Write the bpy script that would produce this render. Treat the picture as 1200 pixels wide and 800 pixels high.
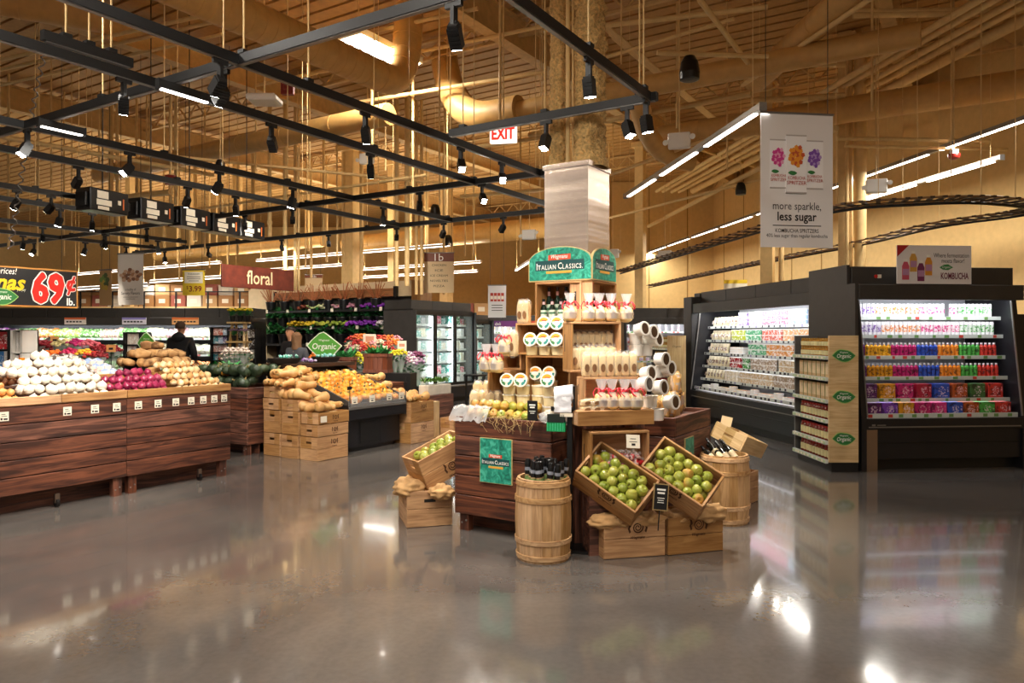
import bpy, math, random
from mathutils import Matrix, Vector, Euler, noise as mnoise
R = math.radians
rnd = random.Random(7)
SC = bpy.context.scene
COL = SC.collection
for o_ in list(bpy.data.objects): bpy.data.objects.remove(o_)

# ---------------------------------------------------------------- camera, world, exposure
F_PX, HOR = 863.0, 393.0
cam_d = bpy.data.cameras.new('camera'); cam = bpy.data.objects.new('camera', cam_d); COL.objects.link(cam)
cam.location = (0, 0, 1.5); cam.rotation_euler = (R(90), 0, 0)
cam_d.sensor_width = 36; cam_d.lens = 36 * F_PX / 1200; cam_d.shift_y = -(400 - HOR) / 1200
cam_d.clip_start = .05; cam_d.clip_end = 200
SC.camera = cam
SC.view_settings.view_transform = 'Standard'; SC.view_settings.look = 'None'
SC.view_settings.gamma = 1; SC.view_settings.use_curve_mapping = False
SC.view_settings.exposure = 0.62
w = bpy.data.worlds.new('store_ambient'); SC.world = w; w.use_nodes = True
w.node_tree.nodes['Background'].inputs[0].default_value = (1.0, .86, .70, 1)
w.node_tree.nodes['Background'].inputs[1].default_value = 0.25
try:
    SC.cycles.use_denoising = True
    SC.cycles.max_bounces = 8; SC.cycles.diffuse_bounces = 4; SC.cycles.glossy_bounces = 4
    SC.cycles.transparent_max_bounces = 12; SC.cycles.sample_clamp_indirect = 6
    SC.cycles.caustics_reflective = False; SC.cycles.caustics_refractive = False
except Exception: pass
LK = 1.0            # overall lamp power factor

def at(px, py, Y): return Vector(((px - 600) * Y / F_PX, Y, 1.5 - (py - HOR) * Y / F_PX))
def gnd(px, py): return at(px, py, 1.5 * F_PX / (py - HOR))
def atz(px, py, Z): return at(px, py, (1.5 - Z) * F_PX / (py - HOR))
GA = R(32)
U = Vector((math.cos(GA), -math.sin(GA), 0)); V = Vector((math.sin(GA), math.cos(GA), 0))
def gr(a, b, z=0): p = U * a + V * b; return Vector((p.x, p.y, z))
def ab(p): return (p.x * U.x + p.y * U.y, p.x * V.x + p.y * V.y)
RZ = -GA

# ---------------------------------------------------------------- materials
def C(h):
    h = h.lstrip('#'); c = [int(h[i:i + 2], 16) / 255 for i in (0, 2, 4)]
    return tuple((x / 12.92 if x < .04045 else ((x + .055) / 1.055) ** 2.4) for x in c) + (1,)
MATS = {}
def newmat(name):
    m = bpy.data.materials.new(name); m.use_nodes = True
    nt = m.node_tree; b = nt.nodes['Principled BSDF']
    return m, nt, b
def nd(nt, t, **k):
    n = nt.nodes.new(t)
    for a, v in k.items():
        if a.startswith('_'): n.inputs[int(a[1:])].default_value = v
        else: setattr(n, a, v)
    return n
def ramp(nt, fac, stops, interp='LINEAR'):
    r = nt.nodes.new('ShaderNodeValToRGB'); r.color_ramp.interpolation = interp
    e = r.color_ramp.elements
    while len(e) < len(stops): e.new(.5)
    for el, (p, c) in zip(e, stops): el.position = p; el.color = c
    nt.links.new(fac, r.inputs[0]); return r.outputs[0]
def coords(nt, scale=(1, 1, 1), kind='Object', rnd_off=True):
    tc = nt.nodes.new('ShaderNodeTexCoord'); mp = nt.nodes.new('ShaderNodeMapping')
    mp.inputs['Scale'].default_value = scale
    nt.links.new(tc.outputs[kind], mp.inputs[0])
    if rnd_off:
        oi = nt.nodes.new('ShaderNodeObjectInfo'); ml = nd(nt, 'ShaderNodeMath', operation='MULTIPLY', _1=37.0)
        nt.links.new(oi.outputs['Random'], ml.inputs[0]); nt.links.new(ml.outputs[0], mp.inputs['Location'])
    return mp.outputs[0]
def flat(name, col, rough=.5, metal=0, em=0, emcol=None, spec=.5, alpha=1, var=0, bump=0, coat=0, sss=0, nscale=9, bdist=.01):
    if name in MATS: return MATS[name]
    m, nt, b = newmat(name); c = C(col) if isinstance(col, str) else col
    b.inputs['Base Color'].default_value = c; b.inputs['Roughness'].default_value = rough
    b.inputs['Metallic'].default_value = metal; b.inputs['Specular IOR Level'].default_value = spec
    b.inputs['Coat Weight'].default_value = coat
    if em:
        b.inputs['Emission Color'].default_value = C(emcol) if emcol else c; b.inputs['Emission Strength'].default_value = em
    if alpha < 1: b.inputs['Alpha'].default_value = alpha
    if var or bump:
        nz = nd(nt, 'ShaderNodeTexNoise'); nz.inputs['Scale'].default_value = nscale; nz.inputs['Detail'].default_value = 5
        nt.links.new(coords(nt), nz.inputs['Vector'])
        if var:
            d = tuple(max(0, x * (1 - var)) for x in c[:3]) + (1,); l = tuple(min(1, x * (1 + var)) for x in c[:3]) + (1,)
            nt.links.new(ramp(nt, nz.outputs['Fac'], [(.3, d), (.7, l)]), b.inputs['Base Color'])
        if bump:
            bp = nd(nt, 'ShaderNodeBump'); bp.inputs['Strength'].default_value = bump; bp.inputs['Distance'].default_value = bdist
            nt.links.new(nz.outputs['Fac'], bp.inputs['Height']); nt.links.new(bp.outputs[0], b.inputs['Normal'])
    MATS[name] = m; return m
def wood(name, c1, c2, axis=0, rough=.55, scale=1.0, knots=.0, dark=None):
    if name in MATS: return MATS[name]
    m, nt, b = newmat(name)
    s = [14 * scale] * 3; s[axis] = 1.1 * scale
    co = coords(nt, tuple(s))
    n1 = nd(nt, 'ShaderNodeTexNoise'); n1.inputs['Scale'].default_value = 2.2; n1.inputs['Detail'].default_value = 8; n1.inputs['Distortion'].default_value = 1.2
    nt.links.new(co, n1.inputs['Vector'])
    st = [(.28, C(c1)), (.62, C(c2))]
    if dark: st = [(.2, C(dark)), (.42, C(c1)), (.68, C(c2))]
    base = ramp(nt, n1.outputs['Fac'], st)
    n2 = nd(nt, 'ShaderNodeTexNoise'); n2.inputs['Scale'].default_value = 3.0 * scale; n2.inputs['Detail'].default_value = 2
    nt.links.new(coords(nt), n2.inputs['Vector'])
    mx = nd(nt, 'ShaderNodeMix', data_type='RGBA', blend_type='MULTIPLY'); mx.inputs[0].default_value = .55
    nt.links.new(base, mx.inputs[6]); nt.links.new(ramp(nt, n2.outputs['Fac'], [(.3, (.55, .5, .45, 1)), (.65, (1, 1, 1, 1))]), mx.inputs[7])
    oi = nt.nodes.new('ShaderNodeObjectInfo'); hs = nt.nodes.new('ShaderNodeHueSaturation')
    mr = nd(nt, 'ShaderNodeMapRange'); mr.inputs[3].default_value = .74; mr.inputs[4].default_value = 1.2
    ge = nt.nodes.new('ShaderNodeNewGeometry'); ad = nd(nt, 'ShaderNodeMath', operation='ADD'); fr = nd(nt, 'ShaderNodeMath', operation='FRACT')
    nt.links.new(oi.outputs['Random'], ad.inputs[0]); nt.links.new(ge.outputs['Random Per Island'], ad.inputs[1]); nt.links.new(ad.outputs[0], fr.inputs[0])
    nt.links.new(fr.outputs[0], mr.inputs[0]); nt.links.new(mr.outputs[0], hs.inputs['Value'])
    sa = nd(nt, 'ShaderNodeMapRange'); sa.inputs[3].default_value = 1.12; sa.inputs[4].default_value = .88; nt.links.new(fr.outputs[0], sa.inputs[0]); nt.links.new(sa.outputs[0], hs.inputs['Saturation'])
    nt.links.new(mx.outputs[2], hs.inputs['Color']); nt.links.new(hs.outputs[0], b.inputs['Base Color'])
    b.inputs['Roughness'].default_value = rough
    bp = nd(nt, 'ShaderNodeBump'); bp.inputs['Strength'].default_value = .25; bp.inputs['Distance'].default_value = .004
    nt.links.new(n1.outputs['Fac'], bp.inputs['Height']); nt.links.new(bp.outputs[0], b.inputs['Normal'])
    MATS[name] = m; return m
def fruit(name, cols, rough=.35, nscale=6, mixn=.5, bump=.05):
    """a skin whose colour varies from one fruit to the next and over each fruit"""
    if name in MATS: return MATS[name]
    m, nt, b = newmat(name)
    oi = nt.nodes.new('ShaderNodeObjectInfo')
    nz = nd(nt, 'ShaderNodeTexNoise'); nz.inputs['Scale'].default_value = nscale; nz.inputs['Detail'].default_value = 4
    nt.links.new(coords(nt, (1, 1, 1)), nz.inputs['Vector'])
    mp = nd(nt, 'ShaderNodeMapRange'); mp.inputs[1].default_value = .3; mp.inputs[2].default_value = .7
    nt.links.new(nz.outputs['Fac'], mp.inputs[0])
    mx = nd(nt, 'ShaderNodeMix', data_type='FLOAT'); mx.inputs[0].default_value = mixn
    nt.links.new(oi.outputs['Random'], mx.inputs[2]); nt.links.new(mp.outputs[0], mx.inputs[3])
    n = len(cols)
    nt.links.new(ramp(nt, mx.outputs[0], [(i / max(1, n - 1) * .7 + .15, C(c)) for i, c in enumerate(cols)]), b.inputs['Base Color'])
    b.inputs['Roughness'].default_value = rough
    if bump:
        bp = nd(nt, 'ShaderNodeBump'); bp.inputs['Strength'].default_value = bump * 4; bp.inputs['Distance'].default_value = .003
        nt.links.new(nz.outputs['Fac'], bp.inputs['Height']); nt.links.new(bp.outputs[0], b.inputs['Normal'])
    MATS[name] = m; return m
def objcol(name, rough=.4, second=None, scale=25, metal=0, thr=.5):
    """the object's own colour, broken up with printed artwork in a second colour"""
    if name in MATS: return MATS[name]
    m, nt, b = newmat(name); oi = nt.nodes.new('ShaderNodeObjectInfo')
    b.inputs['Roughness'].default_value = rough; b.inputs['Metallic'].default_value = metal
    if second:
        nz = nd(nt, 'ShaderNodeTexNoise'); nz.inputs['Scale'].default_value = scale; nz.inputs['Detail'].default_value = 3
        nt.links.new(coords(nt), nz.inputs['Vector'])
        mx = nd(nt, 'ShaderNodeMix', data_type='RGBA')
        nt.links.new(ramp(nt, nz.outputs['Fac'], [(thr, (0, 0, 0, 1)), (thr + .08, (.75, .75, .75, 1))]), mx.inputs[0])
        nt.links.new(oi.outputs['Color'], mx.inputs[6]); mx.inputs[7].default_value = C(second)
        nt.links.new(mx.outputs[2], b.inputs['Base Color'])
    else: nt.links.new(oi.outputs['Color'], b.inputs['Base Color'])
    MATS[name] = m; return m
def marble(name, c1, c2, c3, scale=18, rough=.4):
    if name in MATS: return MATS[name]
    m, nt, b = newmat(name)
    nz = nd(nt, 'ShaderNodeTexNoise'); nz.inputs['Scale'].default_value = scale; nz.inputs['Detail'].default_value = 9; nz.inputs['Distortion'].default_value = 1.5
    nt.links.new(coords(nt), nz.inputs['Vector'])
    nt.links.new(ramp(nt, nz.outputs['Fac'], [(.32, C(c1)), (.5, C(c2)), (.66, C(c3))]), b.inputs['Base Color'])
    b.inputs['Roughness'].default_value = rough
    MATS[name] = m; return m
def clear(name, tint='#ffffff', alpha=.12, rough=.05):
    if name in MATS: return MATS[name]
    m, nt, b = newmat(name)
    b.inputs['Base Color'].default_value = C(tint); b.inputs['Roughness'].default_value = rough
    b.inputs['Alpha'].default_value = alpha; b.inputs['Specular IOR Level'].default_value = .8
    MATS[name] = m; return m

WHITE = flat('white_plastic', '#f2efe8', .35)
BLACK = flat('black_powder_coat', '#0c0c0d', .45)
BLACKM = flat('black_plastic', '#101012', .3)
CHAR = flat('charcoal_laminate', '#3a3735', .55, var=.12)
DKCASE = flat('black_case_metal', '#17161a', .38)
STEEL = flat('brushed_steel', '#a8988c', .33, metal=1)
GREYM = flat('grey_metal', '#8d8a86', .4, metal=.7)
LED = flat('led_diffuser', '#ffffff', .4, em=6, emcol='#fff6ea')
LEDC = flat('case_led_strip', '#ffffff', .4, em=3.5, emcol='#f2f5ff')
SPOTF = flat('spot_lens', '#ffffff', .4, em=45, emcol='#fff4e4')
TAN = flat('tan_ceiling_paint', '#d0ab72', .7, var=.12)
TAN2 = flat('pale_tan_paint', '#e2c084', .6, var=.08)
PAPER = flat('paper_card', '#efe6d2', .7)
CARD = flat('kraft_card', '#e2c79a', .7)
INK = flat('dark_ink', '#17120f', .6)
WINK = flat('white_ink', '#f4f2ea', .6)
CRATE = {k: wood('crate_pine_' + k, '#a5754a', '#d0a06c', i, .6) for i, k in enumerate('xyz')}
PALE = {k: wood('pale_maple_' + k, '#cba36a', '#e6c892', i, .5) for i, k in enumerate('xyz')}
BARN = {k: wood('barn_board_' + k, '#4a281c', '#8a543d', i, .6, .8, dark='#20110b') for i, k in enumerate('xyz')}
OAK = {k: wood('barrel_oak_' + k, '#a8784a', '#d8ae7a', i, .6) for i, k in enumerate('xyz')}
BURLAP = flat('burlap', '#c39a68', .95, var=.25, bump=1.0)
HAYM = flat('wood_straw', '#cdb079', .8)
GREENSIGN = marble('green_marbled_board', '#126655', '#25937b', '#50bba0')
GLASS = clear('clear_acrylic', '#ffffff', .10)
FILM = clear('clear_wrap', '#ffffff', .28, .12)

# ---------------------------------------------------------------- mesh building
_text = {}
def text_geo(s, bold=0.0, shear=0.0, space=1.0):
    k = (s, bold, shear, space)
    if k not in _text:
        cu = bpy.data.curves.new('lettering', 'FONT'); cu.body = s; cu.align_x = 'CENTER'; cu.align_y = 'CENTER'
        cu.offset = bold; cu.shear = shear; cu.space_character = space; cu.resolution_u = 2
        ob = bpy.data.objects.new('lettering', cu); COL.objects.link(ob)
        me = bpy.data.meshes.new_from_object(ob)
        vs = [tuple(v.co) for v in me.vertices]; fs = [tuple(p.vertices) for p in me.polygons]
        bpy.data.objects.remove(ob); bpy.data.curves.remove(cu); bpy.data.meshes.remove(me)
        _text[k] = (vs, fs)
    return _text[k]
class MB:
    def __init__(s): s.v = []; s.f = []; s.mi = []; s.sm = []
    def add(s, vs, fs, m=0, smooth=False, M=None):
        n = len(s.v)
        if M is not None: vs = [M @ Vector(v) for v in vs]
        s.v += [tuple(v) for v in vs]
        for i, f in enumerate(fs):
            s.f.append([j + n for j in f]); s.mi.append(m[i] if isinstance(m, (list, tuple)) else m); s.sm.append(smooth)
        return s
    def bx(s, x0, x1, y0, y1, z0, z1, m=0, M=None):
        vs = [(x, y, z) for z in (z0, z1) for y in (y0, y1) for x in (x0, x1)]
        return s.add(vs, [(0, 2, 3, 1), (4, 5, 7, 6), (0, 1, 5, 4), (2, 6, 7, 3), (0, 4, 6, 2), (1, 3, 7, 5)], m, False, M)
    def box(s, c, d, m=0, rz=0, M=None):
        T = Matrix.Translation(c) @ Matrix.Rotation(rz, 4, 'Z')
        if M is not None: T = M @ T
        return s.bx(-d[0] / 2, d[0] / 2, -d[1] / 2, d[1] / 2, -d[2] / 2, d[2] / 2, m, T)
    def beam(s, p, q, wd, ht, m=0):
        p, q = Vector(p), Vector(q); d = q - p; L = d.length; x = d / L
        y = Vector((0, 0, 1)).cross(x)
        if y.length < 1e-4: y = Vector((0, 1, 0))
        y.normalize(); z = x.cross(y)
        T = Matrix((x, y, z)).transposed().to_4x4(); T.translation = (p + q) / 2
        return s.bx(-L / 2, L / 2, -wd / 2, wd / 2, -ht / 2, ht / 2, m, T)
    def cyl(s, p, q, r, r2=None, n=12, m=0, caps=True, smooth=True):
        p, q = Vector(p), Vector(q); r2 = r if r2 is None else r2
        z = (q - p).normalized(); x = z.orthogonal().normalized(); y = z.cross(x)
        a = [(math.cos(2 * math.pi * i / n), math.sin(2 * math.pi * i / n)) for i in range(n)]
        vs = [p + (x * c + y * t) * r for c, t in a] + [q + (x * c + y * t) * r2 for c, t in a]
        s.add(vs, [(i, (i + 1) % n, n + (i + 1) % n, n + i) for i in range(n)], m, smooth)
        if caps: s.add(vs, [tuple(range(n - 1, -1, -1)), tuple(range(n, 2 * n))], m)
        return s
    def tube(s, pts, r, n=8, m=0, closed=False):
        pts = [Vector(p) for p in pts]; k = len(pts); vs = []; up = None
        for i, p in enumerate(pts):
            if closed: t = pts[(i + 1) % k] - pts[i - 1]
            else: t = pts[min(i + 1, k - 1)] - pts[max(i - 1, 0)]
            t.normalize()
            if up is None: up = t.orthogonal().normalized()
            up = (up - t * up.dot(t)); up.normalize(); y = t.cross(up)
            rr = r[i] if isinstance(r, (list, tuple)) else r
            vs += [p + (up * math.cos(2 * math.pi * j / n) + y * math.sin(2 * math.pi * j / n)) * rr for j in range(n)]
        fs = [(i * n + j, i * n + (j + 1) % n, ((i + 1) % k) * n + (j + 1) % n, ((i + 1) % k) * n + j) for i in range(k if closed else k - 1) for j in range(n)]
        s.add(vs, fs, m, True)
        if not closed: s.add(vs, [tuple(range(n - 1, -1, -1)), tuple(range((k - 1) * n, k * n))], m)
        return s
    def lathe(s, prof, n=16, m=0, M=None, smooth=True, caps=True):
        """prof: (r, z) upwards; m may be a list, one material per band"""
        k = len(prof); vs = [(r * math.cos(2 * math.pi * j / n), r * math.sin(2 * math.pi * j / n), z) for r, z in prof for j in range(n)]
        for i in range(k - 1):
            mm = m[i] if isinstance(m, (list, tuple)) else m
            if M is None: pass
            s.add(vs[i * n:(i + 2) * n], [(j, (j + 1) % n, n + (j + 1) % n, n + j) for j in range(n)], mm, smooth, M)
        if caps:
            m0 = m[0] if isinstance(m, (list, tuple)) else m; m1 = m[-1] if isinstance(m, (list, tuple)) else m
            if prof[0][0] > 1e-4: s.add(vs[:n], [tuple(range(n - 1, -1, -1))], m0, False, M)
            if prof[-1][0] > 1e-4: s.add(vs[-n:], [tuple(range(n))], m1, False, M)
        return s
    def ball(s, c, r, n=10, k=7, m=0, amp=0, sd=0, M=None, fr=2.0):
        rx, ry, rz = (r, r, r) if not isinstance(r, (tuple, list)) else r
        vs = [(0, 0, -1)]
        for i in range(1, k):
            t = -math.pi / 2 + math.pi * i / k
            vs += [(math.cos(t) * math.cos(2 * math.pi * j / n), math.cos(t) * math.sin(2 * math.pi * j / n), math.sin(t)) for j in range(n)]
        vs.append((0, 0, 1)); out = []
        for v in vs:
            f = 1 + (amp * mnoise.noise(Vector(v) * fr + Vector((sd, sd * 1.7, 3))) if amp else 0)
            out.append((c[0] + v[0] * rx * f, c[1] + v[1] * ry * f, c[2] + v[2] * rz * f))
        fs = [(0, 1 + (j + 1) % n, 1 + j) for j in range(n)]
        for i in range(k - 2):
            a, b = 1 + i * n, 1 + (i + 1) * n
            fs += [(a + j, a + (j + 1) % n, b + (j + 1) % n, b + j) for j in range(n)]
        t = 1 + (k - 2) * n; e = len(vs) - 1
        fs += [(t + j, t + (j + 1) % n, e) for j in range(n)]
        return s.add(out, fs, m, True, M)
    def prism(s, poly, y0, y1, m=0, M=None, mside=None):
        """a polygon in the x-z plane given thickness along y; its face looks to -y"""
        n = len(poly); vs = [(x, y0, z) for x, z in poly] + [(x, y1, z) for x, z in poly]
        s.add(vs, [tuple(range(n)), tuple(range(2 * n - 1, n - 1, -1))], m, False, M)
        return s.add(vs, [((i + 1) % n, i, n + i, n + (i + 1) % n) for i in range(n)], m if mside is None else mside, False, M)
    def text(s, t, size, c=(0, 0, 0), m=0, bold=0, shear=0, width=None, M=None, space=1.0, th=.0006, sx=1.0, halo=0):
        """flat lettering in the x-z plane facing -y, centred on c"""
        vs, fs = text_geo(t, bold, shear, space)
        if not vs: return s
        x0, x1 = min(v[0] for v in vs), max(v[0] for v in vs); y0, y1 = min(v[1] for v in vs), max(v[1] for v in vs)
        k = size; kx = size * sx
        if width: kx = width / (x1 - x0)
        for dx, dz in ([(0, 0)] if not halo else [(halo * math.cos(i * .5236), halo * math.sin(i * .5236)) for i in range(12)]):
            out = [(c[0] + (v[0] - (x0 + x1) / 2) * kx + dx, c[1] + (dx + 2 * dz) * .01, c[2] + (v[1] - (y0 + y1) / 2) * k + dz) for v in vs]
            s.add(out, fs, m, False, M)
        return s
    def smallcaps(s, t, size, c, m, width, M=None, bold=.015):
        """words with a tall first letter, as on the cheese sign"""
        run = []; x = 0
        for word in t.split():
            for i, ch in enumerate(word):
                k = size * (1.0 if i == 0 else .74); vs, fs = text_geo(ch, bold)
                x0, x1 = min(v[0] for v in vs) * k, max(v[0] for v in vs) * k; zb = min(v[1] for v in vs) * k
                run.append((vs, fs, k, x - x0, zb)); x += x1 - x0 + size * .09
            x += size * .22
        x -= size * .31; f = width / x
        for vs, fs, k, dx, zb in run: s.add([(c[0] - width / 2 + (v[0] * k + dx) * f, c[1], c[2] - size * .33 + v[1] * k - zb) for v in vs], fs, m, False, M)
        return s
    def cushion(s, c, r, k=.6, n=14, q=10, m=0, amp=0, sd=0, fr=2.5, taper=0):
        t = MB(); t.ball((0, 0, 0), 1, n, q); sg = lambda x: math.copysign(abs(x) ** k, x); out = []
        for x, y, z in t.v:
            f = 1 + (amp * mnoise.noise(Vector((x, y, z)) * fr + Vector((sd, 2 * sd, 1))) if amp else 0); h = 1 - taper * (z + 1) / 2
            out.append((c[0] + sg(x) * r[0] * f * h, c[1] + sg(y) * r[1] * f * h, c[2] + sg(z) * r[2] * f))
        return s.add(out, t.f, m, True)
    def grid(s, fn, nu, nv, m=0, M=None, smooth=True):
        vs = [fn(i / nu, j / nv) for j in range(nv + 1) for i in range(nu + 1)]
        fs = [(j * (nu + 1) + i, j * (nu + 1) + i + 1, (j + 1) * (nu + 1) + i + 1, (j + 1) * (nu + 1) + i) for j in range(nv) for i in range(nu)]
        return s.add(vs, fs, m, smooth, M)
    def build(s, name, mats, parent=None, loc=None, rz=None, bevel=0, kind=None, label=None, rot=None):
        me = bpy.data.meshes.new(name); me.from_pydata(s.v, [], s.f)
        for mt in (mats if isinstance(mats, (list, tuple)) else [mats]): me.materials.append(mt)
        me.polygons.foreach_set('material_index', s.mi); me.polygons.foreach_set('use_smooth', s.sm); me.update()
        o = bpy.data.objects.new(name, me); COL.objects.link(o)
        if parent: o.parent = parent
        if loc is not None: o.location = loc
        if rz is not None: o.rotation_euler = (0, 0, rz)
        if rot is not None: o.rotation_euler = rot
        if bevel:
            b = o.modifiers.new('bevel', 'BEVEL'); b.width = bevel; b.segments = 1; b.limit_method = 'ANGLE'
        if kind: o['kind'] = kind
        if label: o['label'] = label
        return o
def tag(o, label, cat, group=None, kind=None):
    o['label'] = label; o['category'] = cat
    if group: o['group'] = group
    elif 'group' in o.keys(): del o['group']
    if kind: o['kind'] = kind
    return o
def thing(name, label, cat, loc=(0, 0, 0), rz=0, group=None, rot=None):
    o = bpy.data.objects.new(name, None); COL.objects.link(o); o.location = loc
    o.rotation_euler = rot if rot is not None else (0, 0, rz); o.empty_display_size = .05
    return tag(o, label, cat, group)
KIDS = {}
def dup(o, loc=None, rz=None, label=None, group=None, rot=None, scale=None, color=None, parent=None):
    c = o.copy(); COL.objects.link(c)
    if parent is not None: c.parent = parent
    if loc is not None: c.location = loc
    if rz is not None: c.rotation_euler = (0, 0, rz)
    if rot is not None: c.rotation_euler = rot
    if scale is not None: c.scale = scale if isinstance(scale, (tuple, list)) else (scale,) * 3
    if color is not None: c.color = color
    if label: c['label'] = label
    if group: c['group'] = group
    for ch in o.children: dup(ch, parent=c, color=color)
    return c
class Kind:
    """one kind of thing: the first placing uses the built object itself, the rest are copies"""
    def __init__(s, o): s.o = o; s.used = False
    def put(s, loc, rz=0, label=None, group=None, rot=None, scale=None, color=None, cat=None):
        if s.used: return dup(s.o, loc, rz if rot is None else None, label, group, rot, scale, color)
        s.used = True; o = s.o; o.location = loc; o.rotation_euler = rot if rot is not None else (0, 0, rz)
        if scale is not None: o.scale = scale if isinstance(scale, (tuple, list)) else (scale,) * 3
        if color is not None:
            o.color = color
            for ch in o.children_recursive: ch.color = color
        if label: o['label'] = label
        if group: o['group'] = group
        return o
def lamp(kind, name, parent, loc, power, color=(1, .93, .82), rot=None, size=None, size_y=None, spot=None, blend=.6, radius=.04):
    d = bpy.data.lights.new(name, kind); d.energy = power * LK; d.color = color
    if kind == 'AREA':
        d.shape = 'RECTANGLE'; d.size = size; d.size_y = size_y or size
    if kind == 'SPOT': d.spot_size = spot; d.spot_blend = blend; d.shadow_soft_size = radius
    if kind == 'POINT': d.shadow_soft_size = radius
    o = bpy.data.objects.new(name, d); COL.objects.link(o); o.parent = parent; o.location = loc
    if rot is not None: o.rotation_euler = rot
    return o
def aim(d):
    """rotation that turns -Z along d"""
    return Vector(d).normalized().to_track_quat('-Z', 'Y').to_euler()
def rrot(): return (rnd.uniform(0, 6.28), rnd.uniform(0, 6.28), rnd.uniform(0, 6.28))
def heap(x0, x1, y0, y1, hfun, r, jit=.12, keep=1.25, fz=.82):
    """ball centres filling the box under the surface z = hfun(x, y); only those near the surface are kept"""
    out = []; d = 2 * r * 1.02; lay = 0; z = r
    top = max(hfun(x0 + (x1 - x0) * i / 8, y0 + (y1 - y0) * j / 8) for i in range(9) for j in range(9))
    while z - r * .3 < top:
        ox = (lay % 2) * d * .5; oy = (lay % 2) * d * .29; row = 0
        y = y0 + r + oy
        while y <= y1 - r * .9:
            x = x0 + r + ox + (row % 2) * d * .5
            while x <= x1 - r * .9:
                h = hfun(x, y)
                if z - r * .2 < h and z + d * fz * keep > h: out.append((x + rnd.uniform(-jit, jit) * r, y + rnd.uniform(-jit, jit) * r, z + rnd.uniform(-jit, jit) * r * .5))
                x += d
            y += d * .866; row += 1
        z += d * fz; lay += 1
    return out
# ================================================================ the building
H_TR = 3.4                       # height of the black track grid
WD = Vector((-math.sin(R(7.6)), math.cos(R(7.6)), 0)); WX = Vector((WD.y, -WD.x, 0))
CEIL = 6.5
def concrete():
    m, nt, b = newmat('polished_concrete'); co = coords(nt, (1, 1, 1), rnd_off=False)
    n1 = nd(nt, 'ShaderNodeTexNoise'); n1.inputs['Scale'].default_value = .55; n1.inputs['Detail'].default_value = 9; n1.inputs['Roughness'].default_value = .62; n1.inputs['Distortion'].default_value = .8
    nt.links.new(co, n1.inputs['Vector'])
    base = ramp(nt, n1.outputs['Fac'], [(.3, C('#56524f')), (.5, C('#66615d')), (.72, C('#77716b'))])
    n2 = nd(nt, 'ShaderNodeTexNoise'); n2.inputs['Scale'].default_value = 30; n2.inputs['Detail'].default_value = 4
    nt.links.new(co, n2.inputs['Vector'])
    mx = nd(nt, 'ShaderNodeMix', data_type='RGBA', blend_type='MULTIPLY'); mx.inputs[0].default_value = .3
    nt.links.new(base, mx.inputs[6]); nt.links.new(ramp(nt, n2.outputs['Fac'], [(.35, (.72, .72, .72, 1)), (.6, (1, 1, 1, 1))]), mx.inputs[7])
    nt.links.new(mx.outputs[2], b.inputs['Base Color'])
    mr = nd(nt, 'ShaderNodeMapRange'); mr.inputs[1].default_value = .3; mr.inputs[2].default_value = .7; mr.inputs[3].default_value = .08; mr.inputs[4].default_value = .17
    nt.links.new(n1.outputs['Fac'], mr.inputs[0]); nt.links.new(mr.outputs[0], b.inputs['Roughness'])
    n3 = nd(nt, 'ShaderNodeTexNoise'); n3.inputs['Scale'].default_value = 1.3; n3.inputs['Detail'].default_value = 3
    nt.links.new(co, n3.inputs['Vector'])
    bp = nd(nt, 'ShaderNodeBump'); bp.inputs['Strength'].default_value = .03; bp.inputs['Distance'].default_value = .02
    nt.links.new(n3.outputs['Fac'], bp.inputs['Height']); nt.links.new(bp.outputs[0], b.inputs['Normal'])
    b.inputs['Coat Weight'].default_value = .35; b.inputs['Coat Roughness'].default_value = .05
    b.inputs['Specular IOR Level'].default_value = .55
    return m
fl = MB(); fl.bx(-26, 12, -9, 34.2, -.12, 0); fl.build('floor', concrete(), kind='structure')
WALLP = flat('golden_tan_wall_paint', '#dfbb7c', .75, var=.05)
SEAM = flat('wall_panel_seam', '#a27c40', .8)
wl = MB()
w0 = Vector((8.2, 11.8, 0)); wa = w0 - WD * 20; wb = w0 + WD * 12.4
c_ = (wa + wb) / 2; wl.box((c_.x + .1, c_.y, CEIL / 2), (.2, (wb - wa).length, CEIL), 0, R(7.6))
for i in range(6):
    p = w0 + WD * (4.5 + i * 1.4); wl.box((p.x, p.y, CEIL / 2), (.02, .03, CEIL), 1, R(7.6))
wl.build('wall_right', [WALLP, SEAM], kind='structure')
wk = MB(); wk.bx(2, 8, 24, 24.2, 0, CEIL); wk.bx(1.8, 2, 24, 34, 0, CEIL); wk.bx(-26, 2, 34, 34.2, 0, CEIL)
for i in range(4): wk.bx(3.2 + i * 1.25, 3.23 + i * 1.25, 23.985, 24, 0, CEIL, 1)
wk.build('wall_back', [WALLP, SEAM], kind='structure')
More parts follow.
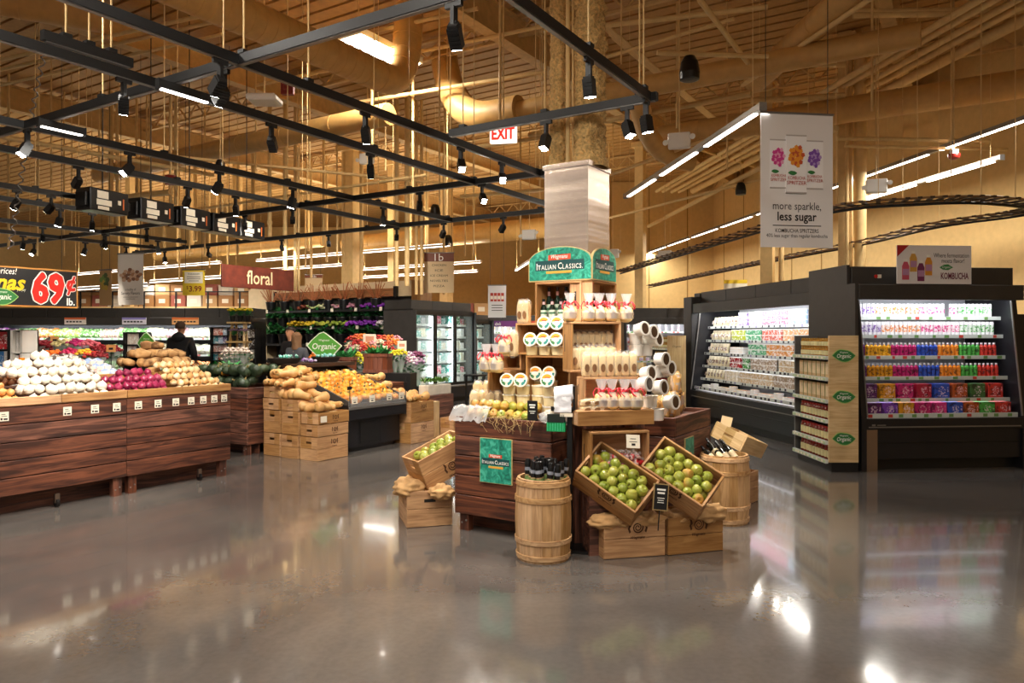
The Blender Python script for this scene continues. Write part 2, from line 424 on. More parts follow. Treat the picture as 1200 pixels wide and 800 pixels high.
# ribbed steel deck: ribs run along U
ce = MB(); L = 22
T = Matrix.Rotation(RZ, 4, 'Z'); T.translation = (-4, 9, CEIL)
ce.bx(-30, 30, -22, 32, .05, .2, 0, T)
for i in range(180): ce.bx(-30, 30, -22 + i * .3, -21.76 + i * .3, .015, .06, 0, T)
ce.build('ceiling', flat('tan_deck_paint', '#b98d52', .7, var=.1), kind='structure')
for i, a in enumerate([-16, -11, -6, -1, 4]):
    bm_ = MB()
    p, q = gr(a, -6, CEIL - .12), gr(a, 27, CEIL - .12)
    bm_.beam(p, q, .2, .03); bm_.beam(p - Vector((0, 0, .45)), q - Vector((0, 0, .45)), .2, .03); 
    bm_.beam(p - Vector((0, 0, .22)), q - Vector((0, 0, .22)), .02, .45)
    bm_.build('ceiling_beam', TAN, kind='structure')
for i, b in enumerate([.6, 5.2, 9.8, 14.4, 19, 23.6]):     # open web joists along U
    jm = MB(); z1, z0 = CEIL - .04, CEIL - .34
    jm.beam(gr(-18, b, z1), gr(9, b, z1), .08, .04); jm.beam(gr(-18, b, z0), gr(9, b, z0), .07, .04)
    for k in range(45):
        a = -18 + k * .6; jm.beam(gr(a, b, z0), gr(a + .3, b, z1), .025, .025); jm.beam(gr(a + .3, b, z1), gr(a + .6, b, z0), .025, .025)
    jm.build('ceiling_joist', TAN, kind='structure')

# columns
def column(px0, px1, Y, pipes=()):
    m = MB(); x0, x1 = (px0 - 600) * Y / F_PX, (px1 - 600) * Y / F_PX; wv = x1 - x0; c = (x0 + x1) / 2
    m.box((c, Y, CEIL / 2), (wv * .8, wv * .8, CEIL), 0, RZ)
    m.box((c, Y, .15), (wv, wv, .3), 0, RZ); m.box((c, Y, CEIL - .1), (wv * 1.3, wv * 1.3, .12), 0, RZ)
    for dx, r in pipes: m.cyl((c + dx, Y - wv * .62, .02), (c + dx, Y - wv * .62, CEIL - .1), r, n=10)
    m.build('column', TAN2, kind='structure')
column(402, 424, 19.5, [(.3, .05)])
column(891, 908, 14.2, [(.2, .05)])
column(982, 1000, 12.2, [(.17, .09), (-.05, .03)])
column(744, 757, 19)
column(516, 530, 22); column(455, 466, 21); column(148, 160, 21)
# the column through the centre display: steel cladding below, fireproofed steel with pipes above
ca, cb, cw = -2.934, 5.772, .21
m = MB(); T = Matrix.Rotation(RZ, 4, 'Z'); T.translation = gr(ca, cb)
m.bx(-cw, cw, -cw, cw, .02, 2.95, 0, T)
m.bx(-cw - .012, cw + .012, -cw - .012, cw + .012, 2.93, 2.97, 0, T)
def rough(u, v, r, cx, z0, z1):
    t = u * 2 * math.pi; z = z0 + (z1 - z0) * v
    k = r * (1 + .3 * mnoise.noise(Vector((math.cos(t) * 3 + cx * 9, math.sin(t) * 3, z * 14))) + .22 * mnoise.noise(Vector((math.cos(t) * 7, math.sin(t) * 7 + cx, z * 30))))
    flare = .03 * max(0, 1 - (z - z0) / .12)
    return (cx + (k + flare) * math.cos(t), (k + flare) * math.sin(t), z)
m.grid(lambda u, v: rough(u, v, .078, -.18, 2.95, CEIL - .1), 22, 200, 1, T)
m.grid(lambda u, v: rough(u, v, .128, .125, 2.95, CEIL - .1), 28, 200, 1, T)
m.cyl(T @ Vector((-.06, -.06, 2.95)), T @ Vector((-.06, -.06, CEIL - .1)), .02, n=10, m=2)
m.cyl(T @ Vector((-.02, -.04, 2.95)), T @ Vector((-.02, -.04, CEIL - .1)), .011, n=8, m=2)
FIREP = flat('sprayed_fireproofing', '#e4ba78', .95, var=.3, bump=1.0, nscale=38, bdist=.05)
def cladding():
    m_, nt, b = newmat('steel_cladding'); b.inputs['Base Color'].default_value = C('#d6c4b6'); b.inputs['Metallic'].default_value = .85; b.inputs['Roughness'].default_value = .27
    nz = nd(nt, 'ShaderNodeTexNoise'); nz.inputs['Scale'].default_value = 1.0; nz.inputs['Detail'].default_value = 2
    nt.links.new(coords(nt, (.25, .25, 7), rnd_off=False), nz.inputs['Vector'])
    bp = nd(nt, 'ShaderNodeBump'); bp.inputs['Strength'].default_value = .3; bp.inputs['Distance'].default_value = .03
    nt.links.new(nz.outputs['Fac'], bp.inputs['Height']); nt.links.new(bp.outputs[0], b.inputs['Normal']); return m_
m.build('column', [cladding(), FIREP, TAN2], kind='structure')

# ================================================================ track grid
TR = {}
def track(p, q, name, along, label, hz=H_TR):
    P, Q = atz(*p, hz), atz(*q, hz); (a0, b0), (a1, b1) = ab(P), ab(Q)
    if along == 'V': a = (a0 + a1) / 2; P, Q = gr(a, b0), gr(a, b1)
    else: b = (b0 + b1) / 2; P, Q = gr(a0, b), gr(a1, b)
    d = Q - P; L = d.length
    t = thing('light_track', label, 'light track', (P.x, P.y, hz), math.atan2(d.y, d.x), 'black light tracks of the ceiling grid')
    m = MB(); m.bx(0, L, -.024, .024, -.045, .02)
    m.build('rail', BLACK, t); 
    m = MB(); m.bx(.02, L - .02, -.016, .016, -.052, -.044); m.build('conductor_slot', GREYM, t)
    m = MB(); n = max(2, int(L / 1.6))
    for i in range(n + 1):
        x = min(L - .1, .15 + i * (L - .3) / n); m.cyl((x, 0, .02), (x, 0, CEIL - hz), .006, n=6, m=0); m.bx(x - .03, x + .03, -.028, .028, .02, .045, 1)
    m.build('suspension_rod', [TAN2, BLACK], t)
    TR[name] = (P, Q, hz); return t
track((40, -25), (640, 206), 'V1', 'V', 'long black light track crossing the top of the photo from left to the column')
track((-60, 15), (640, 240), 'V2', 'V', 'second long black light track, below the one reaching the photo top')
track((-40, 130), (532, 257), 'V3', 'V', 'third long black light track, just above the row of black boxes')
track((-30, 168), (472, 262), 'V4', 'V', 'fourth long black light track, above the row of black boxes at left')
track((-30, 210), (104, 232), 'V5', 'V', 'short black light track ending at the row of black boxes')
track((-30, 226), (112, 247), 'V6', 'V', 'black light track just below the one ending at the black boxes')
track((-30, 252), (215, 283), 'V7', 'V', 'black light track low at left above the fruit price sign')
track((-20, 262), (165, 292), 'V8', 'V', 'lowest black light track at left above the fruit price sign')
track((572, -18), (770, 112), 'V0', 'V', 'black light track passing in front of the textured column')
track((-20, 155), (560, -8), 'C0', 'U', 'nearest black cross track, rising to the top right past the bright ceiling panel')
track((525, 154), (772, 112), 'C1', 'U', 'short black cross track passing behind the textured column')
track((255, 253), (640, 200), 'C2', 'U', 'third black cross track, ending at the steel column cladding')
track((160, 296), (640, 244), 'C3', 'U', 'farthest black cross track reaching the steel column cladding')
track((-20, 288), (215, 260), 'C4', 'U', 'black cross track at left under the row of black boxes')

track((36, 44), (168, 68), 'V9', 'V', 'short black rail end just above the second long track at upper left', H_TR + .08)

def make_spot():
    t = thing('track_spotlight', 'spot', 'spotlight'); t.scale = (.62,) * 3
    m = MB(); m.bx(-.09, .09, -.02, .02, -.06, 0); m.build('track_adapter', BLACK, t)
    m = MB(); m.bx(-.02, .02, -.032, .032, -.24, -.05); m.cyl((-.035, 0, -.2), (.035, 0, -.2), .02, n=10); m.build('yoke', BLACK, t)
    h = MB(); h.bx(-.055, .055, -.06, .06, -.17, .02); h.bx(-.045, .045, -.05, .05, .02, .045)
    for k in range(4): h.bx(-.05, .05, -.07, -.06, -.14 + k * .04, -.125 + k * .04)
    hd = h.build('head', BLACK, t); hd.location = (0, 0, -.25)
    f = MB(); f.bx(-.045, .045, -.05, .05, -.178, -.168); f.build('lens', SPOTF, hd)
    return t, hd
spot_t, spot_h = make_spot(); SPK = [False]
def ordinal(i): return ['first', 'second', 'third', 'fourth', 'fifth', 'sixth', 'seventh', 'eighth', 'ninth', 'tenth'][i]
NAMES = {'V1': 'the long track crossing the photo top', 'V2': 'the second long track from the top', 'V3': 'the third long track from the top', 'V4': 'the fourth long track from the top',
         'V5': 'the track ending at the black boxes', 'V6': 'the track below the black boxes', 'V7': 'the low track above the fruit price sign', 'V8': 'the lowest track at left',
         'V0': 'the track in front of the textured column', 'C0': 'the nearest cross track', 'C1': 'the short cross track behind the column', 'C2': 'the cross track ending at the column cladding',
         'C3': 'the farthest cross track', 'C4': 'the cross track under the black boxes'}
def spots(tr, pxs, aims, power=85):
    """heads at the pixel columns given along a track, each aimed at a point of the shop"""
    P, Q, hz = TR[tr]; d = Q - P
    for i, (px, tgt) in enumerate(zip(pxs, aims)):
        # parameter where the line's column equals px
        k = (px - 600) / F_PX; s = (k * P.y - P.x) / (d.x - k * d.y); s = max(.02, min(.98, s)); p = P + d * s
        o = spot_t if not SPK[0] else dup(spot_t); SPK[0] = True
        o.location = (p.x, p.y, hz - .045); o.rotation_euler = (0, 0, math.atan2(d.y, d.x))
        tag(o, 'black spotlight, %s along %s' % (ordinal(i), NAMES[tr]) if len(pxs) > 1 else 'only black spotlight on ' + NAMES[tr], 'spotlight', 'black track spotlights')
        hd = [c for c in o.children if c.name.startswith('head')][0]
        v = Vector(tgt) - Vector((p.x, p.y, hz - .29)); v = Matrix.Rotation(-o.rotation_euler.z, 3, 'Z') @ v
        hd.rotation_euler = aim(v)
        if power and not [c for c in hd.children if c.type == 'LIGHT']:
            lamp('SPOT', 'spot_beam', hd, (0, 0, -.2), power, (1, .92, .8), spot=R(62), blend=.8, radius=.05)
tab = lambda t, z=1: (-3.7 - .53 * t, 7.6 - .848 * t, z)          # along the left table
dis = lambda a, b, z=1: tuple(gr(a, b, z))
SQ = (-2.3, 9.6, .8)
spots('V0', [690, 757], [dis(-2.2, 4.9, 1.2), dis(-2.0, 5.9, .9)], 118)
spots('V1', [258, 428, 540, 588], [tab(1, 1), (-1.3, 8.6, .6), dis(-3.0, 4.7, 1), dis(-2.8, 4.9, 1.6)], 170)
spots('V2', [145, 318, 434], [tab(.4, 1), SQ, (-1.7, 10.2, .8)], 170)
spots('V3', [152, 257, 343, 449], [tab(2, 1.1), (-5, 9, .9), (-3.4, 9.5, .8), (-2, 11, .8)], 150)
spots('V4', [92, 220, 276], [(-7, 9.5, 1), (-5.5, 10.5, 1), (-3.8, 11, .9)], 150)
spots('V5', [20, 60], [(-8, 10, 1), (-8.5, 10.5, 1)], 120)
spots('V6', [70, 108], [(-7.4, 11, 1), (-7, 12, 1)], 120)
spots('V7', [50, 124, 185], [(-9, 14, 1.2), (-8, 14.5, 1.2), (-6.6, 14.5, 1.3)], 130)
spots('V8', [27, 100, 148], [(-10, 14.5, 1.2), (-9.2, 14.5, 1.2), (-8, 14.5, 1.2)], 130)
spots('C0', [32, 262, 545], [tab(2.4, 1), tab(.9, .9), dis(-3.0, 4.9, 1.3)], 120)  # the third head is out of view, added to light the display front
spots('C1', [640, 735], [dis(-3.2, 4.8, 1.2), dis(-1.6, 5.2, .8)], 190)
spots('C2', [287, 343, 492, 565], [(-6.2, 17.5, 1.4), (-5.5, 17.5, 1.5), (-2, 12.5, 1), dis(-3.4, 6.2, 1)], 140)
spots('C3', [193, 244, 330, 385, 465, 520, 590], [(-7.4, 16, 1.4), (-6.2, 19.4, 1.9), (-5.2, 18.8, 1.9), (-4.2, 18.3, 1.9), (-3.3, 17.6, 1.9), (-2.4, 14, 1), (-1.2, 13, 1.5)], 300)
spots('C4', [40, 122, 172], [(-10, 13.5, 1), (-9, 14.5, 1.3), (-7.6, 15.5, 1.3)], 120)

# linear lights clipped under the tracks
def line_light(p, q, z, label, name='linear_light', power=30, wd=.03, seg=0, group='white linear ceiling lights', snap=None, rods=True, house=None, up=12):
    P, Q = atz(*p, z), atz(*q, z)
    if snap is not None:
        c = (P + Q) / 2; L = abs((Q - P).dot(snap)); P, Q = c - snap * L / 2, c + snap * L / 2; P.z = Q.z = z
    d = Q - P; L = d.length
    t = thing(name, label, 'ceiling light', tuple(P), math.atan2(d.y, d.x), group)
    m = MB(); m.bx(0, L, -wd, wd, 0, .06); m.bx(-.01, 0, -wd * 1.1, wd * 1.1, -.012, .065); m.bx(L, L + .01, -wd * 1.1, wd * 1.1, -.012, .065); m.build('housing', house or WHITE, t)
    m = MB(); n = max(1, round(L / seg)) if seg else 1; k = L / n
    for i in range(n): m.bx(i * k + (.02 if n == 1 else .14), (i + 1) * k - (.02 if n == 1 else .14), -wd * .75, wd * .75, -.01, .002)
    m.build('diffuser', LED, t)
    if rods:
        m = MB()
        for x in ([.2, L - .2] if L < 4 else [.2 + i * (L - .4) / int(L / 2.5) for i in range(int(L / 2.5) + 1)]): m.cyl((x, 0, .06), (x, 0, CEIL - z), .004, n=5)
        m.build('hanger_wire', TAN2, t)
    if up:  # upward glow strip and lamp added to brighten the ceiling
        m = MB(); m.bx(.03, L - .03, -wd * .7, wd * .7, .058, .066); m.build('added_upper_glow', LED, t)
        lamp('AREA', 'added_up_fill', t, (L / 2, 0, .09), up * L, (1, .88, .66), (R(180), 0, 0), L, wd * 2)
    if power: lamp('AREA', 'tube_light', t, (L / 2, 0, -.03), power * L, (1, .95, .86), (0, 0, 0), L, .14)
    return t
line_light((43, 147.5), (101, 158), 3.285, 'white linear light under the third long track at left', rods=False, snap=V, house=BLACK, wd=.022, up=0)
line_light((187, 102), (244, 121), 3.285, 'white linear light under the second long track at upper left', rods=False, snap=V, house=BLACK, wd=.022, up=0)
line_light((891, 128), (735, 232), 3.6, 'long white linear light ending at the hanging spritzer banner', power=5, snap=WD, wd=.034, seg=1.5, house=GREYM, up=0)
line_light((1215, 132), (742, 304), 4.2, 'far long white linear light above the dairy case by the wall', power=18, snap=WD, wd=.034, seg=2.0, house=GREYM, up=0)
line_light((1175, 186.5), (1008, 236), 3.9, 'white linear light above the canned drink cooler, nearer the wall corner', power=4, snap=WD, wd=.034, seg=1.4, house=GREYM, up=0)
line_light((300, 306), (528, 288), 3.8, 'white linear aisle light, topmost of those in front of the aisle 1b sign', power=9, snap=U)
line_light((90, 322), (258, 308), 3.8, 'white linear aisle light between the mushroom banner and the yellow price sign', power=9, snap=U)
line_light((262, 319), (412, 312), 3.75, 'white linear aisle light behind the floral sign', power=9, snap=U)
line_light((426, 317), (560, 307), 3.75, 'white linear aisle light passing behind the aisle 1b sign', power=9, snap=U)
line_light((178, 331), (262, 325), 3.0, 'short white linear aisle light behind the yellow price sign', power=9, snap=U)
line_light((425, 326), (558, 318), 3.6, 'lower white linear aisle light behind the aisle 1b sign', power=9, snap=U)
line_light((88, 340), (170, 334), 2.72, 'low white linear aisle light just behind the mushroom banner', power=9, snap=U)
line_light((602, 317), (636, 299), 3.3, 'white linear light seen left of the green arched sign', power=14, snap=WD)
# fill fixtures added out of view overhead to brighten the display fronts
for i, (a, b) in enumerate([(-5.6, 1.2), (-3.2, .2), (-.8, -.6), (1.2, 1.6), (-4.4, -2.6), (1.6, -2.4)]):
    p = gr(a, b, 4.6); q = gr(a, b + 2.4, 4.6)
    t = thing('linear_light', 'added unseen linear fill light over the open floor in front of the displays', 'ceiling light', tuple(p), math.atan2((q - p).y, (q - p).x), 'added fill lights over the open floor')
    m = MB(); m.bx(0, 2.4, -.05, .05, 0, .07); m.build('housing', WHITE, t)
    m = MB(); m.bx(.02, 2.38, -.04, .04, -.01, .002); m.bx(.02, 2.38, -.04, .04, .068, .078); m.build('diffuser', LED, t)
    lamp('AREA', 'added_up_fill', t, (1.2, 0, .1), 15, (1, .88, .66), (R(180), 0, 0), 2.4, .1)  # added upward fill for the ceiling
    m = MB(); m.cyl((.2, 0, .06), (.2, 0, CEIL - 4.6), .004, n=5); m.cyl((2.2, 0, .06), (2.2, 0, CEIL - 4.6), .004, n=5); m.build('hanger_wire', TAN2, t)
    lamp('AREA', 'tube_light', t, (1.2, 0, -.03), 52, (1, .95, .86), (0, 0, 0), 2.4, .1)
# bright recessed panel by the round duct
pc = atz(448, 62, 5.7)
t = thing('ceiling_light_panel', 'bright rectangular light panel beside the round spiral duct', 'ceiling light', tuple(pc), math.atan2(V.y, V.x))
m = MB(); m.bx(-.68, .68, -.22, .22, .01, .1); m.build('housing', WHITE, t)
m = MB(); m.bx(-.65, -.01, -.19, .19, -.005, .01); m.bx(.01, .65, -.19, .19, -.005, .01); m.build('diffuser', flat('panel_diffuser', '#ffffff', .4, em=16, emcol='#fff3dd'), t)
m = MB(); m.cyl((-.5, 0, .1), (-.5, 0, .79), .01); m.cyl((.5, 0, .1), (.5, 0, .79), .01); m.build('hanger_rod', TAN2, t)
lamp('AREA', 'panel_light', t, (0, 0, -.03), 110, (1, .94, .84), (0, 0, 0), 1.3, .38)

# black driver boxes on the track
pb0, pb1 = atz(112, 236, 3.32), atz(322, 276, 3.32); dv = (pb1 - pb0)
for i, f in enumerate([.03, .25, .45, .63, .8]):
    p = pb0 + dv * f
    t = thing('power_supply_box', 'black ceiling power box with white warning stickers, %s of five from the left' % ordinal(i), 'power box', tuple(p), math.atan2(dv.y, dv.x), 'row of black power boxes')
    m = MB(); m.bx(-.3, .3, -.14, .14, -.14, .16); m.bx(-.34, -.3, -.1, .1, -.1, .1); m.bx(.3, .4, -.06, .06, -.06, .06); m.build('housing', BLACKM, t, bevel=.01)
    m = MB(); m.bx(-.2, -.03, -.146, -.14, .03, .13, 0); m.bx(-.21, .02, -.146, -.14, -.06, .015, 0); m.bx(-.19, -.02, -.146, -.14, -.12, -.075, 0); m.bx(.12, .17, -.146, -.14, -.02, .04, 0); m.bx(.2, .22, -.147, -.14, -.08, .07, 1)
    m.build('warning_sticker', [PAPER, flat('orange_sticker', '#d86a2a', .6)], t)
    m = MB(); m.cyl((0, 0, .15), (0, 0, CEIL - 3.3), .008, n=6); m.build('suspension_rod', BLACK, t)

# ================================================================ ducts, pipes, conduits
DUCT = flat('duct_paint', '#cfa25f', .5, var=.08, bump=0)
def duct(pts, r, label, flange=.6, spiral=False, n=20):
    t = MB(); pts = [Vector(p) for p in pts]; t.tube(pts, r, n)
    d = 0; last = pts[0]
    for a, b in zip(pts, pts[1:]):
        L = (b - a).length; k = int(L / flange)
        for i in range(1, k + 1):
            c = a + (b - a) * (i / (k + 1)); u = (b - a).normalized(); t.cyl(c - u * .012, c + u * .012, r * 1.03, n=n)
    o = t.build('air_duct', DUCT); return tag(o, label, 'duct', 'tan painted air ducts')
def bend(a, b, c, n=6):
    a, b, c = Vector(a), Vector(b), Vector(c); return [a * (1 - t) ** 2 + b * 2 * t * (1 - t) + c * t * t for t in [i / n for i in range(n + 1)]]
p0, p1 = atz(452, 92, 5.1), atz(150, 0, 5.1)
d1 = V * 1.0; p1 = p0 - V * 9; e1 = p0 + V * .5
duct([p1, p0 - V * .3] + bend(p0, e1, e1 + Vector((0, 0, 1.2)), 7), .21, 'round spiral duct lit by the bright ceiling panel', .16)
q0 = atz(552, 140, 4.9); 
duct(bend(atz(520, 62, 6.35), atz(520, 62, 4.9) * .0 + Vector((q0.x - .35, q0.y + .25, 4.9)), q0 + U * .4, 8) + [q0 + U * .9], .23, 'round duct dropping in an elbow right of the bright ceiling panel', .5)
duct([q0 + U * .9, q0 + U * 6.2], .14, 'round duct running off to the right behind the textured column', .9)
duct([q0 - U * .9 - V * .9, q0 - U * 9 - V * .9], .17, 'long round duct crossing behind the left light tracks', 1.2)
s0 = atz(545, 275, 4.6); duct([s0 - U * 5, s0 + U * 3.5], .3, 'far large duct above the glass door coolers', 1.4)
s0 = atz(330, 285, 4.6); duct([s0 - U * 7, s0 + U * 2.0], .24, 'far duct above the floral sign', 1.4)
duct(bend(atz(748, 105, 5.2), atz(752, 185, 4.5), atz(810, 190, 4.5), 8), .16, 'curved duct elbow hanging behind the emergency light', .5)
duct([atz(885, 95, 5.2), atz(1010, -20, 5.2)], .17, 'straight duct slanting to the top edge near the spritzer banner', 1.0)
duct([atz(700, 130, 5.0) + V * 2, atz(700, 130, 5.0) + V * 2 + U * 6], .2, 'narrower duct behind the textured column', 1.0)
duct([atz(-90, -22, 5.6), atz(122, 16, 5.6)], .24, 'wide duct stub ending at the top left corner', .5)
def pipe(pts, r, label, name='ceiling_pipe', grp='tan painted ceiling pipes', mat=TAN2, n=8):
    t = MB(); t.tube(pts, r, n); 
    return tag(t.build(name, mat), label, 'pipe', grp)
for i, (x, y) in enumerate([(1025, 72.5), (1040, 72), (1058, 74), (1074, 74), (1108, 70)]):
    c = atz(x, y, 5.6); pipe([c - WD * 6, c + WD * 10], .05 if i < 4 else .085, ['first', 'second', 'third', 'fourth', 'thick fifth'][i] + ' of five parallel pipes along the right wall')
PL = [((870, 100), (1040, -15), 5.0, .03), ((620, 158), (880, 110), 5.0, .045), ((1000, 14), (1210, 12), 5.9, .05), ((1000, 18), (1150, 16), 5.7, .04), ((930, 66), (1000, 62), 5.4, .05), ((905, 75), (990, 76), 5.2, .04),
      ((770, 62), (900, 66), 4.8, .03), ((760, 265), (980, 150), 4.5, .05), ((820, 0), (885, 85), 4.9, .03), ((710, 30), (900, 8), 5.5, .035), ((700, 70), (860, 22), 5.4, .025), ((0, 70), (300, 5), 5.9, .03), ((0, 82), (310, 12), 5.9, .03),
      ((0, 100), (260, 40), 5.8, .025), ((300, 100), (640, 30), 5.9, .03), ((540, 175), (640, 160), 5.0, .04), ((120, 175), (520, 215), 4.6, .03), ((0, 160), (250, 205), 4.6, .04), ((200, 250), (500, 205), 4.4, .03), ((640, 120), (900, 200), 5.6, .03),
      ((860, 145), (980, 130), 5.0, .05), ((880, 118), (990, 112), 5.2, .05), ((700, 210), (850, 155), 4.6, .035), ((715, 255), (890, 210), 4.4, .03), ((540, 230), (640, 222), 4.5, .04), ((420, 120), (640, 84), 5.4, .035), ((330, 60), (560, 10), 6.0, .03), ((20, 245), (200, 225), 4.2, .06), ((980, 162), (1160, 165), 4.3, .03), ((990, 171), (1180, 175), 4.2, .025)]
for i, (p, q, z, r) in enumerate(PL):
    cx, cy = (p[0] + q[0]) / 2, (p[1] + q[1]) / 2
    pipe([atz(*p, z), atz(*q, z)], r, 'tan ceiling pipe, %s of those %s' % (ordinal(i % 10), ['crossing near the upper part of the ceiling', 'crossing the middle of the ceiling', 'crossing low under the ceiling'][i // 10]))
for i in range(8):                                        # bundles of small conduits along V behind the column
    c = atz(712 + i * 3, 30 + i * 4, 5.9); pipe([c - V * .5, c + V * 9], .014, 'thin tan conduit in the bundle running behind the textured column', 'ceiling_conduit', 'thin conduits behind the textured column', n=6)
DROPS = [(130, 116, 262, 6, 15), (137, 116, 262, 3, 15), (116, 116, 200, 2, 15), (160, 84, 240, 3, 15), (172, 108, 185, 2, 14), (176, 110, 240, 2, 14), (200, 80, 240, 4, 14), (206, 80, 240, 4, 14), (222, 100, 300, 2, 14), (240, 120, 300, 2, 15), (10, 160, 290, 3, 14), (44, 190, 300, 2, 14), (75, 170, 300, 2, 15),
         (300, 60, 200, 2, 13), (316, 190, 280, 5, 15), (334, 190, 340, 5, 15), (346, 205, 340, 4, 14.8), (350, 60, 340, 3, 14.6), (363, 60, 200, 2, 13), (436, 0, 175, 3, 12), (465, 190, 335, 5, 15.2), (477, 195, 335, 6, 15.2), (488, 250, 345, 4, 15.6), (494, 250, 345, 4, 15.6), (484, 75, 250, 3, 12), (515, 0, 240, 2, 10), (521, 150, 240, 2, 14),
         (586, 0, 140, 3, 10), (640, 0, 120, 2, 12), (728, 0, 75, 2, 9), (794, 0, 150, 4, 11), (852, 0, 200, 2, 11), (714, 240, 345, 2, 19), (452, 60, 200, 2, 13), (395, 225, 300, 2, 16), (60, 80, 220, 2, 13), (520, 260, 345, 3, 18), (545, 220, 300, 2, 18), (555, 240, 300, 2, 18), (610, 180, 300, 2, 16), (1022, 0, 130, 3, 9.5), (1117, 70, 180, 2, 10.5)]
for k in range(26):
    DROPS.append((rnd.uniform(95, 560), rnd.uniform(150, 220), rnd.uniform(275, 335), rnd.choice([2, 3, 3, 5]), rnd.uniform(18, 23)))
for i, (px, y0, y1, wpx, Y) in enumerate(DROPS):
    b = at(px, y1, Y); top = CEIL - .02
    t = MB(); r = max(.007, wpx * Y / F_PX / 2); t.cyl((b.x, b.y, max(b.z, .05)), (b.x, b.y, top), r, n=8)
    if wpx > 2: t.cyl((b.x, b.y, b.z + .3), (b.x, b.y, b.z + .36), r * 1.3, n=8)
    tag(t.build('vertical_conduit', TAN2), 'tan vertical pipe dropping from the ceiling, %s' % ['at the far left above the produce', 'above the fruit price sign', 'beside the mushroom banner', 'near the floral sign', 'by the glass door coolers', 'left of the textured column', 'between the column and the spritzer banner'][min(6, int(px // 115)) if px < 640 else 6], 'pipe', 'vertical pipes ' + ['far left', 'left', 'left middle', 'above floral', 'above coolers', 'left of column', 'right of column'][min(6, int(px // 115)) if px < 640 else 6])

# ceiling fittings
def exit_sign(px, py, Y, label):
    p = at(px, py, Y); t = thing('exit_sign', label, 'exit sign', tuple(p), R(-10))
    m = MB(); m.bx(-.16, .16, -.025, .025, -.11, .11); m.build('housing', flat('lit_sign_face', '#f2ece4', .5, em=.9, emcol='#fff0e0'), t, bevel=.01)
    m = MB(); m.text('EXIT', .19, (0, -.028, 0), width=.26, halo=.006); m.build('lettering', flat('exit_red', '#e81c10', .4, em=1.2), t)
    m = MB(); m.cyl((0, 0, .1), (0, 0, CEIL - p.z), .01, n=6); m.build('hanger_rod', TAN2, t)
exit_sign(590, 157, 8.6, 'white exit sign with red letters under the ceiling left of the column')
def emergency(px, py, Y, label, rz=-.3):
    p = at(px, py, Y); t = thing('emergency_light', label, 'emergency light', tuple(p), rz, 'white emergency lights')
    m = MB(); m.bx(-.14, .14, -.05, .05, -.1, .1); m.build('housing', WHITE, t, bevel=.012)
    for s in (-1, 1):
        m = MB(); m.cyl((s * .17, 0, .02 + .03 * s), (s * .17, -.07, .0 + .03 * s), .026, .036, n=12); m.cyl((s * .13, 0, .03), (s * .17, 0, .02 + .03 * s), .012, n=8); m.build('lamp_head', WHITE, t)
    m = MB(); m.cyl((0, .03, .1), (0, .03, CEIL - p.z), .009, n=6); m.build('hanger_rod', TAN2, t)
emergency(796, 165, 9.5, 'white emergency light right of the textured column'); emergency(430, 186, 14, 'white emergency light under the tracks left of the column')
emergency(620, 275, 15, 'small white emergency light left of the steel cladding'); emergency(718, 297, 17, 'white emergency light above the small far cooler'); emergency(779, 299, 16, 'white emergency light over the left end of the dairy case')
emergency(1027, 218, 10.8, 'white emergency light beside the pillar right of the spritzer banner')
t = thing('wireless_access_point', 'white wireless access point hanging near the top left track', 'access point', tuple(at(310, 116, 9)), 0)
m = MB(); m.bx(-.18, .18, -.16, .16, -.05, .03); m.build('housing', WHITE, t, bevel=.02); m = MB(); m.cyl((0, 0, .03), (0, 0, CEIL - t.location.z), .01, n=6); m.build('hanger_rod', TAN2, t)
for px, py, Y, s, lab in [(808, 80, 8.5, .14, 'large black pendant speaker between the column and the spritzer banner'), (258, 194, 12, .1, 'black pendant speaker above the third long track'), (510, 247, 16, .14, 'black pendant speaker above the farthest cross track'), (868, 221, 14, .12, 'black pendant speaker left of the spritzer banner'), (525, 282, 19, .15, 'far black pendant speaker above the aisle 1b sign')]:
    p = at(px, py, Y); t = thing('pendant_speaker', lab, 'speaker', tuple(p), 0, 'black pendant speakers')
    m = MB(); m.lathe([(s * .62, -s), (s * .8, -s * .95), (s * .85, -s * .4), (s * .7, s * .5), (s * .45, s * .95), (.02, s)], 18); m.build('housing', BLACKM, t)
    m = MB(); m.lathe([(.01, -s * 1.03), (s * .6, -s * 1.0)], 18); m.build('grille', DKCASE, t)
    m = MB(); m.cyl((0, 0, s), (0, 0, CEIL - p.z), .006, n=6); m.build('suspension_wire', TAN2, t)
p = at(1118, 183, 10.4)
t = thing('smoke_detector', 'white and red ceiling alarm hanging above the canned drink cooler', 'alarm', tuple(p)); m = MB(); m.lathe([(.02, -.05), (.07, -.03), (.08, 0), (.08, .03)], 16, 0); m.build('red_base', flat('alarm_red', '#8f1f16', .4), t, label='red dome base')
m = MB(); m.bx(-.04, .04, -.04, .04, .03, .09); m.build('housing', WHITE, t); m = MB(); m.cyl((0, 0, .09), (0, 0, CEIL - p.z), .008, n=6); m.build('hanger_rod', TAN2, t)
for px, py, Y in [(200, 211, 12), (337, 104, 9.5)]:
    p = at(px, py, Y); t = thing('fire_strobe', 'dark red fire strobe %s' % ('on the fourth long track' if px == 200 else 'beside the white access point'), 'alarm', tuple(p))
    m = MB(); m.bx(-.08, .08, -.04, .04, -.08, .08); m.bx(-.04, .04, -.06, -.04, -.03, .03); m.build('housing', flat('strobe_red', '#7c1a14', .45), t, bevel=.008); m = MB(); m.cyl((0, 0, .08), (0, 0, CEIL - p.z), .008, n=6); m.build('hanger_rod', TAN2, t)

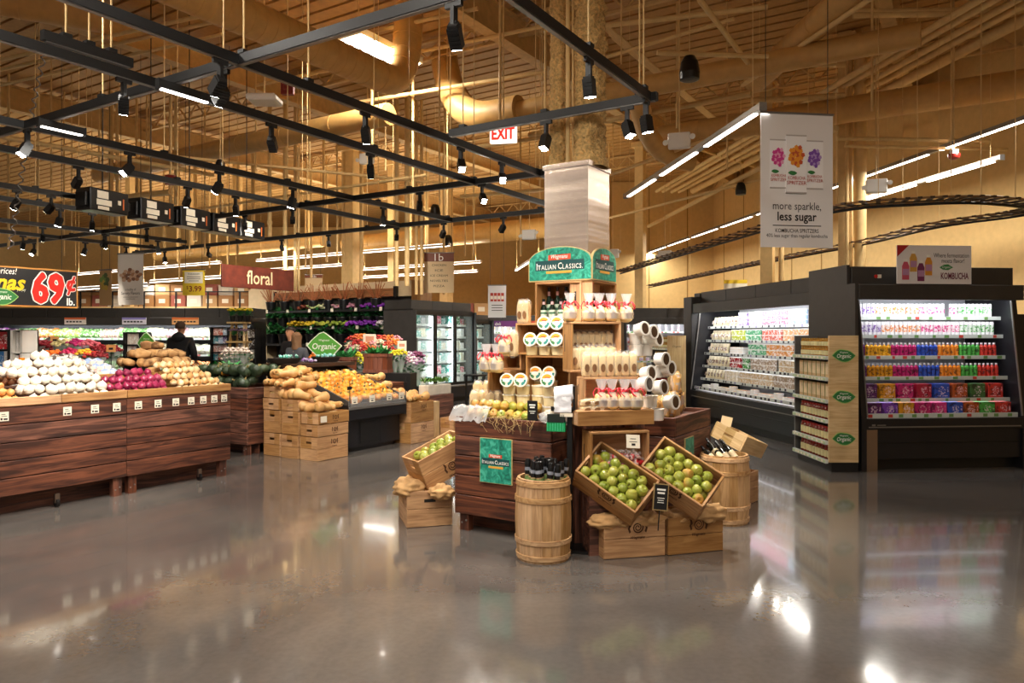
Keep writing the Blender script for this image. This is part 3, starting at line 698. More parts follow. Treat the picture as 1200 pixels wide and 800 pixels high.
# ================================================================ model railway loop hung over the dairy aisle
def loop():
    zc = 3.02; L = [atz(727, 318, zc), atz(890, 268, zc), atz(980, 243, zc), atz(1075, 234.5, zc), atz(1150, 233, zc), atz(1215, 241, zc)]
    Rr = [atz(1190, 249, zc), atz(1100, 262, zc), atz(1010, 283.5, zc), atz(890, 307, zc), atz(760, 335, zc)]
    return L + Rr
pts = loop()
t = thing('overhead_train_track', 'dark model railway loop hung on wires over the dairy aisle', 'train track')
def sm(pts, n=6):
    out = []
    for i in range(len(pts) - 1):
        a, b, c, d = pts[max(i - 1, 0)], pts[i], pts[i + 1], pts[min(i + 2, len(pts) - 1)]
        for k in range(n):
            s = k / n; out.append(.5 * ((2 * b) + (c - a) * s + (2 * a - 5 * b + 4 * c - d) * s * s + (3 * b - a - 3 * c + d) * s ** 3))
    return out + [pts[-1]]
pp = sm(pts); nv = []
for i, p in enumerate(pp):
    d = (pp[min(i + 1, len(pp) - 1)] - pp[max(i - 1, 0)]); d.z = 0; d.normalize(); nv.append(Vector((-d.y, d.x, 0)))
m = MB()
for s in (-1, 1): m.tube([p + n * .14 * s for p, n in zip(pp, nv)], .013, 6)
m.build('rail', flat('dark_rail_metal', '#8a6236', .4), t)
m = MB(); acc = 0
for i in range(len(pp) - 1):
    k = max(1, int((pp[i + 1] - pp[i]).length / .26))
    for j in range(k):
        c = pp[i].lerp(pp[i + 1], j / k); n = nv[i]; m.beam(c - n * .18, c + n * .18, .045, .02)
m.tube([p - Vector((0, 0, .012)) for p in pp], .008, 4); m.build('sleepers', flat('dark_sleeper', '#3f2a17', .6), t)
m = MB(); m.tube([p - Vector((0, 0, .05)) for p in pp], .016, 6)
m.build('support_tube', BLACK, t)
m = MB()
for i in range(0, len(pp), 3): m.cyl(pp[i], (pp[i].x, pp[i].y, CEIL), .004, n=5)
m.build('hanger_wire', TAN2, t)
# ================================================================ open multi-deck coolers on the right
WHITEIN = flat('case_interior_white', '#d9d9dc', .45)
RAILM = flat('price_rail', '#cfd6d0', .4); RAILG = flat('green_price_tag', '#6f9a58', .5); REDT = flat('red_price_tag', '#c8453a', .5)
HEADM = flat('header_laminate', '#35322f', .5, var=.1)
def frame_pt(t, x, y, z):
    return Matrix.Translation(t.location) @ Matrix.Rotation(t.rotation_euler.z, 4, 'Z') @ Vector((x, y, z))
def multideck(name, label, cat, loc, rz, W, D, shelves, deck=.58, lip=.58, top=2.28, op=1.9, sdepth=.6, inset=.3, seams=1.0, header_in=.18, lightp=14, rails=(RAILG, REDT), right_in=None, white_back=True):
    t = thing(name, label, cat, loc, rz)
    m = MB(); m.bx(0, W, .1, D, 0, .13, 1); m.bx(0, W, 0, D, .13, lip - .12, 0); m.bx(0, W, -.03, .06, lip - .12, lip, 0); m.bx(.02, W - .02, -.034, -.03, lip - .1, lip - .085, 2); m.bx(.02, W - .02, -.006, 0, .3, .315, 1)
    m.build('base', [DKCASE, BLACK, GREYM], t, bevel=.008)
    m = MB(); m.bx(0, W, .06, D - .1, lip - .14, deck - .02); m.build('deck', WHITEIN, t)
    m = MB(); m.bx(0, W, D - .1, D, .13, top - .3); m.build('back_panel', WHITEIN if white_back else DKCASE, t)
    for x0, x1 in ((-.06, 0), (W, W + .06)):
        m = MB(); m.prism([(0, 0), (0, 0)], 0, 0) if False else None
        prof = [(-.03, 0), (D, 0), (D, top - .3), (.14, top - .3), (.14, op), (-.03, lip + .02)]
        vs = [(x0, y, z) for y, z in prof] + [(x1, y, z) for y, z in prof]; n = len(prof)
        m.add(vs, [tuple(range(n - 1, -1, -1)), tuple(range(n, 2 * n))] + [(i, (i + 1) % n, n + (i + 1) % n, n + i) for i in range(n)])
        m.build('side_panel', DKCASE, t)
    m = MB()
    for x in (.006, W - .006): m.beam((x, -.03, lip + .02), (x, .14, op), .012, .02)
    m.build('edge_trim', GREYM, t)
    m = MB(); m.bx(-.06, W + .06, 0.02, .08, op, op + .17, 0); m.bx(-.06, W + .06, .08, D, op + .06, op + .17, 0)
    m.build('canopy', HEADM, t, bevel=.006)
    m = MB(); k = max(1, round(W / seams))
    for i in range(k): m.bx(-.06 + i * (W + .12) / k + .006, -.06 + (i + 1) * (W + .12) / k - .006, header_in, D, op + .17, top)
    m.build('header_panel', HEADM, t, bevel=.004)
    m = MB(); m.bx(.02, W - .02, .1, .15, op + .035, op + .058); s = m.build('light_strip', LEDC, t)
    lamp('AREA', 'cooler_light', t, (W / 2, .12, op + .03), lightp * W, (.93, .96, 1), (R(30), 0, 0), W - .1, .04)
    for i, z in enumerate(shelves):
        y0 = D - .1 - sdepth + .0 - i * .035; m = MB(); m.bx(.01, W - .01, y0, D - .1, z - .03, z); m.bx(.01, W - .01, y0 - .012, y0, z - .036, z + .006, 1)
        x = .05
        while x < W - .1:
            wv = rnd.uniform(.03, .06); m.bx(x, x + wv, y0 - .015, y0 - .012, z - .031, z + .001, 2 if rnd.random() < .8 else 3); x += wv + rnd.uniform(.03, .22)
        m.build('shelf', [WHITEIN, RAILM, rails[0], rails[1]], t)
        m = MB(); m.bx(.02, W - .02, y0 + .012, y0 + .03, z - .034, z - .026); m.build('light_strip', LEDC, t)
    m = MB(); m.bx(.01, W - .01, .03, .05, deck, deck + .05, 1)
    x = .05
    while x < W - .1: m.bx(x, x + .05, .026, .03, deck + .008, deck + .042, 2 if rnd.random() < .8 else 3); x += rnd.uniform(.09, .25)
    m.build('price_rail', [WHITEIN, RAILM, rails[0], rails[1]], t)
    return t
KZ = [1.715, 1.505, 1.265, 1.03, .785]
KL = gnd(1014, 552); KRZ = R(5.1); KW, KD = 1.84, 1.0
kom = multideck('drink_cooler', 'black open cooler full of colourful canned drinks at the right edge', 'cooler', tuple(KL), KRZ, KW, KD, KZ, lightp=3.5, seams=3, right_in=1)
m = MB(); m.bx(-.005, .13, -.02, .02, 0, .46); m.build('corner_guard', STEEL, kom, label='steel corner guard')
m = MB(); m.bx(KW + .0, KW + 1.3, .03, KD, .13, lipz := .46); m.bx(KW, KW + 1.3, .12, KD, 0, .13); m.bx(KW + .06, KW + 1.3, .3, KD, .46, 1.75); m.build('side_counter', DKCASE, kom)
m = MB(); m.bx(.06, .1, -.034, -.03, .5, .52); m.bx(.12, .22, -.034, -.03, .505, .515); m.build('control_plate', GREYM, kom)
m = MB(); m.cyl((.23, .17, 2.17), (.23, .18, 2.17), .02, n=10, m=0); m.bx(.25, .29, .165, .18, 2.15, 2.19, 1); m.build('alarm_light', [flat('small_red_light', '#c01818', .3), PAPER], kom)
# canned drinks
CANW = flat('can_white', '#f4f2f4', .3); CANTOP = flat('can_lid', '#d8d8da', .25, metal=.6)
ART = objcol('can_artwork', .3, '#ffffff', 45, 0, .42); ARTD = objcol('bottle_artwork', .25, '#2a1420', 30); CAPW = flat('bottle_cap', '#f6f4f6', .3)
m = MB(); r = .0225; m.lathe([(r * .85, 0), (r, .006), (r, .035), (r, .115), (r, .14), (r * .82, .152)], 12, [0, 0, 1, 0, 0]); m.lathe([(r * .8, .152), (r * .86, .156), (r * .8, .157)], 12, 2)
can = Kind(tag(m.build('drink_can', [CANW, ART, CANTOP]), 'can', 'drink can'))
m = MB(); r = .0235; m.lathe([(r * .85, 0), (r, .006), (r, .02), (r, .098), (r, .11), (r * .45, .13), (r * .45, .136)], 12, [0, 0, 0, 0, 0, 0])
bo = m.build('drink_bottle', [objcol('bottle_juice', .12)]); tag(bo, 'bottle', 'drink bottle')
m = MB(); m.lathe([(r * 1.02, .022), (r * 1.02, .088)], 12, 0, caps=False); m.build('label_wrap', [ARTD], bo)
m = MB(); m.lathe([(r * .55, .134), (r * .55, .152)], 12); m.build('cap', CAPW, bo)
bottle = Kind(bo)
m = MB(); m.bx(-.09, .09, 0, .14, 0, .165, 0); bxo = m.build('drink_carton', [objcol('carton_print', .4, '#1c0b18', 20)], bevel=.003); tag(bxo, 'c', 'drink carton')
m = MB(); m.prism([(.045 * math.cos(a * .5236) , .088 + .05 * math.sin(a * .5236)) for a in range(12)], -.0015, 0); m.bx(-.065, .065, -.0012, 0, .02, .032); m.bx(.062, .08, -.0012, 0, .07, .13); m.build('carton_artwork', [objcol('carton_light_print', .4, '#f3d9e2', 60)], bxo)
carton = Kind(bxo)
CN = {'purple': '#7c3fb0', 'orange': '#ef8f2d', 'pink': '#e03a8c', 'green': '#4fb04a', 'yellow': '#f0b02a', 'magenta': '#c0206c', 'blue': '#2b4fb5', 'red': '#d2382c', 'plum': '#5f1a63', 'gold': '#d9941f', 'crimson': '#a81735', 'olive': '#3f6b34', 'rust': '#b8541f'}
ROWT = ['top', 'second', 'third', 'fourth', 'fifth']
for row, segs in enumerate([[('purple', 5), ('orange', 10), ('pink', 6), (None, 1), ('pink', 2), ('green', 8)], [('purple', 6), ('orange', 9), ('pink', 9), ('green', 8)]]):
    n = sum(k for _, k in segs); x = .05; st = (KW - .14) / n
    for cn, k in segs:
        for i in range(k):
            if cn:
                p = frame_pt(kom, x + st / 2, KD - .1 - .6 - row * .035 + .035, KZ[row])
                can.put(p, rnd.uniform(-.4, .4), 'white drink can with %s artwork on the %s shelf of the canned drink cooler' % (cn, ROWT[row]), '%s cans on the %s cooler shelf' % (cn, ROWT[row]), color=C(CN[cn]))
            x += st
for row, segs in [(2, [('plum', 2), ('yellow', 6), ('magenta', 6), ('blue', 5), ('orange', 5), ('green', 5), ('red', 4)]), (3, [('plum', 2), ('gold', 6), ('magenta', 6), ('blue', 5), ('orange', 5), ('green', 4), ('red', 5)])]:
    n = sum(k for _, k in segs); x = .05; st = (KW - .14) / n
    for cn, k in segs:
        for i in range(k):
            p = frame_pt(kom, x + st / 2, KD - .1 - .6 - row * .035 + .035, KZ[row])
            bottle.put(p, rnd.uniform(-.4, .4), '%s juice bottle with white cap on the %s shelf of the canned drink cooler' % (cn, ROWT[row]), '%s bottles on the %s cooler shelf' % (cn, ROWT[row]), color=C(CN[cn]))
            x += st
for row, cs in [(4, ['plum', 'gold', 'magenta', 'crimson', 'blue', 'rust', 'olive', 'red']), (5, ['plum', 'purple', 'gold', 'magenta', 'pink', 'blue', 'rust', 'green', 'red'])]:
    st = (KW - .1) / len(cs)
    for i, cn in enumerate(cs):
        z = KZ[4] if row == 4 else .58; y = KD - .1 - .6 - 4 * .035 + .02 if row == 4 else .075
        carton.put(frame_pt(kom, .05 + st * (i + .5), y, z), KRZ, '%s drink carton on the %s of the canned drink cooler' % (cn, 'fifth shelf' if row == 4 else 'bottom deck'), None, color=C(CN[cn]), scale=(min(1, st / .185), 1, 1))
        if row == 5: carton.put(frame_pt(kom, .05 + st * (i + .5), y + .16, z), KRZ, '%s drink carton behind the front row on the bottom deck of the canned drink cooler' % cn, None, color=C(CN[cn]), scale=(min(1, st / .185), 1, 1))
# sign on top
p = frame_pt(kom, 0, .1, 0); c0 = at(1095, 310, KL.y + .1)
t = thing('promotional_sign', 'white kombucha sign with four bottles standing on the drink cooler header', 'sign', tuple(c0), KRZ)
sw = .44; sh = .215
m = MB(); m.bx(-sw, sw, 0, .012, -sh, sh); m.build('panel', flat('sign_white', '#e9e4e2', .5), t)
m = MB(); m.prism([(-sw, sh), (-sw, sh - .13), (-sw + .14, sh)], -.002, 0); m.build('red_corner', flat('sign_red', '#b2222a', .5), t)
m = MB()
for i, (x, z, k) in enumerate([(-.34, -.06, 0), (-.25, .03, 1), (-.16, -.075, 2), (-.07, -.01, 3)]):
    m.prism([(x - .04, z - .11), (x + .04, z - .11), (x + .042, z + .04), (x + .02, z + .09), (x - .02, z + .09), (x - .042, z + .04)], -.003 - .001 * (i % 2), 0, k); m.bx(x - .02, x + .02, -.004, 0, z + .09, z + .12, 4); m.bx(x - .036, x + .036, -.006, -.003, z - .06, z + .01, 5)
m.build('printed_bottles', [flat('pb_pink', '#d0566e', .5), flat('pb_gold', '#d3a14a', .5), flat('pb_plum', '#7c2f5c', .5), flat('pb_amber', '#d9922f', .5), WHITE, flat('pb_label', '#b98ab0', .5)], t)
m = MB(); m.text('Where fermentation', .07, (.2, -.002, .105), width=.42); m.text('meets flavor!', .07, (.22, -.002, .045), width=.27); m.text('KOMBUCHA', .1, (.24, -.003, -.125), 1, width=.33, bold=.02)
m.prism([(.06, -.03), (.11, 0), (.16, .005), (.22, -.03), (.16, -.06), (.1, -.055)], -.004, 0, 2); m.text('Organic', .035, (.14, -.005, -.03), 3, width=.1, shear=.2)
m.build('lettering', [INK, flat('maroon_ink', '#6e1f3a', .5), flat('leaf_green', '#3a8a4a', .5), WINK], t)
m = MB(); m.bx(-.36, -.32, .012, .03, -sh, -.1); m.bx(.32, .36, .012, .03, -sh, -.1); m.build('sign_clip', BLACK, t)

# dairy cooler, its front looks left
DZ = [1.655, 1.42, 1.195, .97, .745]
DL = Vector((3.25, 13.25, 0)); DRZ = R(9.2 - 90); DW = 3.96
dai = multideck('dairy_cooler', 'long dark open cooler of white tubs running along the right aisle', 'cooler', tuple(DL), DRZ, DW, 1.0, DZ, seams=.9, lightp=6, deck=.55, lip=.52, rails=(flat('dark_price_tag', '#2b2733', .5), flat('lilac_tag', '#8d86a8', .5)))
m = MB(); m.bx(-.42, -.06, .0, 1.0, 0, 2.2); m.build('end_panel', HEADM, dai, bevel=.01)
m = MB(); m.bx(-.3, -.06, .16, 1.0, 2.2, 2.27); m.build('header_panel', HEADM, dai)
m = MB(); m.bx(-.1, -.065, .03, 1.08, 0, 2.08); m.bx(-.1, -.065, .2, 1.08, 2.08, 2.3); m.build('side_cladding', HEADM, kom)
# tubs and bags of the dairy cooler
TUBW = flat('tub_white', '#f3f0ea', .35); DART = objcol('tub_artwork', .4, '#ffffff', 40)
m = MB(); m.lathe([(.036, 0), (.043, .062), (.045, .064), (.045, .072), (.04, .073)], 14, [1, 0, 0, 0]); 
tub = Kind(tag(m.build('yogurt_tub', [TUBW, DART]), 'tub', 'tub'))
m = MB()
def bagfn(u, v):
    x = (u - .5) * .11 * (1 - .15 * math.sin(v * 3.14)); s = math.sin(math.pi * u) * math.sin(math.pi * min(1, v * 1.15)) * .03
    return (x, -s, v * .17)
m.grid(bagfn, 8, 8, 0); m.grid(lambda u, v: (bagfn(1 - u, v)[0], .02, v * .17), 8, 8, 0); m.bx(-.035, .035, -.036, -.03, .04, .1, 1)
bag = Kind(tag(m.build('cheese_bag', [flat('shredded_cheese', '#efe2bd', .45, var=.15), DART]), 'bag', 'cheese bag'))
m = MB(); m.bx(-.055, .055, 0, .1, 0, .035, 0); m.bx(-.05, .05, .005, .095, .035, .037, 1)
pack = Kind(tag(m.build('deli_pack', [TUBW, DART], bevel=.004), 'pack', 'food pack'))
SEG = [[('bag', 0, .27, None), ('tub', .28, .37, 'lilac'), ('tub', .37, .5, 'pink'), ('tub', .5, .68, 'rose'), ('tub', .68, .82, 'ice'), ('tub', .82, 1, 'violet')],
       [('bag', 0, .22, None), ('tub', .23, .36, 'lime'), ('tub', .36, .5, 'mint'), ('tub', .5, .66, 'coral'), ('tub', .66, .84, 'peach'), ('tub', .84, 1, 'rose')],
       [('bag', 0, .2, None), ('pack', .23, .38, 'amber'), ('tub', .4, .55, 'mint'), ('tub', .55, .75, 'orange'), ('tub', .75, 1, 'peach')],
       [('bag', 0, .24, None), ('tub', .25, .37, 'scarlet'), ('tub', .37, .44, 'green'), ('tub', .44, .66, 'taupe'), ('tub', .66, 1, 'sand')],
       [('bag', 0, .2, None), ('tub', .22, .36, 'ivory'), ('tub', .36, .64, 'sand'), ('tub', .64, .82, 'taupe'), ('tub', .82, 1, 'orange')]]
DC = dict(lilac='#a08ccf', pink='#e79bb0', rose='#e07a90', ice='#9fc0d8', violet='#9c7fc4', lime='#c6cf3a', mint='#5fae7c', coral='#e2755f', peach='#e7b27c', amber='#e0a332', orange='#e39a4c', scarlet='#b8232c', green='#4b9a43', taupe='#b7a28a', sand='#dcc29a', ivory='#eee3c8')
for row, segs in enumerate(SEG):
    y0 = 1.0 - .1 - .6 - row * .035
    for kind, f0, f1, cn in segs:
        x0, x1 = .05 + f0 * (DW - .12), .05 + f1 * (DW - .12); sp = {'bag': .125, 'tub': .094, 'pack': .118}[kind]; n = max(1, int((x1 - x0) / sp))
        for i in range(n):
            x = x0 + sp * (i + .5)
            if kind == 'bag': bag.put(frame_pt(dai, x, y0 + .06, DZ[row] + .002), DRZ + rnd.uniform(-.2, .2), 'bag of pale shredded cheese on the %s shelf of the dairy cooler' % ROWT[row], 'cheese bags on the %s dairy shelf' % ROWT[row], rot=(R(-12), 0, DRZ + rnd.uniform(-.2, .2)), color=C('#8c6a4a'))
            elif kind == 'pack':
                for k in range(3): pack.put(frame_pt(dai, x, y0 + .03, DZ[row] + .038 * k), DRZ, 'flat %s food pack in a low stack on the third dairy shelf' % cn, 'flat packs on the third dairy shelf', color=C(DC[cn]))
            else:
                for k in range(3 if row == 0 else 2): tub.put(frame_pt(dai, x, y0 + .05, DZ[row] + (.0735 if row == 0 else .0885) * k), rnd.uniform(0, 6), scale=(1, 1, 1 if row == 0 else 1.2), label= '%s and white stacked tub on the %s shelf of the dairy cooler' % (cn, ROWT[row]), group='%s tubs on the %s dairy shelf' % (cn, ROWT[row]), color=C(DC[cn]))
for i in range(32):
    x = .1 + i * .12; cn = ['ivory', 'amber', 'orange', 'peach', 'scarlet'][min(4, i * 5 // 30)]
    for k in range(1 + (i % 2) + (i % 3 == 0)): pack.put(frame_pt(dai, x, .16, .55 + .038 * k), DRZ, '%s food pack lying on the bottom deck of the dairy cooler' % cn, '%s packs on the dairy cooler bottom deck' % cn, color=C(DC[cn]))

# wooden endcap shelf units with leaf logos
LEAFG = flat('leaf_logo_green', '#2f7a3c', .5); LEAFO = flat('leaf_logo_rim', '#9cc46a', .5)
def leafpts(w, h, n=9):
    up = [(-w + 2 * w * i / n, h * math.sin(math.pi * (i / n) ** .9) * (1 + .12 * math.sin(i))) for i in range(n + 1)]
    return up + [(w - 2 * w * i / n, -h * math.sin(math.pi * (i / n) ** .9)) for i in range(1, n)]
def leaf_logo(parent, c, s, org='Organic', brand='Wegmans', name='leaf_logo'):
    m = MB(); M = Matrix.Translation(c)
    m.prism(leafpts(s * 1.06, s * .6), -.003, 0, 1, M); m.prism(leafpts(s, s * .53), -.005, -.003, 0, M)
    m.text(org, s * .5, (0, -.006, -s * .08), 2, bold=.01, shear=.15, width=s * 1.25, M=M); m.text(brand, s * .22, (0, -.006, s * .26), 2, shear=.2, width=s * .75, M=M)
    return m.build(name, [LEAFG, LEAFO, WINK], parent)
def endcap(loc, rz, label, L=.95, Wd=.31, logos=True):
    """wood end panel faces -y at x 0..Wd; the shelves face -x and run back along y"""
    t = thing('endcap_shelf_unit', label, 'shelf unit', loc, rz)
    m = MB(); m.bx(.04, Wd, .03, L, 0, .11); m.build('plinth', BLACK, t)
    m = MB(); m.bx(0, Wd, 0, .025, .11, 1.5); m.build('end_panel', PALE['x'] if logos else PALE['z'], t, label='wooden end panel')
    m = MB(); m.bx(0, Wd, L - .025, L, .11, 1.5); m.bx(Wd - .02, Wd, .025, L - .025, .11, 1.5, 0); m.build('back_panel', GREYM, t)
    for z in (.13, .335, .57, .79, 1.035, 1.27):
        m = MB(); m.bx(.0, Wd - .02, .025, L - .025, z - .02, z); m.bx(-.03, 0, .02, L - .02, z - .035, z + .005, 1); m.bx(-.032, -.03, .03, L - .03, z - .028, z - .002, 2)
        k = .08
        while k < L - .1: m.bx(-.034, -.032, k, k + .05, z - .026, z - .004, 3); k += rnd.uniform(.07, .14)
        m.build('shelf', [DKCASE, RAILM, flat('pale_green_strip', '#b9cfa2', .5), PAPER], t)
    if logos:
        for z in (1.28, .83, .37): leaf_logo(t, (Wd / 2, 0, z), .125)
    else:
        m = MB(); m.text('Organic', .05, (Wd / 2, -.002, 1.3), width=.16, shear=.2); m.build('lettering', INK, t)
    return t
JAR = flat('jar_glass_red', '#7a2416', .2, var=.25); JARY = flat('jar_glass_amber', '#a8752a', .2, var=.25); LABR = flat('jar_label', '#d9cf9a', .6, var=.2); LIDR = flat('jar_lid_red', '#b02a20', .3); LIDG = flat('jar_lid_gold', '#b88c3c', .3, metal=.6)
def jar(name, g, lid, h, r):
    m = MB(); m.lathe([(r * .9, 0), (r, .008), (r, h * .72), (r * .7, h * .84), (r * .7, h * .86)], 12); o = m.build(name, g)
    m = MB(); m.lathe([(r * 1.02, h * .14), (r * 1.02, h * .62)], 12, caps=False); m.build('paper_label', LABR, o)
    m = MB(); m.lathe([(r * .78, h * .85), (r * .78, h)], 12); m.build('lid', lid, o); return o
jr = Kind(tag(jar('sauce_jar', JAR, LIDR, .155, .036), 'j', 'jar')); jy = Kind(tag(jar('relish_jar', JARY, LIDG, .1, .033), 'j', 'jar'))
m = MB(); m.bx(0, .07, -.055, .055, 0, .175, 0); o = m.build('snack_box', [flat('kraft_box', '#c9a877', .6, var=.12)], bevel=.003)
m = MB(); m.bx(-.0015, 0, -.045, .045, .035, .15); m.build('box_print', flat('box_print_tan', '#dcc79f', .6, var=.25), o)
m = MB(); m.bx(-.0015, .07, -.0565, -.054, .0, .175); m.build('green_edge', flat('box_green_edge', '#5c7a2e', .6), o); tag(o, 'b', 'box'); sb = Kind(o)
def fill_endcap(t, L, where, thin=1):
    z = dict(zip('fedcba', (.13, .335, .57, .79, 1.035, 1.27))); rz = t.rotation_euler.z
    for k, nm in (('d', 'fourth'), ('e', 'fifth'), ('f', 'lowest')):
        zz = {'d': .57, 'e': .335, 'f': .13}[k]; n = int((L - .1) / .079)
        for i in range(n): jr.put(frame_pt(t, .05, .07 + i * .079, zz), rnd.uniform(0, 6), 'red lidded sauce jar on the %s shelf of %s' % (nm, where), 'sauce jars on the %s shelf of %s' % (nm, where))
    for k, zz, nm in (('c', .79, 'third'), ('b', 1.035, 'second')):
        n = int((L - .1) / .117)
        for i in range(n): sb.put(frame_pt(t, .02, .085 + i * .117, zz), rz, 'tan snack box with green edge on the %s shelf of %s' % (nm, where), 'snack boxes on the %s shelf of %s' % (nm, where))
    n = int((L - .1) / .072)
    for i in range(n):
        for k in range(2): jy.put(frame_pt(t, .05, .065 + i * .072, 1.27 + .101 * k), rnd.uniform(0, 6), 'small amber relish jar stacked on the top shelf of %s' % where, 'relish jars on the top shelf of %s' % where)
ec = endcap((3.47, 8.06, 0), R(1), 'wooden endcap shelf with three green leaf logos beside the drink cooler', L=.95, Wd=.325); fill_endcap(ec, .95, 'the leaf logo endcap')
ec2 = endcap((2.78, 13.15, 0), R(8), 'plain pale wooden endcap shelf at the far end of the dairy cooler', L=.9, Wd=.34, logos=False); fill_endcap(ec2, .9, 'the plain pale endcap')

# small coolers far behind
def far_case(name, label, loc, rz, W, cols, lab, top=2.05, strip=None, seam=.9, glow=5):
    t = multideck(name, label, 'cooler', loc, rz, W, .9, [1.6, 1.35, 1.1, .85], deck=.6, lip=.55, top=top, op=1.78, sdepth=.5, seams=seam, lightp=glow)
    if strip:
        m = MB(); n = len(strip)
        for i in range(n): m.bx(i * W / n, (i + 1) * W / n, -.0, .02, 1.74, 1.9, i)
        m.build('sign_strip', [flat('strip_%s' % s[1:], s, .5) for s in strip], t)
        m = MB(); m.text('deli', .12, (W * .3, -.004, 1.82)); m.text('cheese', .12, (W * .7, -.004, 1.82)); m.build('lettering', WINK, t)
    for row, z in enumerate([1.6, 1.35, 1.1, .85]):
        n = int(W / .16)
        for i in range(n):
            o = can if (row % 2 == 0) else tub
            o.put(frame_pt(t, .08 + i * .16, .9 - .6 - row * .035 + .06, z), 0, '%s package on the %s shelf of %s' % (['white', 'pale'][row % 2], ROWT[row], lab), 'packages in ' + lab, color=C(cols[row % len(cols)]), scale=1.25)
    return t
far_case('small_cooler', 'small dark open cooler just left of the dairy cooler end panel', (2.9, 18.6, 0), R(-2), 2.1, ['#e39ab8', '#c8b0d0'], 'the small cooler by the dairy end', top=2.2)
far_case('deli_cooler', 'far open cooler with purple header strip behind the cheese display', (-1.1, 20.2, 0), R(-6), 2.4, ['#e0c060', '#c04a4a', '#7fb0d0'], 'the purple header cooler', strip=['#5d2a6e', '#6d2f72', '#c0492f'])
# ================================================================ the Italian display round the column
def planks(m, x0, x1, z0, z1, y, n, th=.022, mt=0, gap=.007, out=-1):
    """n boards in the x-z plane at y, their faces to -y"""
    h = (z1 - z0) / n
    for i in range(n): m.bx(x0, x1, y, y + th, z0 + i * h + gap / 2, z0 + (i + 1) * h - gap / 2, mt)
def wood_bin(name, label, cat, loc, rz, W, D, H, n=5, z0=.13, deck=None, sides=(1, 1, 1, 1), W3=None):
    """W along x, D along y, front on -y"""
    Wd = W3 or BARN
    t = thing(name, label, cat, loc, rz)
    m = MB(); planks(m, 0, W, z0, H, 0, n); m.build('front_panel', Wd['x'], t, bevel=.004)
    m = MB(); planks(m, 0, W, z0, H, D - .022, n); m.build('back_panel', Wd['x'], t, bevel=.004)
    for x in (0, W - .022):
        m = MB(); h = (H - z0) / n
        for i in range(n): m.bx(x, x + .022, .023, D - .023, z0 + i * h + .0035, z0 + (i + 1) * h - .0035)
        m.build('side_panel', Wd['y'], t, bevel=.004)
    m = MB(); m.bx(.023, W - .023, .023, D - .023, (deck or H - .1) - .02, deck or H - .1); m.build('deck', Wd['x'], t)
    for x in (.03, W - .11):
        for y in (.03, D - .09):
            m = MB(); m.bx(x, x + .08, y, y + .06, 0, H - .14); m.cyl((x + .02, y, .06), (x + .02, y - .006, .06), .008, n=6, m=1); m.cyl((x + .06, y, .08), (x + .06, y - .006, .08), .008, n=6, m=1); m.build('leg', [Wd['z'], GREYM], t)
    m = MB(); m.bx(.03, W - .03, .2, .22, .0, z0 + .02); m.bx(.03, W - .03, D - .22, D - .2, 0, z0 + .02); m.build('kick_board', Wd['x'], t)
    return t
LOGOINK = flat('burnt_brown_print', '#4a2a12', .8)
def swirl_logo(m, M, s=.05, mt=0):
    def ring(r0, r1, a0, a1, n=18):
        vs = []; fs = []
        for i in range(n + 1):
            a = a0 + (a1 - a0) * i / n; k = i / n; ra = r0[0] + (r0[1] - r0[0]) * k; rb = r1[0] + (r1[1] - r1[0]) * k
            vs += [(ra * math.cos(a), 0, ra * math.sin(a)), (rb * math.cos(a), 0, rb * math.sin(a))]
        fs = [(2 * i, 2 * i + 2, 2 * i + 3, 2 * i + 1) for i in range(n)]
        m.add(vs, fs, mt, False, M)
    ring((s * .08, s * .62), (s * .2, s * .8), 0, 4.2 * math.pi, 40)
    for sg in (-1, 1):
        m.prism([(sg * s * .95, s * .6), (sg * s * 1.25, s * .75), (sg * s * 1.15, s * .25), (sg * s * 1.3, -s * .1), (sg * s * 1.1, -s * .7), (sg * s * .9, -s * .5), (sg * s * 1.05, -s * .05), (sg * s * .85, s * .2)], -.0005, 0, mt, M)
    m.text('Wegmans', s * .5, (0, -.0004, -s * 1.25), mt, shear=.25, width=s * 1.9, M=M, bold=.02)
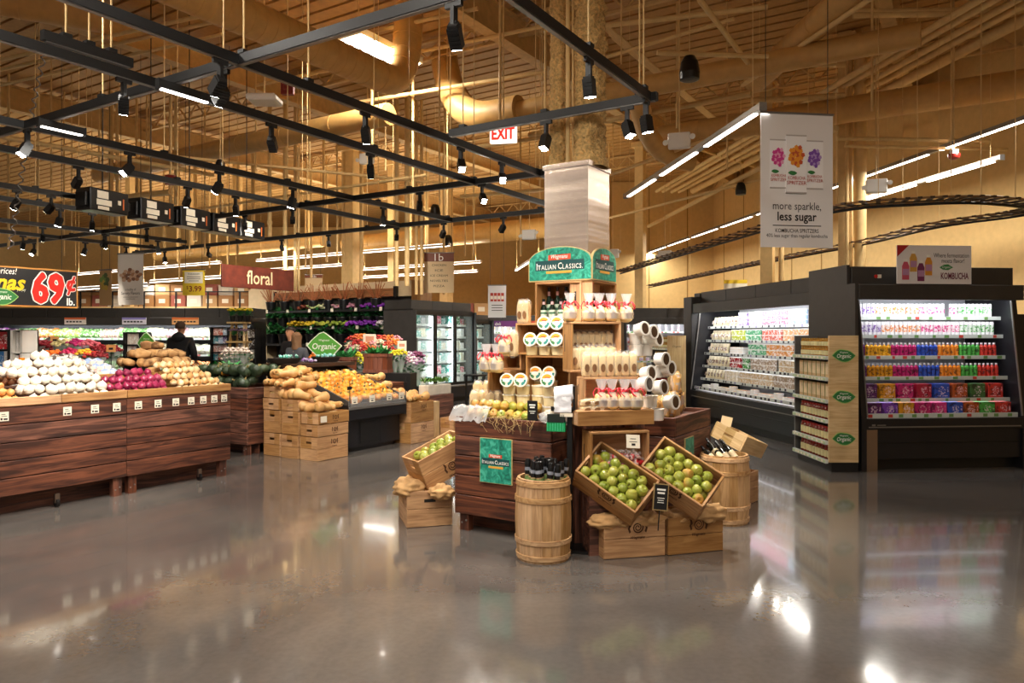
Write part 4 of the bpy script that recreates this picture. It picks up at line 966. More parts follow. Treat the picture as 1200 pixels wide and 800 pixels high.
def crate(label, loc, rz=0, W=.48, D=.31, H=.28, boards=2, logo=True, W3=None, rot=None, group=None, name='wooden_crate', fill=None, logo_z=None, logo_s=.055, cat='crate'):
    Wd = W3 or CRATE; t = thing(name, label, cat, loc, rz, group, rot); th = .014; h = H / boards
    m = MB(); m.bx(-W / 2 + th, W / 2 - th, -D / 2 + th, D / 2 - th, .004, .018); m.build('floor_panel', Wd['x'], t)
    for s in (-1, 1):
        m = MB(); y0, y1 = (-D / 2, -D / 2 + th) if s < 0 else (D / 2 - th, D / 2)
        for i in range(boards): m.bx(-W / 2, W / 2, y0, y1, i * h + .002, (i + 1) * h - .002)
        m.build('side_panel', Wd['x'], t, bevel=.003)
        m = MB(); x0, x1 = (-W / 2, -W / 2 + th) if s < 0 else (W / 2 - th, W / 2); ya, yb = -D / 2 + th + .001, D / 2 - th - .001
        for i in range(boards - 1): m.bx(x0, x1, ya, yb, i * h + .002, (i + 1) * h - .002)
        z0, z1 = (boards - 1) * h + .002, H - .002; hz = (z0 + z1) / 2; hw, hh = min(.045, D * .16), min(.014, h * .12)
        m.bx(x0, x1, ya, -hw, z0, z1); m.bx(x0, x1, hw, yb, z0, z1); m.bx(x0, x1, -hw, hw, z0, hz - hh); m.bx(x0, x1, -hw, hw, hz + hh, z1)
        m.build('end_panel', Wd['y'], t)
    if logo:
        m = MB(); z = logo_z if logo_z is not None else H - h * .5 + .005
        swirl_logo(m, Matrix.Translation((.02, -D / 2 - .0012, z)), logo_s); m.build('printed_logo', LOGOINK, t)
    if fill:
        m = MB(); m.bx(-W / 2 + th + .002, W / 2 - th - .002, -D / 2 + th + .002, D / 2 - th - .002, .02, fill); m.build('liner', HAYM, t)
    return t
def barrel(label, loc, h=.545, r=.185, group=None):
    t = thing('wooden_barrel', label, 'barrel', loc, rnd.uniform(0, 6))
    def rad(z): return r * (.93 + .1 * math.sin(math.pi * (z / h * .9 + .05)))
    n = 18; m = MB(); m2 = MB()
    for k in range(n):
        a0, a1 = 2 * math.pi * (k + .012) / n, 2 * math.pi * (k + .988) / n; q = [a0 + (a1 - a0) * j / 3 for j in range(4)]; vs = []; nz = 10
        for i in range(nz + 1):
            z = h * i / nz
            vs += [(rad(z) * math.cos(a), rad(z) * math.sin(a), z) for a in q]
        nq = len(vs); vs += [(x * .9, y * .9, z) for x, y, z in vs]
        fs = []
        for i in range(nz):
            for j in range(3):
                b = i * 4 + j; fs.append((b, b + 1, b + 5, b + 4)); fs.append((nq + b + 1, nq + b, nq + b + 4, nq + b + 5))
            fs.append((i * 4, i * 4 + 4, nq + i * 4 + 4, nq + i * 4)); fs.append((i * 4 + 7, i * 4 + 3, nq + i * 4 + 3, nq + i * 4 + 7))
        for j in range(3): b = nz * 4 + j; fs.append((b, b + 1, nq + b + 1, nq + b))
        m.add(vs, fs, k % 2, False)
    m.build('staves', [OAK['z'], wood('barrel_oak_light', '#a87c4a', '#d8ac78', 2, .6)], t)
    for z in (.03, .135, h - .135, h - .03):
        m = MB(); hh = .018
        m.lathe([(rad(z - hh) + .001, z - hh), (rad(z - hh) + .008, z - hh + .003), (rad(z + hh) + .008, z + hh - .003), (rad(z + hh) + .001, z + hh)], 40, caps=False); m.build('hoop', OAK['x'], t)
    m = MB(); m.lathe([(.001, h * .55), (rad(h * .55) * .88, h * .55)], 24); m.lathe([(.001, .02), (rad(.02) * .9, .02)], 24); m.build('barrel_head', OAK['x'], t)
    return t

# --- the two plank bins and the core
LB = wood_bin('produce_bin', 'dark plank bin of pears carrying the square green sign, left side of the cheese display', 'bin', tuple(gr(-3.39, 4.59)), RZ, .85, .61, .885, 5, deck=.80)
m = MB(); m.bx(0, .285, -.014, 0, 0, .335, 1); m.bx(.004, .281, -.0155, -.0135, .004, .331, 0)
m.bx(.02, .265, -.017, -.0155, .135, .185, 4); m.prism([(.085, .19), (.2, .19), (.2, .215), (.085, .215)], -.018, -.0155, 2); m.bx(.08, .21, -.017, -.0155, .112, .128, 3)
m.text('Wegmans', .03, (.142, -.0185, .203), 5, shear=.25, width=.09, bold=.01); m.smallcaps('ITALIAN CLASSICS', .04, (.142, -.0175, .157), 5, .235)
SIGNM = [GREENSIGN, flat('sign_edge', '#c9b27a', .5), flat('brand_red', '#d24a2a', .5), flat('gold_bar', '#d9a441', .5), flat('deep_teal', '#12484a', .5), WINK]
m.build('sign_board', SIGNM, LB, (.245, -.002, .40))
RB = wood_bin('produce_bin', 'dark plank bin of bagged biscotti behind the right tilted apple crate', 'bin', tuple(gr(-2.5, 5.36)), RZ, .60, .89, .88, 5, deck=.84)
m = MB(); m.bx(0, .2, -.012, 0, 0, .27, 1); m.bx(.003, .197, -.0135, -.0115, .003, .267, 0); m.bx(.07, .13, -.015, -.0135, .13, .15, 2); m.bx(.02, .18, -.0145, -.0135, .095, .126, 4); m.smallcaps('ITALIAN CLASSICS', .025, (.1, -.0155, .108), 5, .15)
o = m.build('sign_board', SIGNM, RB, (.602, .2, .43)); o.rotation_euler = (0, 0, R(90))
m = MB(); T = Matrix.Rotation(RZ, 4, 'Z')
for (a0, a1, b0, b1) in [(-3.39, -3.16, 5.22, 6.25), (-3.15, -2.52, 6.0, 6.25), (-3.15, -2.55, 5.22, 5.54)]: m.bx(a0, a1, b0, b1, 0, .87, 0, T)
tri = [(-2.53, 4.88), (-2.13, 5.34), (-2.53, 5.34)]
n0 = [gr(a, b, 0) for a, b in tri]; n1 = [gr(a, b, .87) for a, b in tri]; m.add([tuple(v) for v in n0 + n1], [(2, 1, 0), (3, 4, 5), (0, 1, 4, 3), (1, 2, 5, 4), (2, 0, 3, 5)])
tag(m.build('display_plinth', BARN['z'], bevel=.004), 'dark wooden core plinth of the cheese display behind the red candy crate', 'plinth')

def on_b(px, b):
    k = (px - 600) / F_PX; return b * (k * V.y - V.x) / (U.x - k * U.y)
def zof(py, Y): return 1.5 - (py - HOR) * Y / F_PX
def box_shelf(label, loc, rz, W, H, D, mats=None, slats=True):
    """a crate standing on its side, open to -y; origin at the front left foot"""
    Wd = mats or CRATE; t = thing('display_crate', label, 'crate', loc, rz); th = .016
    m = MB(); m.bx(0, W, 0, D, H - th, H); m.build('top_board', Wd['x'], t, bevel=.002)
    m = MB(); m.bx(0, W, 0, D, 0, th); m.build('bottom_board', Wd['x'], t, bevel=.002)
    for x in (0, W - th):
        m = MB(); k = D / 2
        for i in range(2): m.bx(x, x + th, i * k + .002, (i + 1) * k - .002, th, H - th)
        m.bx(x - .001 if x == 0 else x + th - .002, x + .003 if x == 0 else x + th + .001, D * .7, D * .78, H * .4, H * .75, 1)
        m.build('side_board', [Wd['z'], INK], t)
    m = MB(); m.bx(th, W - th, D - .012, D, th, H - th); m.build('back_board', Wd['x'], t)
    return t
def crate_b(label, px0, px1, b, z0, z1, D):
    a0, a1 = on_b(px0, b), on_b(px1, b); return box_shelf(label, tuple(gr(a0, b, z0)), RZ, a1 - a0, z1 - z0, D), a0, a1
L1, l1a, l1b = crate_b('wooden crate on its side at the foot of the left tub tower, two tubs inside', 616, 668, 4.96, .90, 1.345, .42)
L2, l2a, l2b = crate_b('wooden crate on its side between the tub tower and the bottle crate', 604, 668, 5.06, 1.347, 1.60, .36)
L3, l3a, l3b = crate_b('upper wooden crate holding dark wine bottles under the green arched sign', 627, 681, 5.16, 1.602, 1.93, .34)
X3 = box_shelf('upper wooden crate opening to the right under the small green sign', tuple(gr(-2.50, 5.18, 1.602)), math.atan2(V.y, V.x), .46, .328, .2)
PR = R(13); Pv = Vector((math.cos(PR), math.sin(PR), 0)); Nv = Vector((math.sin(PR), -math.cos(PR), 0))
def crate_m(label, px0, px1, Y, z0, z1, D, nm=None):
    p = at(px0, HOR, Y); k = (px1 - 600) / F_PX; L = (k * p.y - p.x) / (Pv.x - k * Pv.y)
    return box_shelf(label, (p.x, p.y, z0), PR, L, z1 - z0, D), p, L
M2, m2p, m2L = crate_m('wooden crate on its side full of wrapped cheeses in the middle of the display', 669, 728, 5.30, 1.235, 1.60, .2)
M1, m1p, m1L = crate_m('low wooden crate under the middle row of wrapped cheeses', 684, 748, 5.17, .99, 1.205, .16)
M0, m0p, m0L = crate_m('shallow wooden tray shelf carrying ribboned cheese bags at the display front', 677, 766, 5.0, .885, .985, .32)
m = MB(); m.bx(.06, .12, .24, .3, -.885, 0); m.bx(m0L - .12, m0L - .06, .24, .3, -.885, 0); m.build('leg', BARN['z'], M0); m = MB(); m.bx(.001, m0L - .001, -.012, -.001, .0, .1); m.build('front_board', CRATE['x'], M0, bevel=.002)
R2 = box_shelf('wooden crate at the right of the display under the middle white tubs', tuple(gr(-2.30, 5.42, .885)), math.atan2(V.y, V.x), .38, .30, .2, PALE)
R3 = box_shelf('taller wooden crate at the right of the display carrying the upper white tubs', tuple(gr(-2.44, 5.30, 1.19)), math.atan2(V.y, V.x), .4, .15, .24)
R4 = box_shelf('wooden side crate on the left end of the display beside the pale bags', tuple(gr(-3.36, 5.0, .885)), RZ, .22, .33, .3)
R5 = box_shelf('small wooden crate on the left end of the display, topmost under the ribboned bag', tuple(gr(-3.30, 5.1, 1.217)), RZ, .2, .13, .24)

# --- arched green sign
def arch(w, h, hs, n=14):
    return [(0, 0), (w, 0)] + [(w / 2 + w / 2 * math.cos(math.pi * i / n), hs + (h - hs) * math.sin(math.pi * i / n)) for i in range(n + 1)]
sg = thing('arched_sign', 'green marbled arched sign reading Italian Classics on top of the cheese display', 'sign', tuple(gr(-3.07, 5.17, 1.935)), RZ)
def sign_face(w, hs, h, nm, loc, rz, mbrd):
    m = MB(); m.prism(arch(w, h, hs), 0, .02, 1); m.prism([(x * (w - .016) / w + .008, z * (h - .016) / h + .008) for x, z in arch(w, h, hs)], -.0015, 0, 0)
    k = w / .57; c = w / 2
    m.bx(c - .22 * k, c + .22 * k, -.003, -.0015, .085, .165, 4); m.prism([(c - .1 * k, .165), (c + .1 * k, .17), (c + .1 * k, .212), (c - .1 * k, .208)], -.004, -.0015, 2); m.bx(c - .12 * k, c + .11 * k, -.0035, -.0015, .06, .08, 3)
    m.text('Wegmans', .045, (c, -.0045, .19), 5, shear=.25, width=.15 * k, bold=.01); m.smallcaps('ITALIAN CLASSICS.', .072, (c, -.004, .117), 5, .415 * k)
    o = m.build(nm, mbrd, sg); o.location = loc; o.rotation_euler = (0, 0, rz); return o
sign_face(.57, .16, .275, 'front_board', (0, 0, 0), 0, SIGNM)
sign_face(.45, .16, .265, 'side_board', (.575, 0, 0), R(90), SIGNM)

# --- goods: kinds
TUBC = flat('cream_tub', '#e9d6a8', .35, var=.05); TART = objcol('lid_artwork', .4, '#2f7a55', 30)
def make_tub(r=.052, h=.075, white=False, name='cheese_tub'):
    t = thing(name, 'tub', 'cheese tub')
    m = MB(); m.lathe([(r * .84, 0), (r * .9, .004), (r * .97, h * .86), (r * .97, h * .88)], 20); m.build('tub', WHITE if white else TUBC, t)
    m = MB(); m.lathe([(r * 1.03, h * .86), (r * 1.05, h * .98), (r * .99, h), (r * .93, h), (r * .9, h * .985)], 24, caps=True); m.build('lid', WHITE, t)
    m = MB(); m.lathe([(.001, h * .992), (r * .86, h * .992)], 24, 1 if white else 0, caps=False)
    if white: m.prism([(r * .62 * math.cos(i * .4488), r * .8 * math.sin(i * .4488)) for i in range(14)], -.0018, 0, 2, Matrix.Translation((0, 0, h * .99)) @ Matrix.Rotation(R(-90), 4, 'X') @ Matrix.Scale(-1, 4, (0, 0, 1)) if False else Matrix.Translation((0, 0, h * .993)) @ Matrix.Rotation(R(-90), 4, 'X'))
    else:
        def sect(a0, a1, r0, r1, mt, z=.0006):
            n = 8; vs = []
            for i in range(n + 1):
                a = a0 + (a1 - a0) * i / n; vs += [(r0 * math.cos(a), r0 * math.sin(a), h * .992 + z), (r1 * math.cos(a), r1 * math.sin(a), h * .992 + z)]
            m.add(vs, [(2 * i, 2 * i + 1, 2 * i + 3, 2 * i + 2) for i in range(n)], mt)
        sect(R(35), R(165), r * .35, r * .82, 3); sect(R(175), R(255), r * .45, r * .84, 4); sect(R(285), R(365), r * .45, r * .84, 5)
        m.bx(-r * .6, r * .5, -r * .22, r * .2, h * .992, h * .992 + .001, 1); m.bx(-r * .3, r * .35, r * .28, r * .42, h * .992, h * .992 + .0014, 6)
    m.build('lid_label', [flat('lid_pale_print', '#e9e4cf', .4), flat('lid_white', '#f7f4ea', .4), flat('lid_dark_print', '#4a3626', .4, var=.4), flat('lid_orange', '#e8a02c', .4), flat('lid_green', '#3f7d4c', .4), flat('lid_teal', '#2f8a86', .4), flat('lid_red', '#b83a2c', .4)], t)
    return t
tubk = Kind(make_tub()); tubw = Kind(make_tub(.052, .085, True, 'white_cheese_tub'))
def facing(d, tilt=0):
    """rotation turning local +Z to look along d with local +Y kept up"""
    d = Vector(d).normalized(); up = Vector((0, 0, 1)); x = up.cross(d).normalized(); y = d.cross(x); return Matrix((x, y, d)).transposed().to_euler()
LAB_T = 'cream cheese tub with colourful round lid '
def face_tub(px, py, b, where, d=None):
    a = on_b(px, b); p = gr(a, b); z = zof(py, p.y); dd = d or (-V * .95 + Vector((.25, 0, .12)))
    tubk.put((p.x, p.y, z), label=LAB_T + 'facing front, ' + where, group='cheese tubs shown lid first', rot=facing(dd))
def up_tub(px, b, z, where, n):
    a = on_b(px, b); p = gr(a, b, z)
    for k in range(n): tubk.put((p.x, p.y, z + .0755 * k), rnd.uniform(0, 6), 'upright cream cheese tub ' + where, 'upright cheese tubs ' + where)
for px in (597, 613, 631, 644):
    b = 4.88 if px != 631 else 4.93
    up_tub(px, b, .892, 'stacked behind the pears', 3)
    if px != 631: face_tub(px, 446, b - .03, 'leftmost of the row behind the pears' if px == 597 else ('second in the row behind the pears' if px == 613 else 'rightmost of the row behind the pears'))
for px, w_ in ((630, 'left inside the lower crate'), (646, 'right inside the lower crate')):
    a = on_b(px, 5.12); p = gr(a, 5.12)
    for k in range(3): tubk.put((p.x, p.y, .918 + .0755 * k), rnd.uniform(0, 6), 'upright cream cheese tub stacked inside the lower crate', 'upright cheese tubs inside the lower crate')
    face_tub(px, 438, 5.08, w_)
for px, w_ in ((624, 'leftmost on top of the lower crate'), (639, 'middle on top of the lower crate'), (654, 'rightmost on top of the lower crate')):
    up_tub(px, 5.0, 1.347, 'on top of the lower crate', 1); face_tub(px, 399, 4.99, w_)
for px, w_ in ((640, 'left of the two topmost'), (655, 'right of the two topmost')):
    a = on_b(px, 5.05); p = gr(a, 5.05)
    face_tub(px, 380, 5.05, w_)
# white tubs at the right
fd = (U * .8 + Nv * .55 + Vector((0, 0, .12)))
WT = [(747, 387, 5.5, 'topmost'), (757, 390, 5.58, 'second from the top'), (762, 399, 5.62, 'just right of the upper stack'), (770, 421, 5.45, 'upper one of the middle group'), (777, 431, 5.5, 'lower one of the middle group'), (754, 438, 5.25, 'left one of the lower group'), (750, 450, 5.18, 'leftmost of the lower group'), (767, 454, 5.2, 'right one of the lower group'), (781, 471, 5.28, 'lowest, on the right plank bin')]
for px, py, Y, w_ in WT:
    p = at(px, py, Y); tubw.put(tuple(p), label='white cheese tub on its side at the display right, ' + w_, group='white cheese tubs on their sides', rot=facing(fd + Vector((rnd.uniform(-.2, .2), 0, rnd.uniform(-.1, .1)))))
for px, Y, z, n, w_ in [(745, 5.56, 1.345, 2, 'on the tall right crate'), (757, 5.64, 1.345, 2, 'on the tall right crate'), (768, 5.5, 1.187, 1, 'on the middle right crate'), (777, 5.56, 1.187, 1, 'on the middle right crate'), (757, 5.28, .986, 1, 'at the right end of the tray shelf'), (770, 5.32, .888, 1, 'on the right plank bin'), (762, 5.3, .986, 1, 'at the right end of the tray shelf')]:
    p = at(px, HOR, Y)
    for k in range(n): tubw.put((p.x, p.y, z + .086 * k), rnd.uniform(0, 6), 'upright white cheese tub ' + w_, 'upright white tubs ' + w_)
# wrapped cheeses, ribboned bags, biscotti bags
CHE = flat('pale_cheese', '#dcbf86', .45, var=.12, bump=.15); CLAB = flat('cheese_label', '#7a5636', .5, var=.3); RIB = flat('red_ribbon', '#d0283c', .35)
def make_wedge():
    m = MB(); m.cushion((0, 0, .066), (.036, .028, .066), .45, 18, 12, 0, .22, 3, 2.5, .25); o = m.build('wrapped_cheese', CHE)
    m = MB(); m.cushion((0, 0, .068), (.041, .033, .073), .5, 14, 10, 0, .3, 3, 3.5, .15); m.build('wrap', clear('thin_wrap', '#ffffff', .14, .1), o)
    m = MB(); m.prism([(.017 * math.cos(i * .5236), .05 + .024 * math.sin(i * .5236)) for i in range(12)], -.037, -.033); m.build('paper_label', CLAB, o, label='brown oval label'); return tag(o, 'c', 'cheese')
wedge = Kind(make_wedge())
def make_gift():
    m = MB(); m.cushion((0, 0, .05), (.045, .037, .05), .6, 16, 10, 0, .2, 8); o = m.build('ribboned_cheese_bag', CHE)
    m = MB(); m.lathe([(.05, .02), (.052, .06), (.03, .1), (.012, .115), (.022, .135), (.04, .19)], 14, caps=False); m.build('clear_bag', FILM, o)
    m = MB(); m.lathe([(.015, .108), (.02, .114), (.015, .122)], 10)
    for k in range(5):
        a = k * 1.3; m.tube([(0, 0, .116), (.04 * math.cos(a), .04 * math.sin(a) - .01, .135), (.06 * math.cos(a), .05 * math.sin(a) - .015, .105), (.055 * math.cos(a + .4), .05 * math.sin(a + .4) - .02, .085)], .004, 5)
    m.build('ribbon', RIB, o); m = MB(); m.prism([(.02 * math.cos(i * .5236), .05 + .022 * math.sin(i * .5236)) for i in range(12)], -.045, -.04); m.build('paper_label', CLAB, o, label='round brown label'); return tag(o, 'g', 'cheese bag')
gift = Kind(make_gift())
for px, py, Y, w_ in [(668, 375, 5.38, 'leftmost on the middle crate top'), (690, 375, 5.4, 'second on the middle crate top'), (702, 375, 5.42, 'third on the middle crate top'), (716, 375, 5.44, 'fourth on the middle crate top'), (734, 375, 5.5, 'rightmost on the middle crate top')]:
    p = at(px, py, Y); gift.put((p.x, p.y, 1.602), PR, 'red ribboned clear bag of cheese, ' + w_, 'ribboned bags on the middle crate', scale=1.1)
for i, px in enumerate((705, 717, 732, 745)):
    p = at(px, HOR, 5.12); gift.put((p.x, p.y, .987), PR, 'red ribboned clear bag of cheese on the front tray shelf, %s from the left' % ordinal(i), 'ribboned bags on the front tray')
for px, py, Y in [(570, 412, 5.75), (582, 412, 5.7), (592, 414, 5.68)]:
    p = at(px, py, Y); gift.put((p.x, p.y, 1.215 if px < 585 else 1.35), RZ, 'red ribboned clear bag of cheese on the left end of the display at x order %d' % px if False else 'red ribboned clear bag of cheese on the left end of the display', 'ribboned bags on the left end', scale=1.15)
for i in range(7):
    p = m2p + Pv * (.05 + i * (m2L - .1) / 6) - Nv * .06; wedge.put((p.x, p.y, 1.252 + .0), PR + rnd.uniform(-.4, .4), 'wrapped pale cheese standing inside the middle crate', 'wrapped cheeses inside the middle crate', scale=(1, 1, 1.25))
for i in range(7):
    p = m2p + Pv * (.05 + i * (m2L - .1) / 6) + Nv * -.12; wedge.put((p.x, p.y, 1.252 + .1), PR + rnd.uniform(-.4, .4), 'wrapped pale cheese at the back of the middle crate', 'wrapped cheeses at the back of the middle crate', scale=(1, 1, 1.3))
for i in range(7):
    p = m1p + Pv * (.04 + i * (m1L - .06) / 6) - Nv * .06; wedge.put((p.x, p.y, 1.207), PR + rnd.uniform(-.3, .3), 'wrapped pale cheese in the row on the low middle crate', 'wrapped cheeses on the low middle crate')
for i in range(3):
    for k in range(2):
        p = m0p + Pv * (.04 + i * .07) - Nv * .07; wedge.put((p.x, p.y, .987 + .045 * k), PR, 'wrapped pale cheese lying at the left end of the front tray shelf', 'wrapped cheeses lying on the front tray', rot=(R(90) if False else 0, R(84), PR), scale=(.7, 1, .9))
BISC = flat('biscotti', '#c79a5a', .7, var=.3, bump=.5)
m = MB(); m.cushion((0, 0, .075), (.042, .032, .075), .5, 22, 16, 0, .5, 21, 4.5); o = m.build('biscotti_bag', BISC)
m = MB(); m.ball((0, 0, .078), (.05, .04, .085), 12, 8, 0, .3, 9); m.build('clear_bag', FILM, o); bisc = Kind(tag(o, 'b', 'biscuit bag'))
for i in range(5):
    p = gr(-2.1 + (i % 2) * .05, 5.44 + i * .085); bisc.put((p.x, p.y, .845), rnd.uniform(0, 3), 'clear bag of tan biscotti in the row on the right plank bin', 'biscotti bags on the right plank bin', scale=1.1)
for i in range(3):
    p = gr(-2.13, 5.95 + i * .08); bisc.put((p.x, p.y, .845 + .16 * (i == 1)), rnd.uniform(0, 3), 'clear bag of tan biscotti at the back of the right plank bin', 'biscotti bags at the back of the right bin', scale=1.15)
m = MB(); m.bx(-.09, .09, -.06, .06, 0, .09); o = m.build('gift_box', [PALE['x']], None, tuple(gr(-2.15, 5.88, .84)), RZ); tag(o, 'small pale wooden box behind the biscotti bags', 'box')
# pale bags at the left end
for i, (px, py, Y) in enumerate([(556, 462, 5.62), (565, 462, 5.62), (574, 462, 5.6), (583, 464, 5.58), (560, 452, 5.68), (571, 450, 5.66)]):
    p = gr(on_b(px, 5.02 + .05 * (i % 2) + .08 * (i > 3)), 5.02 + .05 * (i % 2) + .08 * (i > 3)); wedge.put((p.x, p.y, .885 if i < 4 else .96), RZ + rnd.uniform(-.5, .5), 'wrapped pale cheese heaped at the left corner of the pear bin', 'wrapped cheeses at the left corner of the pear bin', scale=1.15)
for px, Y, z in [(594, 5.72, 1.347), (602, 5.66, 1.347), (611, 5.6, 1.6), (617, 5.62, 1.6)]:
    p = gr(on_b(px, 5.16), 5.16) if z > 1.5 else at(px, HOR, Y); wedge.put((p.x, p.y, z), RZ, 'tall wrapped pale cheese %s' % ('on the left crate edge' if z < 1.5 else 'left of the bottle crate'), 'tall wrapped cheeses ' + ('on the left crate edge' if z < 1.5 else 'left of the bottle crate'), scale=(1, 1, 1.35))
# wine-like bottles in the top crate
m = MB(); m.lathe([(.02, 0), (.023, .004), (.023, .085), (.02, .1), (.0095, .12), (.0095, .15)], 14); o = m.build('dark_bottle', flat('dark_green_glass', '#10241a', .12)); tag(o, 'b', 'bottle')
m = MB(); m.lathe([(.0234, .012), (.0234, .078)], 14, [0], caps=False); m.lathe([(.0237, .05), (.0237, .062)], 14, [1], caps=False); m.build('paper_label', [flat('mint_label', '#cfe0cf', .5), flat('green_band', '#2c6b4a', .5)], o)
m = MB(); m.lathe([(.0105, .11), (.0112, .138)], 12, caps=False); m.build('neck_label', flat('pink_label', '#d9b0b8', .5), o, label='pink neck label')
m = MB(); m.lathe([(.0115, .138), (.0115, .158)], 12); m.build('cap', BLACKM, o); dbot = Kind(o)
for i in range(5):
    for k in range(2):
        a = l3a + .05 + i * (l3b - l3a - .1) / 4; p = gr(a, 5.215 + .09 * k)
        dbot.put((p.x, p.y, 1.619 + .13 * k * .0), 0, 'dark green bottle with pink neck, %s row of the upper crate' % ('front' if k == 0 else 'back'), '%s row of dark bottles' % ('front' if k == 0 else 'back'), scale=1.12 if k == 0 else (1.1, 1.1, 1.75))
for i in range(4):
    p = gr(-2.56, 5.28 + i * .07); dbot.put((p.x, p.y, 1.619), 0, 'dark green bottle inside the crate opening to the right', 'dark bottles in the right opening crate')

# --- fruit
def apple_mesh(name, mat, r=.04, pear=False):
    m = MB()
    if pear: pr = [(.002, .0), (r * .6, .004), (r * .95, r * .5), (r, r * .95), (r * .8, r * 1.5), (r * .5, r * 2.0), (r * .35, r * 2.35), (.002, r * 2.45)]
    else: pr = [(.002, r * .12), (r * .35, 0), (r * .75, r * .18), (r * .98, r * .7), (r, r * 1.05), (r * .85, r * 1.5), (r * .5, r * 1.74), (r * .22, r * 1.7), (.003, r * 1.5)]
    m.lathe([(a, z - r * .9) for a, z in pr], 14); o = m.build(name, mat)
    m = MB(); zt = (r * 2.4 if pear else r * 1.5) - r * .9; m.cyl((0, 0, zt), (r * .12, 0, zt + r * .45), r * .05, n=5); m.build('stem', flat('fruit_stem', '#5a3d1e', .8), o); return o
APG = fruit('green_apple_skin', ['#76852a', '#8f9a38', '#a7a548', '#838f30', '#b58c42'], .3, 5, .45)
apple = Kind(tag(apple_mesh('green_apple', APG), 'a', 'apple'))
PEAR = fruit('pear_skin', ['#7d8a2c', '#a9a03c', '#c2a24a', '#b8843c', '#8c9a34'], .45, 8, .4)
pear = Kind(tag(apple_mesh('pear', PEAR, .036), 'p', 'pear'))
# pears in the left bin: a bed of straw under them
for x, y, z in heap(.03, .68, .025, .28, lambda x, y: .885 + .1 * min(1, y / .2), .0345, .2, 1.2):
    if z > .84: pear.put(LB.matrix_basis @ Vector((x, y, z)), label='yellow green pear heaped in the plank bin below the cheese tubs', group='pears in the plank bin', rot=rrot())
m = MB()
for i in range(34):
    x = rnd.uniform(.28, .72); y = rnd.uniform(-.012, .06); L = rnd.uniform(.03, .12)
    m.tube([(x, y + .03, .885 + rnd.uniform(0, .03)), (x + rnd.uniform(-.02, .02), -.01, .892), (x + rnd.uniform(-.05, .05), -.014, .885 - L * .5), (x + rnd.uniform(-.06, .06), -.012, .885 - L)], .0012, 3)
o = m.build('packing_straw', HAYM, None, LB.location, RZ); tag(o, 'pale wood straw hanging over the front edge of the pear bin', 'straw', kind='stuff')
m = MB()
def film(u, v):
    x = .0 + u * .34; return (x - .04, -.025 + v * .14 + .02 * mnoise.noise(Vector((u * 6, v * 4, 2))), .885 + .07 * math.sin(v * 2.2) + .03 * mnoise.noise(Vector((u * 8, v * 7, 1))) - (.09 * max(0, .4 - v)))
m.grid(film, 18, 10); o = m.build('plastic_film', FILM, None, LB.location, RZ); tag(o, 'crumpled clear plastic film over the left corner of the pear bin', 'plastic film')

# --- tilted crates of apples at the front
e1 = Vector((.777, -.375, -.502)).normalized(); e2 = Vector((.633, .519, .578)); e2 = (e2 - e1 * e2.dot(e1)).normalized(); e3 = e1.cross(e2)
def tilted(label, corner, Wc, Dc, Hc, E, group_label):
    Mx = Matrix(E).transposed(); o = Vector(corner) + E[0] * Wc / 2 + E[1] * Dc / 2 - E[2] * Hc
    t = crate(label, tuple(o), rot=Mx.to_euler(), W=Wc, D=Dc, H=Hc, fill=.04)
    T4 = Mx.to_4x4(); T4.translation = o
    for x, y, z in heap(-Wc / 2 + .018, Wc / 2 - .018, -Dc / 2 + .018, Dc / 2 - .018, lambda x, y: Hc - .02 - .03 * math.sin(6 * x), .0355, .25, 1.6):
        if z < .06: z = .085
        apple.put(T4 @ Vector((x, y, z)), label='green apple in ' + group_label, group='apples in ' + group_label, rot=rrot(), scale=rnd.uniform(.92, 1.05))
    return t, T4
TA, _ = tilted('tilted wooden crate of green apples beside the front barrel', at(674, 551, 4.93), .48, .31, .2, (e1, e2, e3), 'the tilted crate beside the front barrel')
TB, _ = tilted('tilted wooden crate of green apples on the right, its rim by the chalkboard sign', at(751, 545, 4.99), .48, .31, .2, (e1, e2, e3), 'the right tilted crate')
def lower(label, p0, ang, W, D, H, **k):
    d = Vector((math.cos(ang), math.sin(ang), 0)); nn = Vector((-d.y, d.x, 0)); c = Vector(p0) + d * W / 2 + nn * D / 2
    return crate(label, (c.x, c.y, 0), ang, W, D, H, **k)
CA = lower('low wooden crate with dark logo under the left tilted apple crate', gnd(708, 656), R(13), .44, .33, .265, fill=.17)
CB = lower('low wooden crate with dark logo under the right tilted apple crate', gnd(783, 651), R(17), .43, .33, .255, fill=.16)
def burlap(label, lumps, loc):
    m = MB()
    for i, (c, r) in enumerate(lumps): m.ball(c, r, 40, 26, 0, .34, i * 3.3 + loc[0], None, 2.3)
    o = m.build('burlap_cloth', BURLAP, None, loc); tag(o, label, 'burlap')
cA = gnd(708, 656)
burlap('brown burlap bunched in the crate under the left tilted apple crate', [((.02, .05, .245), (.12, .07, .05)), ((.1, .12, .24), (.14, .1, .05)), ((.3, .13, .245), (.12, .08, .05))], tuple(cA))
cB = gnd(783, 651)
burlap('brown burlap bunched in the crate under the right tilted apple crate', [((.3, .14, .26), (.14, .09, .07)), ((.1, .14, .235), (.12, .1, .05)), ((.0, .1, .25), (.05, .07, .05))], tuple(cB))
t = thing('chalkboard_sign', 'small black chalkboard price sign between the two tilted apple crates', 'sign', tuple(at(773, 598, 4.86)), R(8), rot=(R(-8), R(7), R(8)))
m = MB(); m.bx(-.052, .052, -.006, .006, -.0, .175, 1); m.bx(-.045, .045, -.0075, -.006, .007, .168, 0); m.build('board', [BLACK, flat('sign_gold_rim', '#a58a5a', .5)], t)
m = MB()
